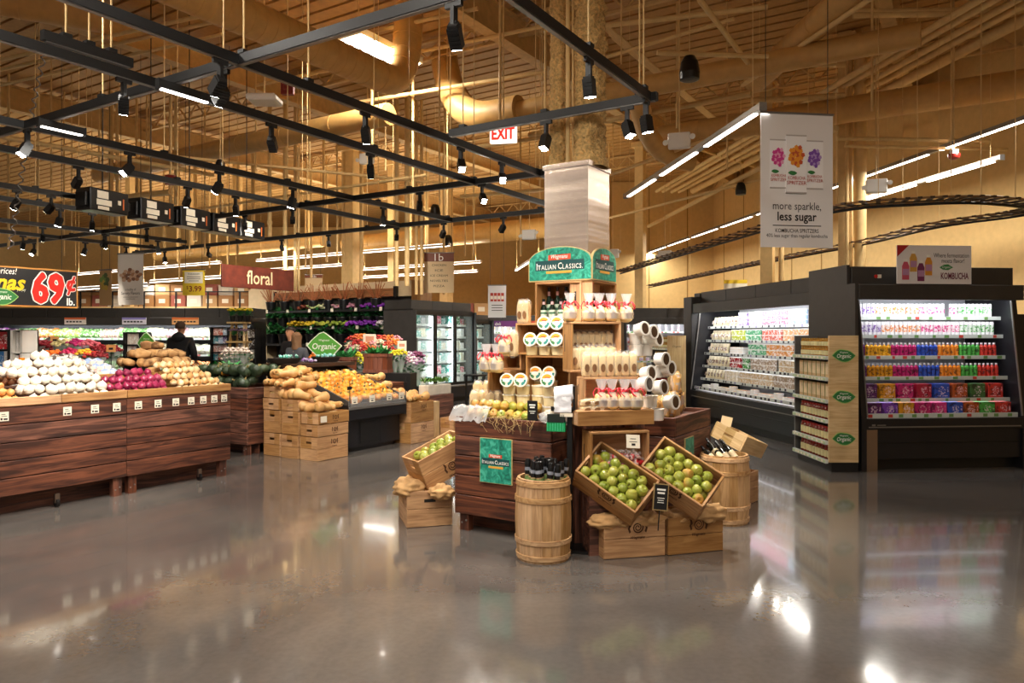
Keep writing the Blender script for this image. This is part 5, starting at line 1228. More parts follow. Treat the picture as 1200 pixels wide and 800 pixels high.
for z, wv, k in [(.13, .06, .012), (.108, .05, .012), (.078, .05, .005), (.064, .04, .004), (.05, .045, .004)]: m.bx(-wv / 2, wv / 2, -.0085, -.0075, z, z + k)
m.build('lettering', WINK, t); m = MB(); m.cyl((0, .004, -.13), (0, .004, .02), .004, n=6); m.build('stake', BLACK, t)
# chalkboard between the tubs
p = at(624, 473, 5.2); t = thing('chalkboard_sign', 'small black chalkboard price sign standing in the pears before the cheese tubs', 'sign', (p.x, p.y, .90), R(-18))
m = MB(); m.bx(-.036, .036, -.005, .005, 0, .14, 0); m.build('board', [BLACK], t); m = MB()
for z, wv, k in [(.105, .045, .01), (.088, .035, .01), (.064, .045, .004), (.05, .03, .004)]: m.bx(-wv / 2, wv / 2, -.0065, -.005, z, z + k)
m.build('lettering', WINK, t)
# candy crate on its side
CC, cp, cL = crate_m('wooden crate on its side showing red wrapped candy behind the tilted crates', 692, 761, 4.99, .46, .845, .18)
m = MB(); m.bx(0, cL, .02, .17, 0, .46); m.build('stand', BARN['x'], CC, (0, 0, -.46))
m = MB(); m.ball((0, 0, 0), (.035, .022, .016), 8, 6); m.lathe([(.004, .03), (.02, .052)], 6, 1, Matrix.Rotation(R(90), 4, 'Y'), caps=False); m.lathe([(.004, .03), (.02, .052)], 6, 1, Matrix.Rotation(R(-90), 4, 'Y'), caps=False)
o = m.build('wrapped_candy', [fruit('candy_foil', ['#b0182a', '#d8323c', '#e8e0e0', '#8c1524'], .2, 20, .8, 0), FILM]); candy = Kind(tag(o, 'c', 'candy'))
for x, y, z in heap(.03, cL - .03, .015, .12, lambda x, y: .478 + .13 + .16 * y / .15, .02, .3):
    p = Matrix.Translation(CC.location) @ Matrix.Rotation(PR, 4, 'Z') @ Vector((x, y, z - .46)); 
    if z > .475: candy.put(p, label='red wrapped candy in the crate on its side', group='wrapped candies', rot=rrot())
p = at(742, 517, 4.95); t = thing('price_card', 'cream price card standing in the red candy crate', 'price card', (p.x, p.y, p.z), PR, rot=(R(-14), R(4), PR))
m = MB(); m.bx(-.048, .048, 0, .002, -.045, .045); m.build('card', PAPER, t); m = MB(); m.bx(-.02, .02, -.001, 0, .015, .019); m.bx(-.028, .028, -.001, 0, -.005, -.001); m.bx(-.012, .015, -.001, 0, -.028, -.014); m.build('printing', INK, t)

# --- barrels
def fill_barrel(loc, label, group, n, spread=.13, lean=.12):
    for i in range(n):
        a = i * 2.4; r = spread * math.sqrt((i + .5) / n); x, y = r * math.cos(a), r * math.sin(a)
        salami.put((loc[0] + x, loc[1] + y, .335 + rnd.uniform(0, .02)), label=label, group=group, rot=(rnd.uniform(-lean, lean) + y * .8 * -1, x * .8 + rnd.uniform(-lean, lean), rnd.uniform(0, 6)))
m = MB(); m.lathe([(.012, 0), (.021, .012), (.021, .2), (.018, .215)], 12, [0, 0, 0]); o = m.build('wrapped_salami', flat('salami_paper', '#c9a877', .6, var=.25)); tag(o, 's', 'salami')
m = MB(); m.lathe([(.0215, .215), (.022, .285), (.016, .315), (.006, .318)], 12, 0); m.lathe([(.0225, .24), (.0225, .262)], 12, 1, caps=False); m.build('black_sleeve', [BLACKM, flat('sleeve_grey', '#8d93a0', .4, var=.6)], o, label='black plastic sleeve')
m = MB(); m.lathe([(.0218, .175), (.0218, .205)], 12, 0, caps=False); m.build('green_band', flat('salami_green', '#7d9a5a', .5), o); salami = Kind(o)
b1 = gnd(638, 662); b1 = (b1.x, b1.y + .185, 0); barrel('front wooden barrel full of black topped salami sticks', b1)
fill_barrel(b1, 'black topped salami stick standing in the front barrel', 'salami sticks in the front barrel', 28)
b2 = gnd(857, 617); b2 = (b2.x, b2.y + .19, 0); barrel('wooden barrel right of the tilted apple crates with dark bottles lying in it', b2, r=.195)
m = MB(); m.lathe([(.02, 0), (.024, .006), (.024, .11), (.02, .14), (.009, .17), (.009, .21)], 12); o = m.build('oil_bottle', flat('olive_glass', '#1c1a14', .15)); tag(o, 'o', 'bottle')
m = MB(); m.lathe([(.0245, .02), (.0245, .09)], 12, caps=False); m.build('paper_label', flat('oil_label', '#c8b490', .5, var=.4), o); m = MB(); m.lathe([(.011, .17), (.011, .215)], 10); m.build('cap', BLACKM, o); oil = Kind(o)
for i in range(11):
    oil.put((b2[0] - .09 + (i % 4) * .055, b2[1] - .1 + (i // 4) * .07, .49 + .02 * (i % 2)), label='dark bottle leaning in the right barrel', group='bottles in the right barrel', rot=(R(-55 + rnd.uniform(-15, 15)), R(-35 + rnd.uniform(-12, 12)), 0))
m = MB(); m.lathe([(.001, .475), (.155, .475)], 20); o = m.build('straw_bed', HAYM, None, b2); tag(o, 'bed of pale straw under the dark bottles in the right barrel', 'straw', kind='stuff')

# --- crates behind the right barrel
ex = (U * .35 + V * .94); ex = Vector((.62, .78, -.25)).normalized(); ez = Vector((.15, -.35, .9)); ez = (ez - ex * ez.dot(ex)).normalized(); ey = ez.cross(ex)
pc_ = at(862, 524, 6.35); Mx = Matrix((ex, ey, ez)).transposed()
crate('tilted pale wooden crate behind the right barrel with a price card', tuple(pc_), rot=Mx.to_euler(), W=.5, D=.3, H=.14, boards=1, logo=False, fill=.06, W3=PALE)
p = gnd(884, 598); crate('wooden crate on the floor behind the right barrel', (p.x - .1, p.y + .3, 0), R(50), .46, .3, .28, logo=False)
crate('wooden crate on the floor under the tilted pale crate behind the right barrel', (p.x - .27, p.y + .62, 0), R(50), .46, .3, .40, boards=3, logo=False)
p = at(850, 499, 6.3); t = thing('price_card', 'cream price card on a stem above the tilted crate behind the right barrel', 'price card', tuple(p), R(-20), rot=(R(-20), R(12), R(-20)))
m = MB(); m.bx(-.045, .045, 0, .002, 0, .085); m.build('card', CARD, t); m = MB(); m.cyl((0, .003, -.16), (0, .003, .02), .003, n=6); m.build('stem', GREYM, t)

# --- left tilted crate
psi, al = R(32), R(23)
f1 = Vector((math.cos(al) * math.cos(psi), math.cos(al) * math.sin(psi), math.sin(al))); f2 = Vector((-math.sin(psi), math.cos(psi), 0)); f3 = f1.cross(f2)
Mx = Matrix((f1, f2, f3)).transposed(); Wc, Dc, Hc = .48, .31, .26; cnr = at(489, 541, 5.74); o_ = cnr + f1 * Wc / 2 + f2 * Dc / 2 - f3 * Hc
crate('tilted wooden crate of green apples left of the pear bin', tuple(o_), rot=Mx.to_euler(), W=Wc, D=Dc, H=Hc, fill=.1, logo_z=.09, logo_s=.06)
T4 = Mx.to_4x4(); T4.translation = o_
for x, y, z in heap(-Wc / 2 + .018, Wc / 2 - .018, -Dc / 2 + .018, Dc / 2 - .018, lambda x, y: Hc + .03 - .05 * abs(y) / .15, .038, .2):
    if z > .1: apple.put(T4 @ Vector((x, y, z)), label='green apple in the tilted crate left of the pear bin', group='apples in the left tilted crate', rot=rrot(), scale=rnd.uniform(.92, 1.05))
q = gnd(477, 619); LC = lower('low wooden crate under the left tilted crate of apples', q, R(17), .36, .46, .285, fill=.18, logo=False)
m = MB(); hz = .205
m.bx(-.045, .045, -.2315, -.2295, hz - .012, hz + .012); m.build('handle_slot', INK, LC)
burlap('brown burlap bunched between the two left apple crates', [((.0, .12, .29), (.13, .13, .07)), ((-.02, .3, .29), (.1, .12, .06)), ((.27, .02, .28), (.1, .08, .06))], tuple(q))

# --- plastic bag stand
p = at(668, HOR, 5.13); t = thing('bag_stand', 'black plastic bag stand with white bag roll and green tag box behind the front barrel', 'bag stand', (p.x, p.y, 0), R(-15))
m = MB(); m.bx(-.14, .14, -.06, .14, 0, .02); m.build('base', BLACK, t)
m = MB(); m.bx(-.018, .018, -.018, .018, .02, 1.0); m.build('pole', BLACK, t)
m = MB(); m.bx(-.13, .02, -.03, -.01, .985, 1.005); m.bx(-.13, .05, -.03, .05, .975, .987); m.bx(.03, .045, -.05, .05, .98, 1.15); m.bx(-.06, .03, -.06, -.045, .94, .965, 1); m.build('bracket', [BLACKM, PAPER], t, label='black roll bracket')
m = MB(); m.cyl((-.1, 0, 1.08), (.03, 0, 1.1), .062, n=22); 
m.grid(lambda u, v: (-.1 + u * .12 + .01 * mnoise.noise(Vector((u * 9, v * 9, 1))), -.062 - .015 * mnoise.noise(Vector((u * 5, v * 6, 4))) + .0, 1.08 - v * .11), 8, 8); m.build('bag_roll', flat('white_film_roll', '#e9e9ee', .3, bump=.3), t, label='white plastic bag roll')
m = MB(); m.bx(-.15, -.03, -.06, -.01, .9, .955, 1); m.bx(-.155, -.025, -.055, -.012, .835, .9, 0)
for k in range(7): m.bx(-.15 + k * .018, -.145 + k * .018, -.057, -.055, .84, .895, 2)
m.build('tag_box', [flat('vivid_green', '#129a5a', .35), flat('box_dark', '#1b2420', .4), flat('light_green_line', '#4cc08a', .4)], t, label='bright green tag box')
p = at(655, 490, 5.08); m = MB(); m.ball((0, 0, 0), (.12, .06, .06), 20, 12, 0, .4, 33, None, 2.4); o = m.build('produce_bag', FILM, None, (p.x + .0, p.y + .1, .93)); tag(o, 'crumpled clear produce bag lying at the right corner of the pear bin', 'plastic bag')
# ================================================================ left: the onion table and squash stands
P0 = Vector((-3.02, 7.9, 0)); TRZ = math.atan2(V.y, V.x); TW = 3.5
ta, tb = ab(P0)
def tl(x, y, z): return P0 + V * x - U * y + Vector((0, 0, z))      # table frame: x runs far along the front (0 at its right end), y into the table
for x0, x1, nm in ((-1.14, 0, 'right'), (-TW, -1.145, 'left')):
    t = wood_bin('produce_table', 'long dark plank produce table, its %s section%s' % (nm, ' under the red and yellow onions' if nm == 'right' else ' under the white onions at the photo edge'), 'table', tuple(tl(x0, 0, 0)), TRZ, x1 - x0, 1.45, .905, 5, z0=.17)
    m = MB(); k = (x1 - x0); n = 2 if nm == 'right' else 4
    for i in range(n): m.bx(i * k / n + .002, (i + 1) * k / n - .002, -.012, .008, .915, .985)
    m.bx(0, .02, .01, 1.45, .915, .985); m.bx(k - .02, k, .01, 1.45, .915, .985); m.bx(0, k, 0.008, .03, .905, .915)
    m.build('top_rail', CRATE['x'], t, bevel=.003, label='pale wooden top rail')
    cs = [-.08, -.2, -.33, -.47, -.64, -.83, -1.03] if nm == 'right' else [-1.24, -1.44, -1.68, -2.18]
    for c in cs:
        m = MB(); m.bx(-.035, .035, -.004, 0, -.038, .038); m.bx(-.02, .01, -.005, -.004, .015, .02, 1); m.bx(-.02, .022, -.005, -.004, -.0, .004, 1); m.bx(-.026, -.012, -.005, -.004, -.03, -.012, 1); m.bx(-.004, .026, -.005, -.004, -.03, -.016, 1)
        m.build('price_card', [PAPER, INK], t, (c - x0, 0, .835), label='cream price card')
    for c in ((-.35,) if nm == 'right' else (-1.75, -2.9)):
        m = MB(); m.lathe([(.001, -.012), (.035, -.012), (.035, .012), (.001, .012)], 14, 0, Matrix.Translation((0, 0, .04)) @ Matrix.Rotation(R(90), 4, 'Y')); m.bx(-.02, .02, -.012, .012, .04, .12, 1); m.build('caster', [BLACKM, STEEL], t, (c - x0, .035, 0))
def onion(name, mat, r, sq=.88):
    m = MB(); m.lathe([(.002, 0), (r * .5, r * .06), (r * .9, r * .5), (r, r * .95), (r * .85, r * 1.4), (r * .45, r * 1.75), (r * .14, r * 1.95), (r * .1, r * 2.15)], 14); m.v = [(x, y, z - r * .95) for x, y, z in m.v]
    o = m.build(name, mat); return o
WON = fruit('white_onion_skin', ['#d8cfbe', '#e6dfd2', '#c9bca6'], .3, 9, .6, .02); RON = fruit('red_onion_skin', ['#6c1434', '#8f2148', '#a93a5c', '#5a1030'], .28, 9, .5, .02); YON = fruit('yellow_onion_skin', ['#d9b37a', '#e7cfa2', '#c9924f', '#efe0bf'], .35, 9, .5, .02); BON = fruit('brown_onion_skin', ['#b67a3c', '#cf9a58', '#a3652c'], .4, 9, .5, .02)
won = Kind(tag(onion('white_onion', WON, .044), 'o', 'onion')); ron = Kind(tag(onion('red_onion', RON, .038), 'o', 'onion')); yon = Kind(tag(onion('yellow_onion', YON, .036), 'o', 'onion')); bon = Kind(tag(onion('brown_onion', BON, .036), 'o', 'onion'))
def pile(K, x0, x1, y0, y1, hf, r, label, group, minz=0, rotf=None, sc=(.92, 1.1), keep=1.25):
    for x, y, z in heap(x0, x1, y0, y1, hf, r * .96, .26, keep):
        if z >= minz: K.put(tl(x, y, z), label=label, group=group, rot=(rotf() if rotf else (rnd.uniform(-.5, .5), rnd.uniform(-.5, .5), rnd.uniform(0, 6))), scale=rnd.uniform(*sc))
BASE = .92
pile(won, -2.0, -1.24, .03, .62, lambda x, y: BASE + .06 + .38 * (y / .6) * max(.35, 1 - ((x + 1.62) / .6) ** 2 * .6), .044, 'round white onion in the big heap on the plank table', 'white onions', .94, keep=1.15)
pile(ron, -1.22, -.62, .03, .42, lambda x, y: BASE + .05 + .22 * (y / .4) * max(.3, 1 - ((x + .9) / .4) ** 2 * .5), .038, 'dark red onion in the heap between the white and yellow onions', 'red onions', .94, keep=1.15)
pile(yon, -.6, -.03, .03, .55, lambda x, y: BASE + .04 + .3 * (y / .55) * max(.3, 1 - ((x + .42) / .55) ** 2 * .6), .036, 'pale yellow onion heaped at the right end of the plank table', 'yellow onions', .94, keep=1.15)
pile(bon, -2.6, -2.02, .03, .3, lambda x, y: BASE + .05 + .12 * y / .3, .036, 'small brown onion at the left edge of the plank table', 'brown onions', .94, keep=1.15)
POT = fruit('russet_skin', ['#7a5430', '#a57c4a', '#c09866', '#6a4826'], .8, 12, .5, .15)
m = MB(); m.ball((0, 0, 0), (.075, .044, .04), 12, 8, 0, .22, 4); pot = Kind(tag(m.build('russet_potato', POT), 'p', 'potato'))
pile(pot, -.62, -.0, .5, 1.15, lambda x, y: BASE + .18 + .28 * math.sin(min(1, (y - .44) / .4) * 1.57) * max(.4, 1 - ((x + .28) / .5) ** 2), .052, 'brown russet potato in the big heap behind the yellow onions', 'russet potatoes', .96, lambda: (rnd.uniform(-.2, .2), rnd.uniform(-.3, .3), rnd.uniform(-1.4, 1.4)), (1.0, 1.25), 1.1)
SHAL = fruit('shallot_skin', ['#c08a5a', '#a86a48', '#d2a878'], .45, 9, .5, .03)
shal = Kind(tag(onion('shallot', SHAL, .03), 's', 'shallot'))
pile(shal, -2.0, -1.47, .68, 1.05, lambda x, y: BASE + .2 + .1 * (y - .7), .034, 'small tan shallot behind the white onions', 'shallots', .99, keep=1.4)
m = MB(); m.bx(0, 1.0, 0, .02, 0, .2); m.bx(0, 1.0, .02, .4, .17, .19); tag(m.build('divider_board', CRATE['x'], None, tuple(tl(-1.25, .47, .92)), TRZ), 'pale wooden divider board behind the red onions', 'board')
m = MB(); m.bx(0, 1.2, 0, .02, 0, .16); tag(m.build('divider_board', CRATE['x'], None, tuple(tl(-3.3, .6, .92)), TRZ), 'pale wooden divider board under the red mesh bags', 'board')
def netbag():
    t = thing('mesh_potato_bag', 'b', 'potato bag')
    m = MB()
    for i in range(26):
        a = i * 2.4; r = .12 * math.sqrt((i + .5) / 26); m.ball((r * math.cos(a) * 1.3, r * math.sin(a) * .9, .07 + .05 * math.cos(r * 9) + rnd.uniform(-.015, .015)), (.045, .04, .038), 8, 6)
    m.build('potatoes', flat('red_potato', '#b3453f', .6, var=.25), t)
    m = MB(); m.ball((0, 0, .085), (.2, .15, .095), 20, 12, 0, .12, 2)
    m.build('red_net', flat('red_netting', '#d03a44', .5, alpha=.55), t); return t
nb = Kind(netbag())
for i, (x, y, z) in enumerate([(-2.5, .85, 1.0), (-2.15, .95, 1.0), (-2.9, .85, 1.0), (-2.5, .9, 1.15), (-2.85, .9, 1.15)]):
    nb.put(tl(x, y, z), TRZ + rnd.uniform(-.3, .3), 'red net bag of potatoes heaped at the left end of the plank table', 'red net bags')
m = MB(); m.bx(-3.4, -1.45, .66, 1.4, .915, .998, 0)
T = Matrix.Rotation(TRZ, 4, 'Z'); T.translation = P0
tag(m.build('riser_board', BARN['x'], None, tuple(P0), TRZ), 'dark wooden riser under the net bags on the plank table', 'board')
# small net and film bags in the middle of the table
BAGK = objcol('bag_print', .4, '#efe6dc', 30)
m = MB(); m.ball((0, 0, .05), (.07, .05, .055), 12, 8, 0, .3, 5); o = m.build('small_produce_bag', BAGK); tag(o, 'b', 'produce bag')
m = MB(); m.bx(-.03, .03, -.06, -.045, .03, .075); m.build('paper_label', PAPER, o); sbag = Kind(o)
for i in range(26):
    x = -1.36 + (i % 7) * .085 + rnd.uniform(-.01, .01); y = .74 + (i // 7) * .16; cn, col = [('dark', '#4a3a36'), ('grey', '#8b8078'), ('blue', '#8fa5d0'), ('pinkish', '#c98f86')][0 if i % 7 < 4 and i > 2 else (2 if i % 7 >= 5 else (1 if i % 2 else 3))]
    sbag.put(tl(x, y, 1.06 + .05 * (i // 7)), TRZ + rnd.uniform(-.5, .5), 'small %s bag of garlic and shallots behind the red onions' % cn, 'small %s bags' % cn, color=C(col))
m = MB(); m.bx(-1.42, -.78, .68, 1.4, .92, 1.055); tag(m.build('riser_board', BARN['x'], None, tuple(P0), TRZ), 'dark wooden riser under the small garlic bags', 'board')

# --- kabocha bin
KB = wood_bin('produce_bin', 'dark plank bin heaped with dark green squash beside the crate stack', 'bin', tuple(gr(-8.95, 6.02)), RZ, 1.3, .69, .85, 5)
SQG = fruit('dark_squash_skin', ['#1d2a1c', '#2c3d28', '#3c4a30', '#24331f'], .5, 7, .5)
def ribbed(name, mat, rx, rz_, ribs=9, stem=True):
    m = MB(); n = 36; k = 10; vs = []
    for i in range(k + 1):
        t = -math.pi / 2 + math.pi * i / k
        for j in range(n):
            a = 2 * math.pi * j / n; f = 1 - .07 * (abs(math.sin(a * ribs / 2)) < .35); c = max(.02, math.cos(t)); vs.append((rx * c * f * math.cos(a), rx * c * f * math.sin(a), rz_ * math.sin(t) * (1 - .12 * (c < .4))))
    m.add(vs, [(i * n + j, i * n + (j + 1) % n, (i + 1) * n + (j + 1) % n, (i + 1) * n + j) for i in range(k) for j in range(n)], 0, True)
    o = m.build(name, mat)
    if stem: m = MB(); m.cyl((0, 0, rz_ * .85), (.01, 0, rz_ * 1.35), .014, .009, n=7); m.build('stem', flat('squash_stem', '#8a7a4a', .8), o)
    return o
kab = Kind(tag(ribbed('dark_green_squash', SQG, .088, .066), 'k', 'squash'))
for x, y, z in heap(.05, 1.27, .02, .68, lambda x, y: .82 + .3 * math.sin(min(1, (y + .2) / .6) * 1.57), .082, .3, 1.5):
    if z > .78: kab.put(KB.matrix_basis @ Vector((x, y, z)), label='dark green ribbed squash heaped in the bin beside the crate stack', group='dark green squash', rot=(rnd.uniform(-1, 1), rnd.uniform(-1, 1), rnd.uniform(0, 6)), scale=rnd.uniform(.85, 1.08))
p = KB.matrix_basis @ Vector((.62, .2, 1.02)); kab2 = tag(ribbed('orange_squash', flat('orange_spot_squash', '#c98a2c', .4, var=.2), .07, .055), 'single orange squash lying among the dark green squash', 'squash'); kab2.location = p

# --- stepped stack of crates with butternut squash
c0a, c0b = ab(gnd(374, 541)); CD = .335; CW = .5
def stack(col, levels, desc, a0=None, b0=None):
    z = 0; a = (c0a if a0 is None else a0) - CD * (col + .5); b = (c0b if b0 is None else b0) + CW / 2
    for i, (h, nb_) in enumerate(levels):
        lev = ['bottom', 'second', 'third', 'fourth', 'fifth'][i]
        crate('%s wooden crate of the %s' % (lev, desc), tuple(gr(a + rnd.uniform(-.006, .006), b + rnd.uniform(-.012, .012), z)), TRZ + R(rnd.uniform(-1, 1)), CW, CD - .028, h - .005, nb_, logo=(col == 0), fill=(h - .03 if i == len(levels) - 1 else None), group='stacked wooden crates', logo_s=.045 if nb_ == 2 else .04)
        z += h
    return a, b, z
H2, H1 = .288, .146
s3 = stack(0, [(H2, 2), (H1, 1), (H1, 1)], 'nearest and lowest crate stack below the squash')
s2 = stack(1, [(H2, 2), (H2, 2), (H1, 1)], 'middle crate stack below the squash')
s1 = stack(2, [(H2, 2), (H2, 2), (H1, 1), (H1, 1)], 'tallest crate stack beside the dark plank bin')
BUT = fruit('butternut_skin', ['#c9975a', '#d6aa6e', '#c08a4c', '#e0bb84'], .45, 5, .5, .03)
m = MB(); vs = []; pr = [(.003, -.115), (.035, -.11), (.055, -.09), (.06, -.06), (.052, -.03), (.04, 0), (.036, .04), (.036, .08), (.03, .105), (.012, .113), (.003, .114)]
m.lathe(pr, 14); o = m.build('butternut_squash', BUT); tag(o, 'b', 'squash'); m = MB(); m.cyl((0, 0, .108), (.004, 0, .135), .011, .008, n=7); m.build('stem', flat('squash_stem', '#8a7a4a', .8), o); but = Kind(o)
def butter(pa, pb, z, label, group, yaw=None, roll=None, sc=1.0):
    p = gr(pa, pb, z); but.put((p.x, p.y, p.z), label=label, group=group, rot=(R(90) + rnd.uniform(-.2, .2) if roll is None else roll, 0, yaw if yaw is not None else rnd.uniform(0, 6.28)), scale=sc * rnd.uniform(.92, 1.08))
for i in range(16):
    r_, c_ = divmod(i, 4); butter(s1[0] - .13 + c_ * .115, s1[1] - .21 + r_ * .15 + (c_ % 2) * .03, s1[2] + .04 + (.02 * r_), 'tan butternut squash in the lower layer on the tallest crate stack', 'butternut squash, lower layer on the tallest stack', rnd.uniform(-.6, .9))
for i in range(10):
    r_, c_ = divmod(i, 3); butter(s1[0] - .09 + c_ * .12, s1[1] - .12 + r_ * .14, s1[2] + .155 + .01 * r_, 'tan butternut squash on top of the heap on the tallest crate stack', 'butternut squash, top of the tallest stack', rnd.uniform(-1.2, 1.2), sc=1.05)
for i in range(8):
    r_, c_ = divmod(i, 4); butter(s2[0] - .13 + c_ * .09, s2[1] - .18 + r_ * .2, s2[2] + .05, 'tan butternut squash on the middle crate stack', 'butternut squash on the middle stack', R(58) + rnd.uniform(-.4, .4), sc=1.1)
butter(s2[0] + .06, s2[1] - .05, s2[2] + .16, 'tan butternut squash lying across the others on the middle crate stack', None, R(120), sc=1.2)
for i, (da, db, yw, dz) in enumerate([(-.1, -.16, R(80), .06), (-.02, -.17, R(70), .05), (.03, -.0, R(100), .055), (-.06, .02, R(20), .055), (.1, -.12, R(150), .06), (.06, .1, R(60), .06), (0, -.06, R(-20), .155)]):
    butter(s3[0] + da, s3[1] + db, s3[2] + dz, 'tan butternut squash on the lowest crate stack, nearest the camera', 'butternut squash on the lowest stack', yw, sc=1.1)
pcard = MB(); pcard.bx(0, .001, -.05, .05, 0, .075); 
o = pcard.build('price_card', PAPER, None, tuple(gr(c0a + .003, c0b + .07, s3[2] - .12)), RZ); o.rotation_euler = (0, 0, RZ); tag(o, 'cream price card on the top crate of the nearest squash stack', 'price card')

# --- black refrigerated stand of orange squash
OS0, OS1 = 6.73, 7.84; oa = -6.62; OW = OS1 - OS0
st = thing('produce_stand', 'black sloped produce stand full of orange squash', 'display stand', tuple(gr(oa, OS0)), TRZ)
m = MB(); m.bx(0, OW, .12, 1.2, .06, .42); m.bx(0.05, OW - .05, .18, 1.2, 0, .06); m.bx(.3, .302, .117, .12, .08, .4, 1); m.bx(.72, .722, .117, .12, .08, .4, 1); m.bx(.33, .7, .112, .12, .1, .38, 1); m.build('base', [DKCASE, BLACK], st, bevel=.006)
m = MB(); m.bx(0, OW, 0, .12, .43, .63); m.bx(0, OW, -.012, 0, .56, .6, 1); m.build('bumper_front', [DKCASE, GREYM], st, bevel=.01)
def slope(y): return .56 + .40 * (y / 1.15)
m = MB(); m.add([(0, .1, slope(.1)), (OW, .1, slope(.1)), (OW, 1.2, slope(1.2)), (0, 1.2, slope(1.2)), (0, .1, .43), (OW, .1, .43), (OW, 1.2, .43), (0, 1.2, .43)], [(0, 1, 2, 3), (4, 7, 6, 5), (0, 4, 5, 1), (1, 5, 6, 2), (2, 6, 7, 3), (3, 7, 4, 0)]); m.build('sloped_bed', DKCASE, st)
for x in (0, OW - .03):
    m = MB(); pf = [(.0, .42), (1.25, .42), (1.25, 1.1), (.0, .67)]; vs = [(x, y, z) for y, z in pf] + [(x + .03, y, z) for y, z in pf]; m.add(vs, [(3, 2, 1, 0), (4, 5, 6, 7)] + [(i, (i + 1) % 4, 4 + (i + 1) % 4, 4 + i) for i in range(4)]); m.build('side_panel', CHAR, st)
m = MB(); m.bx(-.03, OW + .06, 1.02, 1.55, 1.07, 1.12); m.bx(0, OW, 1.25, 1.5, 0, 1.07); m.build('back_shelf', wood('dark_walnut', '#2b1c12', '#4a3322', 0, .5), st)
m = MB(); m.bx(0, OW, -.008, -.004, .6, .74); m.build('acrylic_guard', GLASS, st)
for x in (.02, OW - .02):
    m = MB(); m.cyl((x, -.006, .58), (x, -.006, .93), .006, n=6); m.bx(x - .05, x + .02, -.02, -.008, .82, .86); m.build('guard_clip', BLACK, st)
OSQ = fruit('orange_squash_skin', ['#d98a1c', '#e6a83a', '#c9741a', '#efc04e'], .4, 6, .5, .04)
osq = Kind(tag(ribbed('orange_squash', OSQ, .062, .05, 8), 'o', 'squash'))
for r_ in range(8):
    for c_ in range(9):
        x = .09 + c_ * (OW - .18) / 8 + (r_ % 2) * .02; y = .14 + r_ * .115
        p = st.matrix_basis @ Vector((x, y, slope(y) + .06 + rnd.uniform(-.008, .015) + .02 * (c_ % 3 == r_ % 3)))
        osq.put(p, label='orange squash lying on the black sloped stand', group='orange squash on the black stand', rot=(R(24) + rnd.uniform(-.5, .5), rnd.uniform(-.5, .5), rnd.uniform(0, 6)), scale=(rnd.uniform(1.0, 1.35), 1, 1))
for i, x in enumerate((.1, .42, .75, 1.0)):
    m = MB(); m.bx(-.05, .05, 0, .002, -.045, .045, 0); m.bx(-.03, .03, -.001, 0, .0, .006, 1); m.bx(-.02, .02, -.001, 0, -.03, -.015, 1); o = m.build('price_card', [PAPER, INK], None, tuple(st.matrix_basis @ Vector((x, -.012, .68))), TRZ); tag(o, 'cream price card on the clear guard of the orange squash stand, %s from the left' % ordinal(i), 'price card')
# trays and packets on the back shelf
BASK = flat('dark_wicker', '#241a14', .7, bump=.4)
def tray(px0, nm, x, y, w_=.5):
    m = MB(); n = 24
    m.lathe([(.8, 0), (1, .06), (1.02, .075), (.96, .075), (.78, .012)], 28); m.v = [(a * w_ / 2, b * .17, z) for a, b, z in m.v]
    tag(m.build('wicker_tray', BASK, None, tuple(st.matrix_basis @ Vector((x, y, 1.121))), TRZ), nm, 'tray')
tray(0, 'dark wicker tray of teal packets at the left end of the squash stand shelf', .1, 1.28); tray(0, 'dark wicker tray of teal packets at the right end of the squash stand shelf', .85, 1.28, .46)
m = MB(); m.ball((0, 0, 0), (.035, .025, .02), 8, 6, 0, .3, 1); pk = Kind(tag(m.build('herb_packet', objcol('packet_film', .3, '#e8f2ee', 60)), 'p', 'packet'))
for i in range(34):
    sd = i % 3; x = [.1, .85, .5][sd] + rnd.uniform(-.17, .17) * (1 if sd < 2 else .5); cn, col = [('teal', '#3aa08c'), ('teal', '#48a8a0'), ('purple', '#8a5aa0')][sd]
    pk.put(st.matrix_basis @ Vector((x, 1.28 + rnd.uniform(-.1, .1), (1.2 if sd < 2 else 1.145) + rnd.uniform(0, .02))), label='small %s packet %s' % (cn, ['in the left wicker tray', 'in the right wicker tray', 'on the shelf between the wicker trays'][sd]), group='%s packets %s' % (cn, ['left', 'right', 'middle'][sd]), rot=rrot(), color=C(col))
# organic leaf signs
def leaf_sign(px, py, Y, w_, h_, label, rz=0, half=False, stem=.4):
    p = at(px, py, Y); t = thing('leaf_sign', label, 'sign', tuple(p), rz)
    pts = [(-w_, 0), (-w_ * .75, h_ * .4), (-w_ * .3, h_ * .9), (-w_ * .05, h_), (w_ * .25, h_ * .75), (w_ * .7, h_ * .3), (w_, 0), (w_ * .75, -h_ * .35), (w_ * .45, -h_ * .8), (0, -h_), (-w_ * .4, -h_ * .75), (-w_ * .8, -h_ * .3)]
    m = MB(); m.prism(pts, 0, .014, 1); m.prism([(x * .93, z * .93) for x, z in pts], -.002, 0, 0); m.build('leaf_board', [flat('leaf_sign_green', '#5aa83c', .5), flat('leaf_sign_rim', '#e6edd8', .5)], t)
    m = MB(); m.text('Organic', h_ * .62, (0, -.004, -h_ * .1), width=w_ * 1.35, bold=.01, shear=.12); m.text('Wegmans', h_ * .22, (0, -.004, h_ * .38), width=w_ * .6, shear=.2); m.build('lettering', WINK, t)
    m = MB(); m.cyl((0, .01, -h_ - stem), (0, .01, -h_ * .2), .01, n=8); m.build('stem', BLACK, t)
leaf_sign(380, 405, 10.75, .27, .205, 'green leaf shaped organic sign behind the orange squash stand', R(-8), stem=.06)
leaf_sign(172, 402, 10.9, .19, .16, 'green leaf shaped sign beside a black rack in front of the man in black', R(-20), stem=.7)

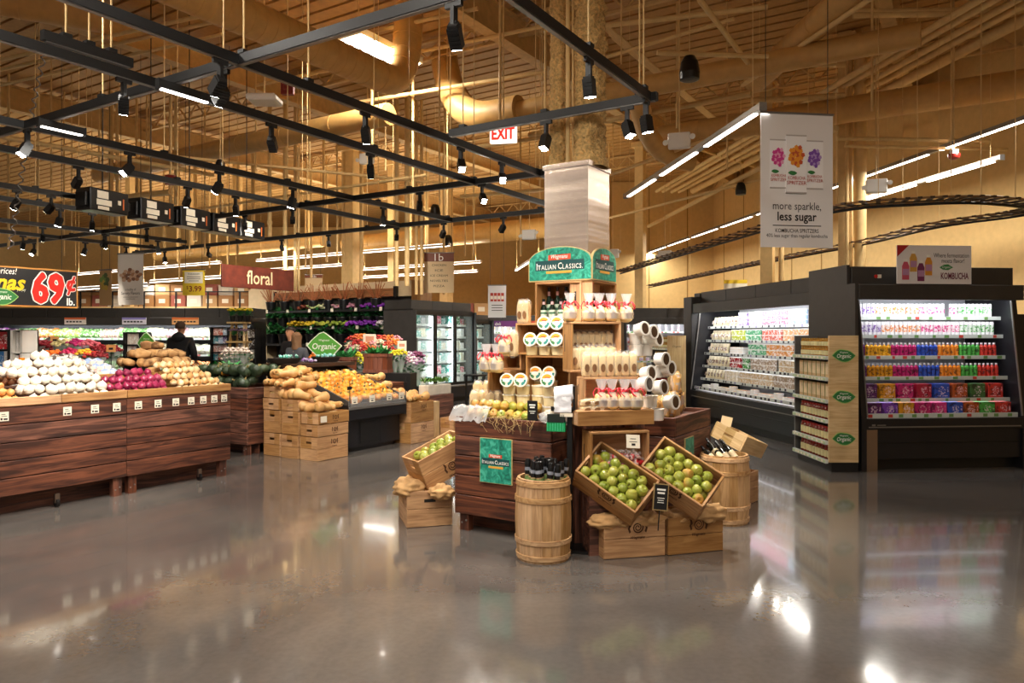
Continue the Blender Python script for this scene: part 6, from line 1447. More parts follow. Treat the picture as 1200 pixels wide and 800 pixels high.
# --- right hand crates with squash
ra, rb = -6.56, 7.88
for i in range(2): crate('%s wooden crate of the pair at the right end of the squash stand' % ['lower', 'upper'][i], tuple(gr(ra - CD / 2, rb + CW / 2, i * H2)), TRZ, CW, CD, H2 - .004, 2, fill=H2 - .03, logo_s=.045)
for i in range(2): crate('%s crate behind the pair at the right end of the squash stand' % ['lower', 'upper'][i], tuple(gr(ra - CD * 1.5 - .01, rb + CW / 2, i * H2)), TRZ, CW, CD, H2 - .004, 2, fill=H2 - .03)
for i in range(8):
    r_, c_ = divmod(i, 4); butter(ra - .27 + r_ * .16, rb + .06 + c_ * .11, 2 * H2 + .05 + (.0 if r_ else .03), 'tan butternut squash on the crate pair at the right end of the squash stand', 'butternut squash at the right end of the stand', rnd.uniform(-.6, .6))
for i in range(9):
    r_, c_ = divmod(i, 3); butter(ra - .42 - r_ * .17, rb - .05 + c_ * .13, 2 * H2 + .1 + r_ * .11, 'tan butternut squash heaped up behind the right end of the squash stand', 'butternut squash heaped behind the right end', rnd.uniform(-.6, .6))
m = MB(); m.bx(-.35, .35, -.3, .3, 0, .8); tag(m.build('plinth_box', BARN['x'], None, tuple(gr(ra - 1.03, rb + .36)), TRZ, .006), 'dark plank box under the squash heaped behind the right end of the stand', 'box')
crate('pale wooden crate standing on end right of the squash stand', tuple(gr(ra - .2, rb + CW + .2, .02 + .26)), rot=(0, R(-90), TRZ), W=.52, D=.3, H=.22, boards=1, logo=False, W3=PALE)
crate('pale wooden crate on the floor right of the one standing on end', tuple(gr(ra + .08, rb + CW + .42, 0)), TRZ, .42, .26, .3, 2, logo=False)
# white trough of herbs
m = MB(); m.bx(-.28, .28, -.09, .09, 0, .15); o = tag(m.build('herb_planter', flat('whitewash', '#d9d0c0', .6, var=.1), None, tuple(gr(ra - .25, rb + .85, .62)), TRZ, .008), 'white planter of green herbs beyond the right squash crates', 'planter')
m = MB()
for i in range(150):
    x, y = rnd.uniform(-.27, .27), rnd.uniform(-.08, .08); a = rnd.uniform(0, 6.28); h = rnd.uniform(.06, .13); d = Vector((math.cos(a), math.sin(a), .6)) * .05
    b = Vector((x, y, .14 + h * .6)); s = Vector((-d.y, d.x, 0)) * .35; m.add([b, b + d * .5 + s, b + d + Vector((0, 0, .02)), b + d * .5 - s], [(0, 1, 2, 3)])
m.build('herb_leaves', flat('herb_green', '#4f7a2c', .6, var=.3), o)
m = MB(); m.bx(-.3, .3, -.12, .12, 0, .62); tag(m.build('plinth_box', BARN['x'], None, tuple(gr(ra - .25, rb + .85, 0)), TRZ, .006), 'dark plank box under the white herb planter', 'box')
# ================================================================ flowers, floral wall, far left produce wall, people, signs
LEAFM = fruit('leaf_green', ['#4c6e30', '#6c9040', '#93b35c', '#3f6030'], .6, 10, .4, 0)
BLOOM = objcol('petal', .6, '#ffffff', 0.01); BLOOM = flat('x', '#ffffff') if False else objcol('petal_plain', .6)
def bouquet(name, nb=22, wrap=True, r=.1, h=.34, big=1.0):
    m = MB(); rr = random.Random(len(name) + nb)
    for i in range(nb):
        a = i * 2.4; k = math.sqrt((i + .5) / nb); m.ball((r * 1.15 * k * math.cos(a), r * 1.15 * k * math.sin(a), h + .07 * (1 - k * k) + rr.uniform(-.02, .02)), (.026 * big, .026 * big, .02 * big), 7, 5, 0, .3, i)
    o = m.build(name, BLOOM); m = MB()
    for i in range(34):
        a = rr.uniform(0, 6.28); k = rr.uniform(.4, 1.15); z = h - rr.uniform(.02, .16); b = Vector((r * k * .8 * math.cos(a), r * k * .8 * math.sin(a), z)); d = Vector((math.cos(a), math.sin(a), .5)) * .09; s = Vector((-d.y, d.x, 0)) * .25
        m.add([b, b + d * .5 + s, b + d, b + d * .5 - s], [(0, 1, 2, 3)])
    for i in range(8): a = i * .785; m.cyl((.02 * math.cos(a), .02 * math.sin(a), .0), (r * .7 * math.cos(a), r * .7 * math.sin(a), h), .004, n=5)
    m.build('leaves', LEAFM, o)
    if wrap: m = MB(); m.lathe([(.03, .0), (.045, .08), (r * 1.0, h - .06), (r * 1.2, h)], 14, caps=False); m.build('clear_sleeve', FILM, o)
    return tag(o, 'b', 'flowers')
bq = Kind(bouquet('flower_bouquet')); bqb = Kind(bouquet('rose_bunch', 30, True, .13, .32, 1.35))
def potted(name, pot=True, n=70, L=.22, up=.6, bl=14, broad=.22):
    rr = random.Random(n + bl); m = MB()
    m.lathe([(.07, 0), (.095, .16), (.1, .165), (.1, .18), (.088, .18), (.085, .165)], 16); o = m.build(name, BLACKM)
    m = MB()
    for i in range(n):
        a = rr.uniform(0, 6.28); e = rr.uniform(.2, 1.2) * up; d = Vector((math.cos(a) * math.cos(e), math.sin(a) * math.cos(e), math.sin(e))); l = L * rr.uniform(.6, 1.15); b = Vector((rr.uniform(-.05, .05), rr.uniform(-.05, .05), .17 + rr.uniform(0, .1))); s = Vector((-math.sin(a), math.cos(a), 0)) * l * broad * .5
        m.add([b, b + d * l * .55 + s, b + d * l - Vector((0, 0, l * .25)), b + d * l * .55 - s], [(0, 1, 2, 3)])
    m.build('leaves', LEAFM, o)
    if bl:
        m = MB()
        for i in range(bl): a = i * 2.4; k = .15 * math.sqrt((i + .5) / bl); m.ball((k * math.cos(a), k * math.sin(a), .36 + .06 * (1 - k / .15) + rr.uniform(-.03, .03)), (.032, .032, .024), 7, 5, 0, .3, i)
        m.build('blooms', BLOOM, o)
    return tag(o, 'p', 'potted plant')
fern = Kind(potted('potted_plant', True, 110, .3, .7, 0, .16)); flow = Kind(potted('flowering_plant', True, 60, .2, .9, 26)); 
def reeds():
    rr = random.Random(3); m = MB(); m.lathe([(.09, 0), (.12, .2), (.125, .205), (.125, .22), (.11, .22)], 16); o = m.build('reed_bucket', BLACKM); m = MB()
    for i in range(16):
        a = rr.uniform(0, 6.28); k = rr.uniform(.02, .3); h = rr.uniform(.35, .62); m.tube([(0, 0, .05), (k * .4 * math.cos(a), k * .4 * math.sin(a), h * .6), (k * math.cos(a), k * math.sin(a), h)], .007, 4)
    m.build('twigs', flat('twig_brown', '#b0683c', .7), o); return tag(o, 'r', 'twig bucket')
reed = Kind(reeds())
# floral wall
FW = 5.4; fw0 = Vector((-7.26, 20.35, 0))
fwt = thing('floral_display', 'tall floral display wall with black shelves and pale header board', 'display', tuple(fw0), RZ); fwt.scale = (1.07,) * 3
CREAM = flat('cream_laminate', '#d9c19a', .6, var=.05)
m = MB(); m.bx(0, FW, .3, .45, 0, 2.58); m.build('back_panel', CHAR, fwt)
m = MB(); m.bx(-.0, .7, -.02, .3, 0, 2.58); m.bx(.0, FW, .05, .3, 2.28, 2.62); m.build('header_board', CREAM, fwt, label='pale cream header board')
m = MB(); m.bx(1.0, FW - .5, -.02, .05, 2.28, 2.46, 0); m.bx(FW - .5, FW - .42, -.03, .05, 2.25, 2.5, 1); m.bx(.96, 1.0, -.03, .05, 2.25, 2.5, 1); m.build('twig_panel', [wood('twig_panel_wood', '#7a4a2a', '#a8703f', 0), BLACK], fwt)
m = MB(); m.bx(FW - .0, FW + .25, .0, .4, 0, 2.62); m.build('end_post', CRATE['z'], fwt, label='brown wooden end post')
for z, y0 in ((2.0, -.14), (1.6, -.1), (1.2, -.2), (.8, -.3)):
    m = MB(); m.bx(.72, FW - .02, y0 - .12, .3, z - .05, z)
    for i in range(6): m.bx(.95 + i * .75, 1.03 + i * .75, y0 - .125, y0 - .12, z - .05, z + .03, 1)
    m.build('shelf', [BLACK, PAPER], fwt)
for i in range(8):
    p = fwt.matrix_basis @ Vector((.98 + i * .5, -.12, 2.0)); reed.put(p, rnd.uniform(0, 6), scale=1.15, label='black bucket of brown twigs on the top shelf of the floral wall', group='twig buckets on the top floral shelf')
FLR = [('leafy green', None), ('leafy green', None), ('dark leafy green', None), ('rusty', '#7c3a24'), ('pale green', '#a9b878'), ('pale green', '#c9c9a0'), ('dusty pink', '#b98a98'), ('dusty pink', '#b07a90'), ('violet', '#7a2a9c'), ('violet', '#6c2494'), ('pale blue', '#b8cbd6')]
for i, (nm, col) in enumerate(FLR):
    p = fwt.matrix_basis @ Vector((.85 + i * .41, .0, 1.6)); (fern if col is None else flow).put(p, rnd.uniform(0, 6), '%s potted plant on the second shelf of the floral wall' % nm, '%s plants on the second floral shelf' % nm, color=C(col) if col else None, scale=(1.65, 1.65, 1.4))
for i, (nm, col) in enumerate([('leafy green', None), ('leafy green', None), ('yellow flowered', '#c9a51c'), ('yellow flowered', '#d0b024'), ('yellow green', '#a8b040'), ('yellow green', '#8aa038'), ('violet', '#8a34b0'), ('violet', '#7a2aa0'), ('pale', '#d8d0d8')]):
    p = fwt.matrix_basis @ Vector((.95 + i * .48, -.1, 1.2)); (fern if col is None else flow).put(p, rnd.uniform(0, 6), '%s potted plant on the third shelf of the floral wall' % nm, '%s plants on the third floral shelf' % nm, color=C(col) if col else None, scale=(1.7, 1.7, 1.4))
# flower island between the floral wall and the squash stand
def island(c, w_, d_, h, label):
    m = MB(); m.bx(-w_ / 2, w_ / 2, -d_ / 2, d_ / 2, 0, h); m.bx(-w_ / 2 - .02, w_ / 2 + .02, -d_ / 2 - .02, d_ / 2 + .02, h - .04, h); o = m.build('flower_stand', BLACK, None, c, RZ, .006); tag(o, label, 'flower stand')
island((-2.6, 13.0, 0), 2.0, .5, .88, 'black flower stand behind the organic leaf sign'); island((-1.9, 12.2, 0), 1.5, .5, .66, 'lower black flower stand beside the glass door cooler')
def bunch(px, py, Y, nm, col, where, big=False, sc=1.0):
    p = at(px, py, Y); K = bqb if big else bq; K.put((p.x, p.y, p.z - .34 * sc), rnd.uniform(0, 6), '%s flower bouquet %s' % (nm, where), '%s bouquets %s' % (nm, where), color=C(col), scale=sc)
for i in range(26):
    nm, col = [('red', '#b02c2c'), ('coral', '#d0603c'), ('orange', '#d9792c'), ('pink', '#d08a94'), ('cream', '#e0cfae')][i % 5]; bunch(412 + (i % 9) * 6.5, 399 + (i // 9) * 6 + rnd.uniform(-2, 2), 13.2 - (i // 9) * .25, nm, col, 'in the mixed bank left of the glass door cooler')
for i in range(14):
    nm, col = [('white', '#e4dcdc'), ('mauve', '#a07a98'), ('plum', '#7c3a5c'), ('pink', '#d0a0b0')][i % 4]; bunch(456 + (i % 7) * 5.5, 419 + (i // 7) * 7 + rnd.uniform(-1, 1), 12.5 - (i // 7) * .3, nm, col, 'in the low row before the glass door cooler', sc=1.1)
for i, (px, py) in enumerate([(418, 418), (424, 421), (421, 425), (428, 424), (463, 416), (470, 415)]): bunch(px, py, 12.0, 'yellow', '#d8c92c', 'beside the brown planters', sc=.9)
for i, (px, py) in enumerate([(366, 425), (374, 427), (386, 422), (392, 420), (398, 424), (370, 419)]): nm, col = [('dark red', '#7c1a24'), ('orange', '#e07a24')][i % 2]; bunch(px, py, 11.9, nm, col, 'just below the organic leaf sign', sc=.95)
for i, (px, py, w_) in enumerate([(403, 418, .34), (443, 414, .4)]):
    p = at(px, py, 11.6); t = thing('wooden_planter', 'brown wooden planter box %s' % ('beside the organic leaf sign' if i == 0 else 'right of the organic leaf sign, by the low flowers'), 'planter', (p.x, p.y, p.z - .3), RZ + .3)
    m = MB(); k = 5
    for j in range(k): m.bx(-w_ / 2 + j * w_ / k + .003, -w_ / 2 + (j + 1) * w_ / k - .003, -.1, .1, 0, .3)
    m.bx(-w_ / 2 - .01, w_ / 2 + .01, -.11, .11, .25, .3); m.bx(-w_ / 2 - .01, w_ / 2 + .01, -.11, .11, .0, .05); m.build('planter_box', wood('red_cedar', '#5a2a18', '#86482c', 2, .6), t)
    m = MB()
    for j in range(60):
        a = rnd.uniform(0, 6.28); e = rnd.uniform(.4, 1.3); l = rnd.uniform(.1, .22); d = Vector((math.cos(a) * math.cos(e), math.sin(a) * math.cos(e), math.sin(e))); b = Vector((rnd.uniform(-w_ / 2, w_ / 2) * .8, rnd.uniform(-.07, .07), .28)); s = Vector((-math.sin(a), math.cos(a), 0)) * .03
        m.add([b, b + d * l * .5 + s, b + d * l, b + d * l * .5 - s], [(0, 1, 2, 3)])
    m.build('leaves', LEAFM, t)
    m = MB(); m.bx(-.6, .6, -.13, .13, 0, p.z - .302); tag(m.build('flower_stand', BLACK, None, (p.x, p.y, 0), RZ + .3), 'narrow black stand under the %s brown planter' % ('left' if i == 0 else 'right'), 'flower stand')
for px, py in ((444, 371), (443, 366)): pass
p = at(433, 398, 12.9); t = thing('price_card', 'cream price card on a stem in the flowers left of the glass door cooler', 'price card', tuple(p), R(-10)); m = MB(); m.bx(-.12, .12, 0, .004, -.17, .1); m.bx(-.07, .08, -.002, 0, -.04, .06, 1); m.bx(-.09, .09, -.002, 0, -.13, -.11, 1); m.build('card', [PAPER, flat('peach_print', '#d99a7a', .6)], t); m = MB(); m.cyl((0, .006, -.4), (0, .006, 0), .006, n=6); m.build('stem', BLACK, t)
p = at(471, 406, 12.6); t = thing('price_card', 'cream price card above the low white flowers', 'price card', tuple(p), R(-10)); m = MB(); m.bx(-.08, .08, 0, .004, -.12, .1); m.bx(-.05, .05, -.002, 0, -.0, .05, 1); m.build('card', [PAPER, flat('peach_print', '#d99a7a', .6)], t); m = MB(); m.cyl((0, .006, -.35), (0, .006, 0), .006, n=6); m.build('stem', BLACK, t)

# glass door coolers
def glass_cooler(label, loc, rz, nd_, w_=.72, D=.8, top=2.02, hd=2.26, prods=True, where=''):
    W = nd_ * w_; t = thing('glass_door_cooler', label, 'cooler', loc, rz)
    m = MB(); m.bx(0, W, 0, D, 0, .1, 1); m.bx(0, W, -.12, D, .1, .34, 0); m.bx(0, W, -.13, 0, .34, .38, 2); m.build('base', [DKCASE, BLACK, GREYM], t, bevel=.008)
    m = MB(); m.bx(-.03, 0, -.1, D, 0, top + .02); m.bx(W, W + .03, -.1, D, 0, top + .02); m.build('side_panel', CHAR, t)
    m = MB(); m.bx(0, W, D - .06, D, .38, top); m.build('back_panel', WHITEIN, t)
    m = MB(); m.bx(0, W, 0, D, top, top + .05, 1); 
    k = max(1, round(W / .75))
    for i in range(k): m.bx(i * W / k + .004, (i + 1) * W / k - .004, .05, D, top + .05, hd)
    m.build('header_panel', [HEADM, BLACK], t)
    for z in (.62, .9, 1.18, 1.46, 1.74):
        m = MB(); m.bx(.03, W - .03, .18, D - .06, z - .02, z); m.bx(.03, W - .03, .165, .18, z - .03, z + .015, 1); m.build('shelf', [WHITEIN, RAILM], t)
    for i in range(nd_):
        x = i * w_; m = MB(); m.bx(x, x + .05, -.04, 0, .38, top); m.bx(x + w_ - .05, x + w_, -.04, 0, .38, top); m.bx(x + .05, x + w_ - .05, -.04, 0, .38, .44); m.bx(x + .05, x + w_ - .05, -.04, 0, top - .07, top)
        d = m.build('door', BLACKM, t); m = MB(); m.bx(x + .05, x + w_ - .05, -.025, -.018, .44, top - .07); m.build('door_glass', clear('cooler_glass', '#cfe8e4', .07), d)
        m = MB(); m.cyl((x + .05, -.075, .9), (x + .05, -.075, 1.45), .012, n=8); m.bx(x + .04, x + .06, -.075, -.04, .92, .94); m.bx(x + .04, x + .06, -.075, -.04, 1.41, 1.43); m.build('handle', GREYM, d)
        m = MB(); m.bx(x + .02, x + .045, .04, .07, .45, top - .1); m.build('light_strip', LEDC, t)
        lamp('AREA', 'door_light', t, (x + .06, .08, 1.2), 7, (.85, 1, .97), (R(90), 0, R(-38)), .06, 1.4)
        for si, z in enumerate((.39, .62, .9, 1.18, 1.46, 1.74)):
            for k in range(4):
                cn, col = [('white', '#e6ece8'), ('teal', '#3f9a8c'), ('pink', '#c8566c'), ('green', '#3f7a4c')][(si * 7 + k * 3 + i * 5) % 4] if si in (1, 5) else [('white', '#eef0ec'), ('white', '#e0e6e6'), ('teal', '#8ac0b8'), ('cream', '#e0dcc0')][(k + si + i) % 4]
                fb.put(t.matrix_basis @ Vector((x + .13 + k * .155, .2, z + .001)), rz, '%s carton of salad behind the glass cooler doors' % cn if False else '%s food carton %s on a shelf of %s' % (cn, 'standing', where), '%s cartons of %s' % (cn, where), color=C(col), scale=(1, 1, .75 + .25 * ((k + si) % 2)))
    return t
m = MB(); m.bx(-.066, .066, 0, .3, 0, .2, 0); m.bx(-.05, .05, -.001, 0, .03, .15, 1); o = m.build('food_carton', [objcol('carton_print_pale', .4, '#ffffff', 14), objcol('carton_mark', .4, '#d8e4e0', 30)]); fb = Kind(tag(o, 'f', 'carton'))
g0 = at(484, HOR, 15.6); gc = glass_cooler('three door glass fronted cooler with lit shelves beyond the flowers', (g0.x, g0.y, 0), TRZ, 3, .73, where='the three door cooler')
g1 = g0 + V * 2.3; glass_cooler('single glass door cooler just beyond the three door cooler', (g1.x - .05, g1.y, 0), TRZ, 1, .73, D=.7, top=1.85, hd=2.0, where='the single door cooler')
t = thing('stool', 'black stool frame standing before the single glass door cooler', 'stool', tuple(gnd(557, 480)), RZ)
for x, y in ((-.13, -.13), (.13, -.13), (-.13, .13), (.13, .13)): m = MB(); m.bx(x - .015, x + .015, y - .015, y + .015, 0, .68); m.build('leg', BLACK, t)
m = MB(); m.bx(-.17, .17, -.17, .17, .68, .71); m.build('seat', BLACK, t)

# far left produce wall
PWL = multideck('produce_cooler', 'long far open produce cooler with dark header on the left', 'cooler', (-11.6, 15.9, 0), 0, 5.9, 1.0, [1.44, 1.08, .78], deck=.55, lip=.5, top=2.1, op=1.72, sdepth=.5, seams=.75, lightp=9, white_back=False)
m = MB(); m.ball((0, 0, .06), (.075, .07, .07), 10, 7, 0, .4, 3, None, 3); lf = Kind(tag(m.build('leafy_vegetable', objcol('leafy_veg', .6, '#dfe8c0', 25)), 'v', 'vegetable'))
VEG = [[('purple', '#7a3a78'), ('green', '#4f8a34'), ('orange', '#d87a2c'), ('light green', '#8fb848'), ('green', '#4a8030'), ('pinkish', '#c0988a'), ('green', '#5f9a4a'), ('cream', '#d8cbb0'), ('pink', '#c89aa0'), ('cream', '#dccfb8'), ('light green', '#7fae44'), ('green', '#5a9a3c')],
       [('white', '#d8d8cc'), ('green', '#4f8f5c'), ('dark green', '#2f6a44'), ('green', '#6a9a7c'), ('pale green', '#9fb8a0'), ('dark green', '#3a6a4a'), ('grey green', '#7a8c80'), ('brown', '#8a6a4a'), ('dark', '#4a4440'), ('white', '#d0ccc0'), ('pale green', '#a8b890'), ('white', '#d8d0c8')],
       [('green', '#4f8a44'), ('red', '#a83a30'), ('green', '#5f9a4a'), ('dark green', '#2f5a34'), ('orange', '#c8742c'), ('green', '#4a8040')]]
for row, z in enumerate((1.44, 1.08, .78)):
    for i in range(52):
        nm, col = VEG[row][i * len(VEG[row]) // 52]
        for k in range(2):
            lf.put(PWL.matrix_basis @ Vector((.06 + i * .112, .55 - row * .035 - .1 + k * .13, z + .01 + .07 * k)), rnd.uniform(0, 6), '%s vegetable bunch on the %s shelf of the far produce cooler' % (nm, ROWT[row]), '%s vegetables on the %s produce shelf' % (nm, ROWT[row]), color=C(col), scale=rnd.uniform(1.0, 1.3)) if row < 2 or k == 0 else None
for px, w_, cn, col, col2, lb in [(88, 25, 'white and orange', '#efe4da', '#d86a3c', 'left'), (157, 28, 'lilac', '#e6e2ee', '#8d84c4', 'middle'), (217, 31, 'orange', '#e9b074', '#d9702c', 'right')]:
    p = at(px, 376, 15.85); t = thing('category_sign', '%s category strip sign on the far produce cooler header' % cn, 'sign', tuple(p)); ww = w_ * 15.85 / F_PX
    m = MB(); m.bx(-ww / 2, ww / 2, 0, .02, -.075, .075); m.build('panel', flat('strip_' + cn.replace(' ', '_'), col, .5), t); m = MB(); m.bx(-ww / 2, ww / 2, -.002, 0, .03, .075); m.build('colour_band', flat('band_' + cn.replace(' ', '_'), col2, .5), t)
    m = MB(); [m.bx(-ww / 2 + .04 + k * .07, -ww / 2 + .09 + k * .07, -.002, 0, -.03, .0) for k in range(int(ww / .07) - 1)]; m.build('lettering', INK, t)
# grocery shelves with cartons far behind
gs = thing('storage_shelf', 'far tan grocery shelf of brown cartons above the produce cooler', 'shelf', (-12.5, 20.8, 0))
m = MB(); m.bx(0, 6.3, 0, .8, 0, 2.2, 0); m.bx(0, 6.3, -.02, .82, 2.2, 2.32, 0)
m.build('shelf_run', TAN2, gs); m = MB(); [m.bx(.3 + i * .9, .34 + i * .9, -.04, -.0, 2.2, 2.75) for i in range(7)]; m.bx(.3, 5.8, -.04, -.01, 2.72, 2.75); m.build('sign_frame', BLACK, gs)
m = MB(); m.bx(-.2, .2, 0, .4, 0, .32, 0); m.bx(-.1, .08, -.003, 0, .1, .22, 1); cb = Kind(tag(m.build('carton', [objcol('carton_brown', .7), PAPER], bevel=.004), 'c', 'carton'))
for i in range(26):
    k = i % 13; cn, col = [('brown', '#a8794a'), ('tan', '#c49a68'), ('white', '#dcd2c4'), ('reddish', '#a0584a')][(i * 3 + i // 5) % 4]
    cb.put((-12.2 + k * .45, 20.95, 2.32 + .33 * (i // 13)), 0, '%s carton on top of the far grocery shelf' % cn, '%s cartons on the far grocery shelf' % cn, color=C(col), scale=(1, 1, rnd.uniform(.85, 1.0)) if i > 12 else 1)
gs = thing('storage_shelf', 'far tan grocery shelf of cartons behind the glass door coolers', 'shelf', (-2.6, 21.6, 0), 0)
m = MB(); m.bx(0, 2.4, 0, .7, 0, 2.0); m.bx(0, 2.4, -.02, .72, 2.0, 2.1); m.build('shelf_run', TAN2, gs)
for i in range(5): cn, col = [('brown', '#a8794a'), ('white', '#dcd2c4'), ('reddish', '#a0584a'), ('tan', '#c49a68')][i % 4]; cb.put((-2.3 + i * .47, 21.7, 2.1), 0, '%s carton on the shelf behind the glass door coolers' % cn, '%s cartons behind the glass door coolers' % cn, color=C(col), scale=1.1)

# flower buckets in the middle of the left department
island((-5.9, 10.5, 0), 2.1, .5, .98, 'black flower stand of roses left of the black rack'); island((-5.75, 9.85, 0), 2.0, .4, .8, 'lower black flower stand of roses behind the plank table')
for i, (px, py, nm, col) in enumerate([(37, 402, 'dark red rose', '#8c1024'), (45, 405, 'dark red rose', '#7c0c1c'), (53, 404, 'dark red rose', '#8c1020'), (60, 407, 'dark red rose', '#80101c'), (72, 403, 'cream rose', '#d8c98c'), (80, 402, 'cream rose', '#e0d29a'), (88, 402, 'magenta rose', '#b01a64'), (96, 404, 'magenta rose', '#c0246c'), (105, 403, 'mixed pink rose', '#c8606c'), (112, 408, 'dark red rose', '#7c0c18'), (121, 409, 'dark red rose', '#8c0c18'), (132, 410, 'dark red rose', '#84101c')]):
    bunch(px, py, 10.5, nm, col, 'in the back row of the rose stand', True, .85)
for i, (px, py, nm, col) in enumerate([(56, 416, 'orange rose', '#d8601c'), (64, 415, 'orange rose', '#e0701c'), (73, 416, 'orange rose', '#d86818'), (83, 413, 'magenta rose', '#b01a4c'), (91, 415, 'magenta rose', '#a8143c'), (99, 414, 'yellow rose', '#d8a824'), (107, 416, 'red rose', '#b0241c'), (115, 417, 'dark red rose', '#7c1018')]):
    bunch(px, py, 10.0, nm, col, 'in the front row of the rose stand', True, .8)
for px, py, Y in ((64, 398, 11.2), (130, 408, 10.2)):
    p = at(px, py, Y); t = thing('price_card', 'orange price card on a stem %s' % ('behind the red roses' if px == 64 else 'right of the roses'), 'price card', tuple(p)); m = MB(); m.bx(-.065, .065, 0, .004, -.05, .05); m.bx(-.03, .03, -.002, 0, -.02, .01, 1); m.build('card', [flat('orange_card', '#d89a5a', .6), INK], t); m = MB(); m.cyl((0, .006, -.4), (0, .006, 0), .006, n=6); m.build('stem', BLACK, t)
# racks
def rack(px0, px1, y0, y1, Y, label, rows, cols, palette, name='display_rack', frame=BLACK, item=('card_pack', 'pack'), rz=0):
    a = at(px0, y0, Y); b = at(px1, y1, Y); W = b.x - a.x; top = a.z; bot = max(.05, b.z)
    t = thing(name, label, 'rack', (a.x, Y, 0), rz)
    m = MB(); m.bx(0, .03, 0, .35, 0, top); m.bx(W - .03, W, 0, .35, 0, top); m.bx(0, W, .32, .35, 0, top); m.build('frame', frame, t)
    H = (top - bot) / rows
    for r_ in range(rows + 1): m = MB(); m.bx(0, W, 0, .34, bot + r_ * H - .012, bot + r_ * H); m.build('shelf', frame, t)
    for r_ in range(rows):
        for c_ in range(cols):
            nm, col = palette[(r_ * 3 + c_ * 5 + r_ * c_) % len(palette)]; w_ = (W - .08) / cols
            cpk.put(t.matrix_basis @ Vector((.04 + w_ * (c_ + .5), .05, bot + r_ * H + .001)), rz, '%s %s on %s' % (nm, item[1], label.split(' ', 1)[1] if False else label), '%s packs on %s' % (nm, label), color=C(col), scale=(w_ / .1 * .92, 1, H / .2 * .88))
m = MB(); m.bx(-.05, .05, 0, .12, 0, .2, 0); m.bx(-.035, .035, -.002, 0, .06, .15, 1); cpk = Kind(tag(m.build('boxed_pack', [objcol('pack_print', .5, '#f0ece4', 12), objcol('pack_mark', .5, '#ffffff', 50)]), 'c', 'pack'))
rack(246, 268, 383, 422, 13.4, 'the book rack left of the white ladder shelf', 4, 3, [('teal', '#2f8a9a'), ('pale blue', '#a8bcd0'), ('violet', '#5a4a80'), ('pink', '#c08a80'), ('cream', '#d8c8b0'), ('red brown', '#a84a30')])
rack(144, 165, 389, 418, 11.2, 'the black rack beside the half hidden leaf sign', 2, 3, [('cream', '#d8c8b8'), ('dark', '#2a2220'), ('pink', '#c8a8a0')])
rack(-14, 11, 386, 432, 9.9, 'the magazine rack at the left photo edge', 2, 3, [('red', '#b8242c'), ('white', '#e0dcd8'), ('blue', '#3a7ab8')])
rack(12, 26, 386, 440, 9.9, 'the white magazine rack next to the left photo edge', 2, 2, [('white', '#e4e0dc'), ('pale grey', '#c8c4c0'), ('red', '#b8242c')], frame=WHITE)
rack(264, 300, 384, 420, 15.5, 'the dark shelf behind the white ladder shelf', 3, 6, [('dark', '#3a302a'), ('silver', '#9a948c'), ('brown', '#5a4636')])
m = MB(); m.bx(-.02, .02, -.01, .01, 0, .28); p = at(23, 430, 9.0); tag(m.build('price_marker', flat('orange_marker', '#e08a1c', .5), None, tuple(tl(-1.5, 1.2, 1.0)), .2), 'upright orange marker strip in front of the white magazine rack', 'marker')
# white ladder shelf with flowers
pL, pR_ = at(262, 425, 12.2), at(290, 425, 12.2); t = thing('ladder_shelf', 'pale wooden ladder shelf with yellow flower pots on top', 'shelf', (pL.x, 12.2, 0), 0); W = pR_.x - pL.x; tp = at(0, 379, 12.2).z
PLW = PALE['z']
for x0, x1, y in ((.0, .1, -.0), (W, W - .1, .0), (.08, .12, .4), (W - .08, W - .12, .4)):
    m = MB(); m.beam((x0, y - (.15 if y == 0 else -.1), 0), (x1, .12 + y * .3, tp), .035, .035); m.build('leg', PLW, t)
for z, k in ((tp, .0), (tp - .32, .05), (tp - .62, .1)):
    m = MB(); m.bx(.05 - k * .3, W - .05 + k * .3, 0, .3, z, z + .03); m.build('shelf', PALE['x'], t)
for i in range(3): flow.put((pL.x + .1 + i * .13, 12.32, tp + .03), rnd.uniform(0, 6), 'yellow flower pot on top of the pale ladder shelf', 'yellow pots on the ladder shelf', color=C('#d8c01c'), scale=.55)
for i in range(2): flow.put((pL.x + .12 + i * .16, 12.32, tp - .29), rnd.uniform(0, 6), 'mauve flower pot on the second step of the pale ladder shelf', 'mauve pots on the ladder shelf', color=C('#9a7a90'), scale=.5)
for i in range(7): p = at(268 + (i % 4) * 6, 414 + (i // 4) * 5, 11.5); bq.put((p.x, p.y, p.z - .34), 0, 'white flower bouquet at the foot of the pale ladder shelf', 'white bouquets below the ladder shelf', color=C('#e0cfc4'))
island((-5.05, 11.5, 0), .9, .4, .84, 'small black stand under the white bouquets by the ladder shelf')
for i in range(4): fern.put((at(253 + i * 7, 430, 10.3).x, 10.3, .86), rnd.uniform(0, 6), 'small leafy green plant behind the dark green squash', 'leafy plants behind the dark squash', scale=.7)
island((at(264, 400, 10.3).x, 10.35, 0), .6, .3, .855, 'small black stand under the leafy plants behind the dark squash')
# kettle table before the florist
t = thing('work_table', 'dark florist work table with white cups behind the squash', 'table', (-4.55, 12.4, 0), RZ); m = MB(); m.bx(-.6, .6, -.3, .3, .88, .93); m.build('table_top', BLACK, t)
for x in (-.55, .55):
    for y in (-.25, .25): m = MB(); m.bx(x - .02, x + .02, y - .02, y + .02, 0, .88); m.build('leg', BLACK, t)
m = MB(); m.lathe([(.03, 0), (.045, .12), (.04, .12), (.028, .01)], 12); cup = Kind(tag(m.build('paper_cup', WHITE), 'c', 'cup'))
for i in range(5): cup.put((-4.75 + i * .09, 12.3 + (i % 2) * .06, .931), 0, 'white paper cup on the florist work table', 'white cups on the florist table')

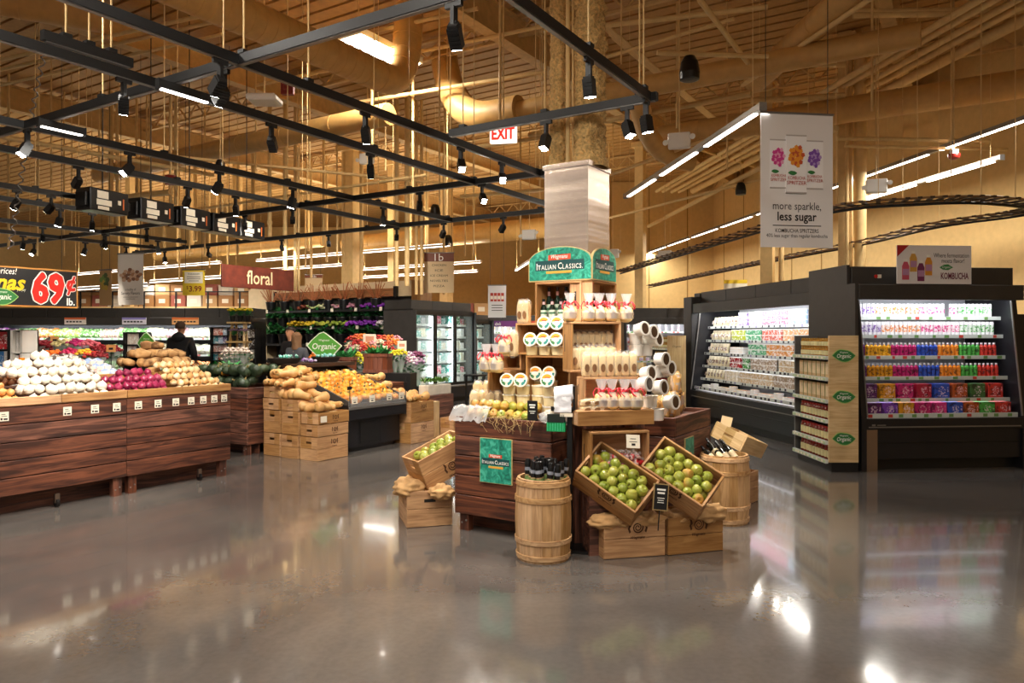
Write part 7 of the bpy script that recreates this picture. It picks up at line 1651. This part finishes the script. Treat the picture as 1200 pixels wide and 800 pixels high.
# ---------------------------------------------------------------- people
SKIN = flat('skin', '#c98f6c', .5, sss=.1)
def skinmesh(name, pts, edges, rads, mat, parent, root=0, sub=2):
    me = bpy.data.meshes.new(name); me.from_pydata(pts, edges, []); o = bpy.data.objects.new(name, me); COL.objects.link(o)
    md = o.modifiers.new('skin', 'SKIN'); md.use_smooth_shade = True
    for i, v in enumerate(me.skin_vertices[0].data):
        r_ = rads[i]; v.radius = r_ if isinstance(r_, tuple) else (r_, r_); v.use_root = (i == root)
    s = o.modifiers.new('sub', 'SUBSURF'); s.levels = s.render_levels = sub
    dg = bpy.context.evaluated_depsgraph_get(); nm = bpy.data.meshes.new_from_object(o.evaluated_get(dg)); nm.name = name
    for p_ in nm.polygons: p_.use_smooth = True
    bpy.data.objects.remove(o); nm.materials.clear(); nm.materials.append(mat)
    o = bpy.data.objects.new(name, nm); COL.objects.link(o); o.parent = parent; return o
def person(label, loc, rz, H, shirt, trousers, hair, long_hair=False, lean=0, glasses=False, hood=False, arm=(.35, .1), female=False, skin=SKIN):
    """faces local -y; H is the standing height"""
    t = thing('person', label, 'person', loc, rz); k = H / 1.75
    def L(x, y, z):                                        # lean the part above the hips forward (towards -y)
        x, y, z = x * k, y * k, z * k; hz = .95 * k
        if lean and z > hz: d = z - hz; z = hz + d * math.cos(lean) + y * math.sin(lean); y = -d * math.sin(lean) + y * math.cos(lean)
        return (x, y, z)
    sw = .185 if not female else .165
    P = {}; pts = []; rad = []
    def add(n, p, r_): P[n] = len(pts); pts.append(L(*p)); rad.append(tuple(x * k for x in r_) if isinstance(r_, tuple) else r_ * k)
    add('pel', (0, 0, .95), (.14, .1)); add('waist', (0, .0, 1.12), (.125, .09)); add('chest', (0, .0, 1.33), (.145, .1)); add('neck', (0, .01, 1.49), (.05, .05)); add('neck2', (0, -.005, 1.55), (.048, .05))
    add('jaw', (0, -.02, 1.60), (.06, .075)); add('head', (0, -.005, 1.67), (.072, .09)); add('crown', (0, .005, 1.725), (.055, .068))
    for s, sd in ((-1, 'l'), (1, 'r')):
        add('sh' + sd, (s * sw, .01, 1.42), .058); add('el' + sd, (s * (sw + .05), .0 - arm[1] * .3, 1.15), .042); add('wr' + sd, (s * (sw + .03 - arm[0] * .1), -.08 - arm[1], .95 + arm[0] * .3), .028); add('hd' + sd, (s * (sw + .02 - arm[0] * .12), -.13 - arm[1], .9 + arm[0] * .3), (.036, .018))
        add('hip' + sd, (s * .095, 0, .9), .085); add('kn' + sd, (s * .1, -.01, .5), .056); add('an' + sd, (s * .1, .02, .09), .036); add('to' + sd, (s * .12, -.13, .035), (.035, .025))
    E = [('pel', 'waist'), ('waist', 'chest'), ('chest', 'neck'), ('neck', 'neck2'), ('neck2', 'jaw'), ('jaw', 'head'), ('head', 'crown')]
    for sd in 'lr': E += [('chest', 'sh' + sd), ('sh' + sd, 'el' + sd), ('el' + sd, 'wr' + sd), ('wr' + sd, 'hd' + sd), ('pel', 'hip' + sd), ('hip' + sd, 'kn' + sd), ('kn' + sd, 'an' + sd), ('an' + sd, 'to' + sd)]
    # fingers
    for s, sd in ((-1, 'l'), (1, 'r')):
        b = Vector(pts[P['hd' + sd]])
        for f, (dx, dy, l) in enumerate([(-.024, -.0, .07), (-.008, -.004, .08), (.008, -.004, .075), (.023, .0, .06), (-s * .04, .015, .05)]):
            n0 = 'f%s%d' % (sd, f); P[n0] = len(pts); pts.append((b.x + dx * k, b.y - l * .5 * k, b.z - .02 * k)); rad.append(.009 * k); P[n0 + 'b'] = len(pts); pts.append((b.x + dx * k, b.y - l * .8 * k, b.z - .05 * k)); rad.append(.008 * k)
            E += [('hd' + sd, n0), (n0, n0 + 'b')]
    skinmesh('body', pts, [(P[a], P[b]) for a, b in E], rad, skin, t, P['pel'])
    def sub(name, names, edges, grow, mat, over={}):
        ix = {n: i for i, n in enumerate(names)}
        return skinmesh(name, [over.get(n, pts[P[n]]) for n in names], [(ix[a], ix[b]) for a, b in edges], [tuple(x + grow * k * (.6 if n[:2] in ('el', 'wr', 'ne') else 1) for x in (rad[P[n]] if isinstance(rad[P[n]], tuple) else (rad[P[n]],) * 2)) for n in names], mat, t)
    nm = ['pel', 'waist', 'chest', 'neck'] + [a + b for b in 'lr' for a in ('sh', 'el', 'wr')]
    sub('jacket' if hood else 'shirt', nm, [('pel', 'waist'), ('waist', 'chest'), ('chest', 'neck')] + [e for sd in 'lr' for e in (('chest', 'sh' + sd), ('sh' + sd, 'el' + sd), ('el' + sd, 'wr' + sd))], .036 if hood else .03, shirt)
    nm = ['pel'] + [a + b for b in 'lr' for a in ('hip', 'kn', 'an')]; sub('trousers', nm, [e for sd in 'lr' for e in (('pel', 'hip' + sd), ('hip' + sd, 'kn' + sd), ('kn' + sd, 'an' + sd))], .012, trousers)
    for sd in 'lr': sub('shoe', ['an' + sd, 'to' + sd], [('an' + sd, 'to' + sd)], .012, BLACKM)
    hc = Vector(L(0, .012, 1.69)); up = Vector(L(0, .012, 1.75)) - hc; up.normalize(); fx = Vector((1, 0, 0)); fy = up.cross(fx); HM = Matrix((fx, fy, up)).transposed().to_4x4(); HM.translation = hc
    m = MB(); vs = []; n, kk = 20, 10
    def hair_fn(u, v):
        a = u * 2 * math.pi; t_ = math.pi / 2 - v * (2.0 if not long_hair else 1.9) * (1.0 if math.sin(a) > -.25 else .58)
        rr_ = 1.06 + .06 * mnoise.noise(Vector((math.cos(a) * 3, math.sin(a) * 3, v * 5)))
        x, y, z = .084 * rr_ * math.cos(t_) * math.cos(a), .102 * rr_ * math.cos(t_) * math.sin(a), .088 * rr_ * math.sin(t_)
        return (x * k, y * k, z * k)
    m.grid(hair_fn, 24, 10, 0, HM)
    if long_hair:
        def lf_(u, v):
            a = math.pi * (-.12 + 1.24 * u); r_ = .098 * (1 - .12 * v) + .014 * mnoise.noise(Vector((u * 9, v * 4, 1))); return (r_ * math.cos(a) * k, (r_ * 1.05 * math.sin(a) + .0) * k, (.03 - .27 * v) * k)
        m.grid(lf_, 20, 8, 0, HM); m.grid(lambda u, v: tuple(c * .9 if i < 2 else c for i, c in enumerate(lf_(1 - u, v))), 20, 8, 0, HM)
    m.build('hair', hair, t)
    m = MB(); m.ball((0, -.098 * k, -.03 * k), (.012 * k, .018 * k, .016 * k), 8, 6, 0, 0, 0, HM)
    for s in (-1, 1): m.ball((s * .082 * k, .0, -.025 * k), (.01 * k, .018 * k, .028 * k), 8, 6, 0, 0, 0, HM)
    m.build('nose_and_ears', skin, t)
    m = MB()
    for s in (-1, 1): m.ball((s * .03 * k, -.087 * k, -.005 * k), (.011 * k, .007 * k, .006 * k), 8, 6, 0, 0, 0, HM); m.bx((s * .03 - .016) * k, (s * .03 + .016) * k, -.097 * k, -.088 * k, .012 * k, .017 * k, 1, HM)
    m.bx(-.022 * k, .022 * k, -.093 * k, -.085 * k, -.066 * k, -.058 * k, 2, HM); m.build('facial_features', [INK, hair, flat('lips', '#9a4a44', .5)], t)
    if glasses:
        m = MB()
        for s in (-1, 1): m.tube([HM @ Vector(((s * .03 + .02 * math.cos(q * .6283)) * k, -.104 * k, (-.006 + .015 * math.sin(q * .6283)) * k)) for q in range(10)], .0025 * k, 5, closed=True); m.cyl(HM @ Vector((s * .05 * k, -.1 * k, 0)), HM @ Vector((s * .083 * k, 0, .0)), .0025, n=5)
        m.build('glasses', BLACKM, t)
    if hood:
        m = MB(); m.ball((L(0, .085, 1.5)), (.12 * k, .075 * k, .085 * k), 16, 10, 0, .2, 6); m.build('hood', shirt, t)
    return t
JK = flat('black_jacket', '#15161a', .7, var=.2); DEN = flat('dark_denim', '#20242e', .8)
p = at(212, HOR, 13.0); person('person in a black hooded jacket seen from behind at the far produce cooler', (p.x, p.y, 0), R(175), 1.72, JK, DEN, flat('brown_hair', '#4a3222', .7), hood=True, arm=(.5, .12))
p = at(30, HOR, 12.6); person('person in a dark jacket with grey collar bending over beyond the red roses', (p.x, p.y, 0), R(70), 1.72, JK, DEN, flat('grey_hair', '#6a6460', .7), hood=True, lean=.95, arm=(.6, .2))
p = at(340, HOR, 13.4); person('person with glasses in a dark apron standing behind the florist table', (p.x, p.y, 0), R(-40), 1.64, flat('dark_shirt', '#1e1a1c', .8), flat('black_trousers', '#141416', .8), flat('dark_hair', '#20160f', .6), glasses=True, arm=(.5, .15))
p = at(348, HOR, 12.2); person('person with long brown hair and grey jacket seen from behind', (p.x, p.y, 0), R(165), 1.53, flat('grey_jacket', '#4a4c52', .8, var=.15), DEN, flat('light_brown_hair', '#8a6444', .6, var=.2), long_hair=True, arm=(.5, .12), female=True)

# ---------------------------------------------------------------- hanging signs
def hang(t, xs, z, top=CEIL):
    m = MB(); [m.cyl((x, .005, z), (x, .005, top - t.location.z), .004, n=5) for x in xs]; m.build('hanger_wire', BLACK, t)
# fruit price sign, its front to the right
pe = at(91, 338, 9.7); L = 1.75; t = thing('fruit_price_sign', 'black hanging price sign with big red 69 cents at the left edge', 'sign', tuple(pe - V * L), TRZ)
m = MB(); m.bx(0, L, 0, .03, -.26, .23, 1); m.bx(.015, L - .015, -.004, 0, -.242, .212, 0); m.build('board', [flat('sign_black', '#0f0d10', .5), flat('sign_gold_frame', '#c98a3c', .5)], t)
m = MB(); M_ = lambda x, z, y=-.006: (x, y, z)
m.text('69', .52, M_(1.385, -.015), 2, bold=.0, width=.35, halo=.034); m.text('69', .52, M_(1.385, -.015, -.010), 0, width=.35, halo=.02); m.text('69', .52, M_(1.385, -.015, -.0105), 0, width=.35); m.text('\u00a2', .29, M_(1.66, .03), 2, width=.1, halo=.018); m.text('\u00a2', .29, M_(1.66, .03, -.010), 0, width=.1, halo=.009)
m.text('lb.', .13, M_(1.66, -.18), 2, bold=.02, width=.1); m.text('Bananas', .26, M_(.72, .035), 1, bold=.03, shear=.3, width=.8); m.text('you pay', .05, M_(1.07, -.06), 2, shear=.2, width=.1); m.text('same low, low prices!', .11, M_(.66, .16), 2, shear=.25, width=.72)
m.build('lettering', [flat('price_red', '#e0281c', .4), flat('price_yellow', '#f0c81c', .4), WINK], t)
leaf_logo(t, (.84, -.004, -.14), .19); hang(t, (.2, L - .2), .2)
# coiled chain beside it
pc_ = at(18, 300, 9.2); m = MB(); top = atz(44, 62, 3.4); n = 90
m.tube([Vector((at(54, 60, 9.2).x + (at(12, 292, 9.2).x - at(54, 60, 9.2).x) * (i / n) ** .8 + .03 * math.cos(i * 1.3), 9.2 + .03 * math.sin(i * 1.3), at(54, 60, 9.2).z + (at(12, 292, 9.2).z - at(54, 60, 9.2).z) * i / n)) for i in range(n + 1)], .009, 5)
tag(m.build('coiled_cord', GREYM), 'grey coiled cord hanging down above the fruit price sign', 'cord')
def banner(px0, px1, y0, y1, Y, label, rz, col='#e2ddd6', name='hanging_banner', top=True):
    a, b = at(px0, y0, Y), at(px1, y1, Y); W, Hh = b.x - a.x, a.z - b.z
    t = thing(name, label, 'banner', ((a.x + b.x) / 2, Y, (a.z + b.z) / 2), rz)
    m = MB(); m.bx(-W / 2, W / 2, 0, .006, -Hh / 2, Hh / 2); m.build('cloth_panel', flat('banner_' + col[1:], col, .6), t)
    m = MB(); m.cyl((-W / 2 - .01, .003, Hh / 2), (W / 2 + .01, .003, Hh / 2), .012, n=8); m.build('top_rod', GREYM, t); hang(t, (-W / 2 + .05, W / 2 - .05), Hh / 2)
    return t, W, Hh
t, W, Hh = banner(889, 979, 133, 290, 6.9, 'large white hanging banner advertising kombucha spritzers with three cans', R(7.6), '#e6e2e0')
def printed_can(m, x, z, s, k, y):
    w_, h_ = .133 * s, .36 * s
    m.bx(x - w_ / 2, x + w_ / 2, y - .001, 0, z - h_ / 2, z + h_ / 2, 0); m.bx(x - w_ / 2, x + w_ / 2, y - .0015, 0, z + h_ / 2 - .012, z + h_ / 2, 4); m.bx(x - w_ / 2, x + w_ / 2, y - .0015, 0, z - h_ / 2, z - h_ / 2 + .014, 4)
    rr = random.Random(k)
    for i in range(26):
        a = i * 2.4; r_ = .046 * s * math.sqrt((i + .5) / 26); m.prism([(x + r_ * math.cos(a) + .014 * s * math.cos(q * 1.26 + i), z + .05 * s + 1.35 * r_ * math.sin(a) + .016 * s * math.sin(q * 1.26 + i)) for q in range(5)], y - .002 - .0001 * i, y - .0015, k if i % 3 else 5 + (k - 1))
    m.text('KOMBUCHA', .03 * s, (x, y - .006, z - .085 * s), 8, width=w_ * .85); m.text('SPRITZER', .032 * s, (x, y - .006, z - .115 * s), 8, width=w_ * .95); m.prism(leafpts(.03 * s, .014 * s), y - .006, y - .002, 9, Matrix.Translation((x - w_ * .2, 0, z - .055 * s)))
m = MB(); printed_can(m, -.185, .15, 1.28, 1, -.002); printed_can(m, .175, .15, 1.28, 3, -.002); printed_can(m, -.012, .15, 1.52, 2, -.012)
m.build('printed_cans', [flat('can_print_white', '#f2f0f0', .5), flat('art_pink', '#d0388c', .5), flat('art_amber', '#e8962a', .5), flat('art_purple', '#7a4aa8', .5), flat('can_print_grey', '#b8b0ac', .5), flat('art_pale_pink', '#e8a0c0', .5), flat('art_red', '#c8542c', .5), flat('art_lilac', '#b094cc', .5), flat('can_print_red', '#b8402c', .5), LEAFG], t)
m = MB(); m.text('more sparkle,', .105, (0, -.002, -.25), width=.48); m.text('less sugar', .115, (0, -.002, -.35), width=.39, bold=.018); m.bx(-.24, .24, -.002, 0, -.427, -.419); m.text('KOMBUCHA SPRITZERS', .052, (0, -.002, -.47), width=.43, bold=.004); m.text('40% less sugar than regular kombucha', .048, (0, -.002, -.522), width=.61)
m.build('lettering', INK, t)
t, W, Hh = banner(136, 170, 297, 357, 11.8, 'white hanging banner with a picture of mushrooms above the produce', R(-12), '#ddd6cc')
m = MB()
for i in range(22): a = i * 2.4; r_ = .15 * math.sqrt((i + .5) / 22); m.prism([(r_ * 1.25 * math.cos(a) + .04 * math.cos(q), .06 + r_ * .65 * math.sin(a) + .03 * math.sin(q)) for q in range(6)], -.003 - .0002 * i, 0, i % 3)
m.build('printed_picture', [flat('mush_tan', '#a87a58', .6), flat('mush_brown', '#7c5540', .6), flat('mush_pale', '#c9a68a', .6)], t)
m = MB(); m.text('a medley of', .06, (0, -.002, -.17), width=.2); m.text('Savory Flavors', .065, (0, -.002, -.23), width=.34, bold=.01); m.bx(-.14, .14, -.002, 0, -.29, -.285); m.text('mushrooms', .03, (0, -.002, -.315), width=.16); m.build('lettering', INK, t)
t, W, Hh = banner(113, 134, 316, 358, 12.8, 'far hanging banner with green and orange produce picture left of the mushroom banner', R(-25), '#c9a06a')
m = MB()
for i in range(12): a = i * 2.4; r_ = .1 * math.sqrt((i + .5) / 12); m.prism([(-.02 + r_ * math.cos(a) + .05 * math.cos(q), .1 + r_ * 1.2 * math.sin(a) + .05 * math.sin(q)) for q in range(6)], -.003 - .0002 * i, 0, i % 3)
m.build('printed_picture', [flat('prod_green', '#7a9a4a', .6), flat('prod_yellow', '#d0b04a', .6), flat('prod_dark', '#5a6a3a', .6)], t)
t, W, Hh = banner(214, 240, 316, 346, 13.0, 'yellow hanging price sign reading 3.99', R(0), '#e0c02c', 'hanging_price_sign')
m = MB(); m.bx(-.16, .16, -.002, 0, -.01, .19, 0); m.text('MUSHROOM', .035, (0, -.004, .15), 1, width=.2); m.bx(-.12, .12, -.003, 0, .095, .105, 1); m.bx(-.12, .12, -.003, 0, .06, .07, 1); m.bx(-.09, .09, -.003, 0, .025, .035, 1); m.text('$', .08, (-.11, -.003, -.09), 2, width=.035); m.text('3.99', .14, (.03, -.003, -.11), 2, width=.22, bold=.02)
m.build('lettering', [PAPER, INK, flat('price_maroon', '#7c1a1a', .5)], t)
fl_ = at(260, 322, 12.6); L = 1.58; t = thing('floral_sign', 'dark red hanging sign reading floral', 'sign', tuple(fl_), TRZ); RW = flat('red_stained_board', '#64291b', .5, var=.25)
m = MB(); m.bx(0, L, 0, .04, -.2, .19); m.build('board', RW, t, bevel=.006); m = MB(); m.text('floral', .34, (L * .5, -.003, .0), width=.56, bold=.01); m.build('lettering', flat('cream_letters', '#e8d2a4', .5), t, label='cream lettering'); hang(t, (.15, L - .15), .18)
def aisle(px0, px1, y0, y1, Y, num, lines, label, rz):
    t, W, Hh = banner(px0, px1, y0, y1, Y, label, rz, '#d8bd92', 'aisle_sign')
    m = MB(); m.bx(-W / 2, W / 2, -.004, .0, Hh * .28, Hh / 2); m.build('number_board', flat('aisle_brown', '#7a3f26', .5), t); m = MB(); m.text(num, Hh * .26, (0, -.006, Hh * .385), 0, width=W * .3)
    for i, s in enumerate(lines): m.text(s, Hh * .075, (0, -.002, Hh * (.19 - .13 * i)), 1, width=W * (.1 + .055 * len(s)))
    m.build('lettering', [WINK, INK], t); return t
aisle(497, 532, 296, 343, 16.2, '1b', ['CHICKEN', 'ICE', 'ICE CREAM', 'NOVELTIES', 'PIZZA'], 'tan hanging aisle sign numbered 1b above the glass door coolers', R(-2))
aisle(357, 378, 322, 338, 21, '2b', ['', ''], 'far brown hanging aisle sign numbered 2b right of the floral sign', R(-4))
t, W, Hh = banner(572, 593, 334, 372, 17.5, 'white hanging poster with red jars above the purple header cooler', R(0), '#e0dcda', 'hanging_poster')
m = MB(); [m.bx(-.16 + i * .085, -.09 + i * .085, -.003, 0, .0, .2, 0) for i in range(4)]; [m.bx(-.155 + i * .085, -.095 + i * .085, -.004, 0, .05, .13, 1) for i in range(4)]; m.build('printed_jars', [flat('jar_red_print', '#b8402c', .6), PAPER], t)
m = MB(); [m.bx(-.13, .13, -.003, 0, -.1 - i * .06, -.085 - i * .06) for i in range(3)]; m.build('lettering', INK, t)
for px, py, Y, w_, lb in [(862, 332, 16.5, .5, 'left end'), (1000, 325, 13.5, .3, 'middle')]:
    p = at(px, py, Y); t = thing('shelf_talker', 'yellow and white card standing behind the dairy cooler header near its %s' % lb, 'sign', tuple(p), R(-10)); m = MB(); m.bx(-w_ / 2, w_ / 2, 0, .01, -.2, .08); m.bx(-w_ / 2, w_ / 2, -.003, 0, .0, .08, 1); m.build('panel', [PAPER, flat('bright_yellow', '#e8c41c', .5)], t); m = MB(); m.bx(-.02, .02, .01, .03, -2.0 if False else -(p.z - .0) + .0, -.1); m.build('post', GREYM, t)
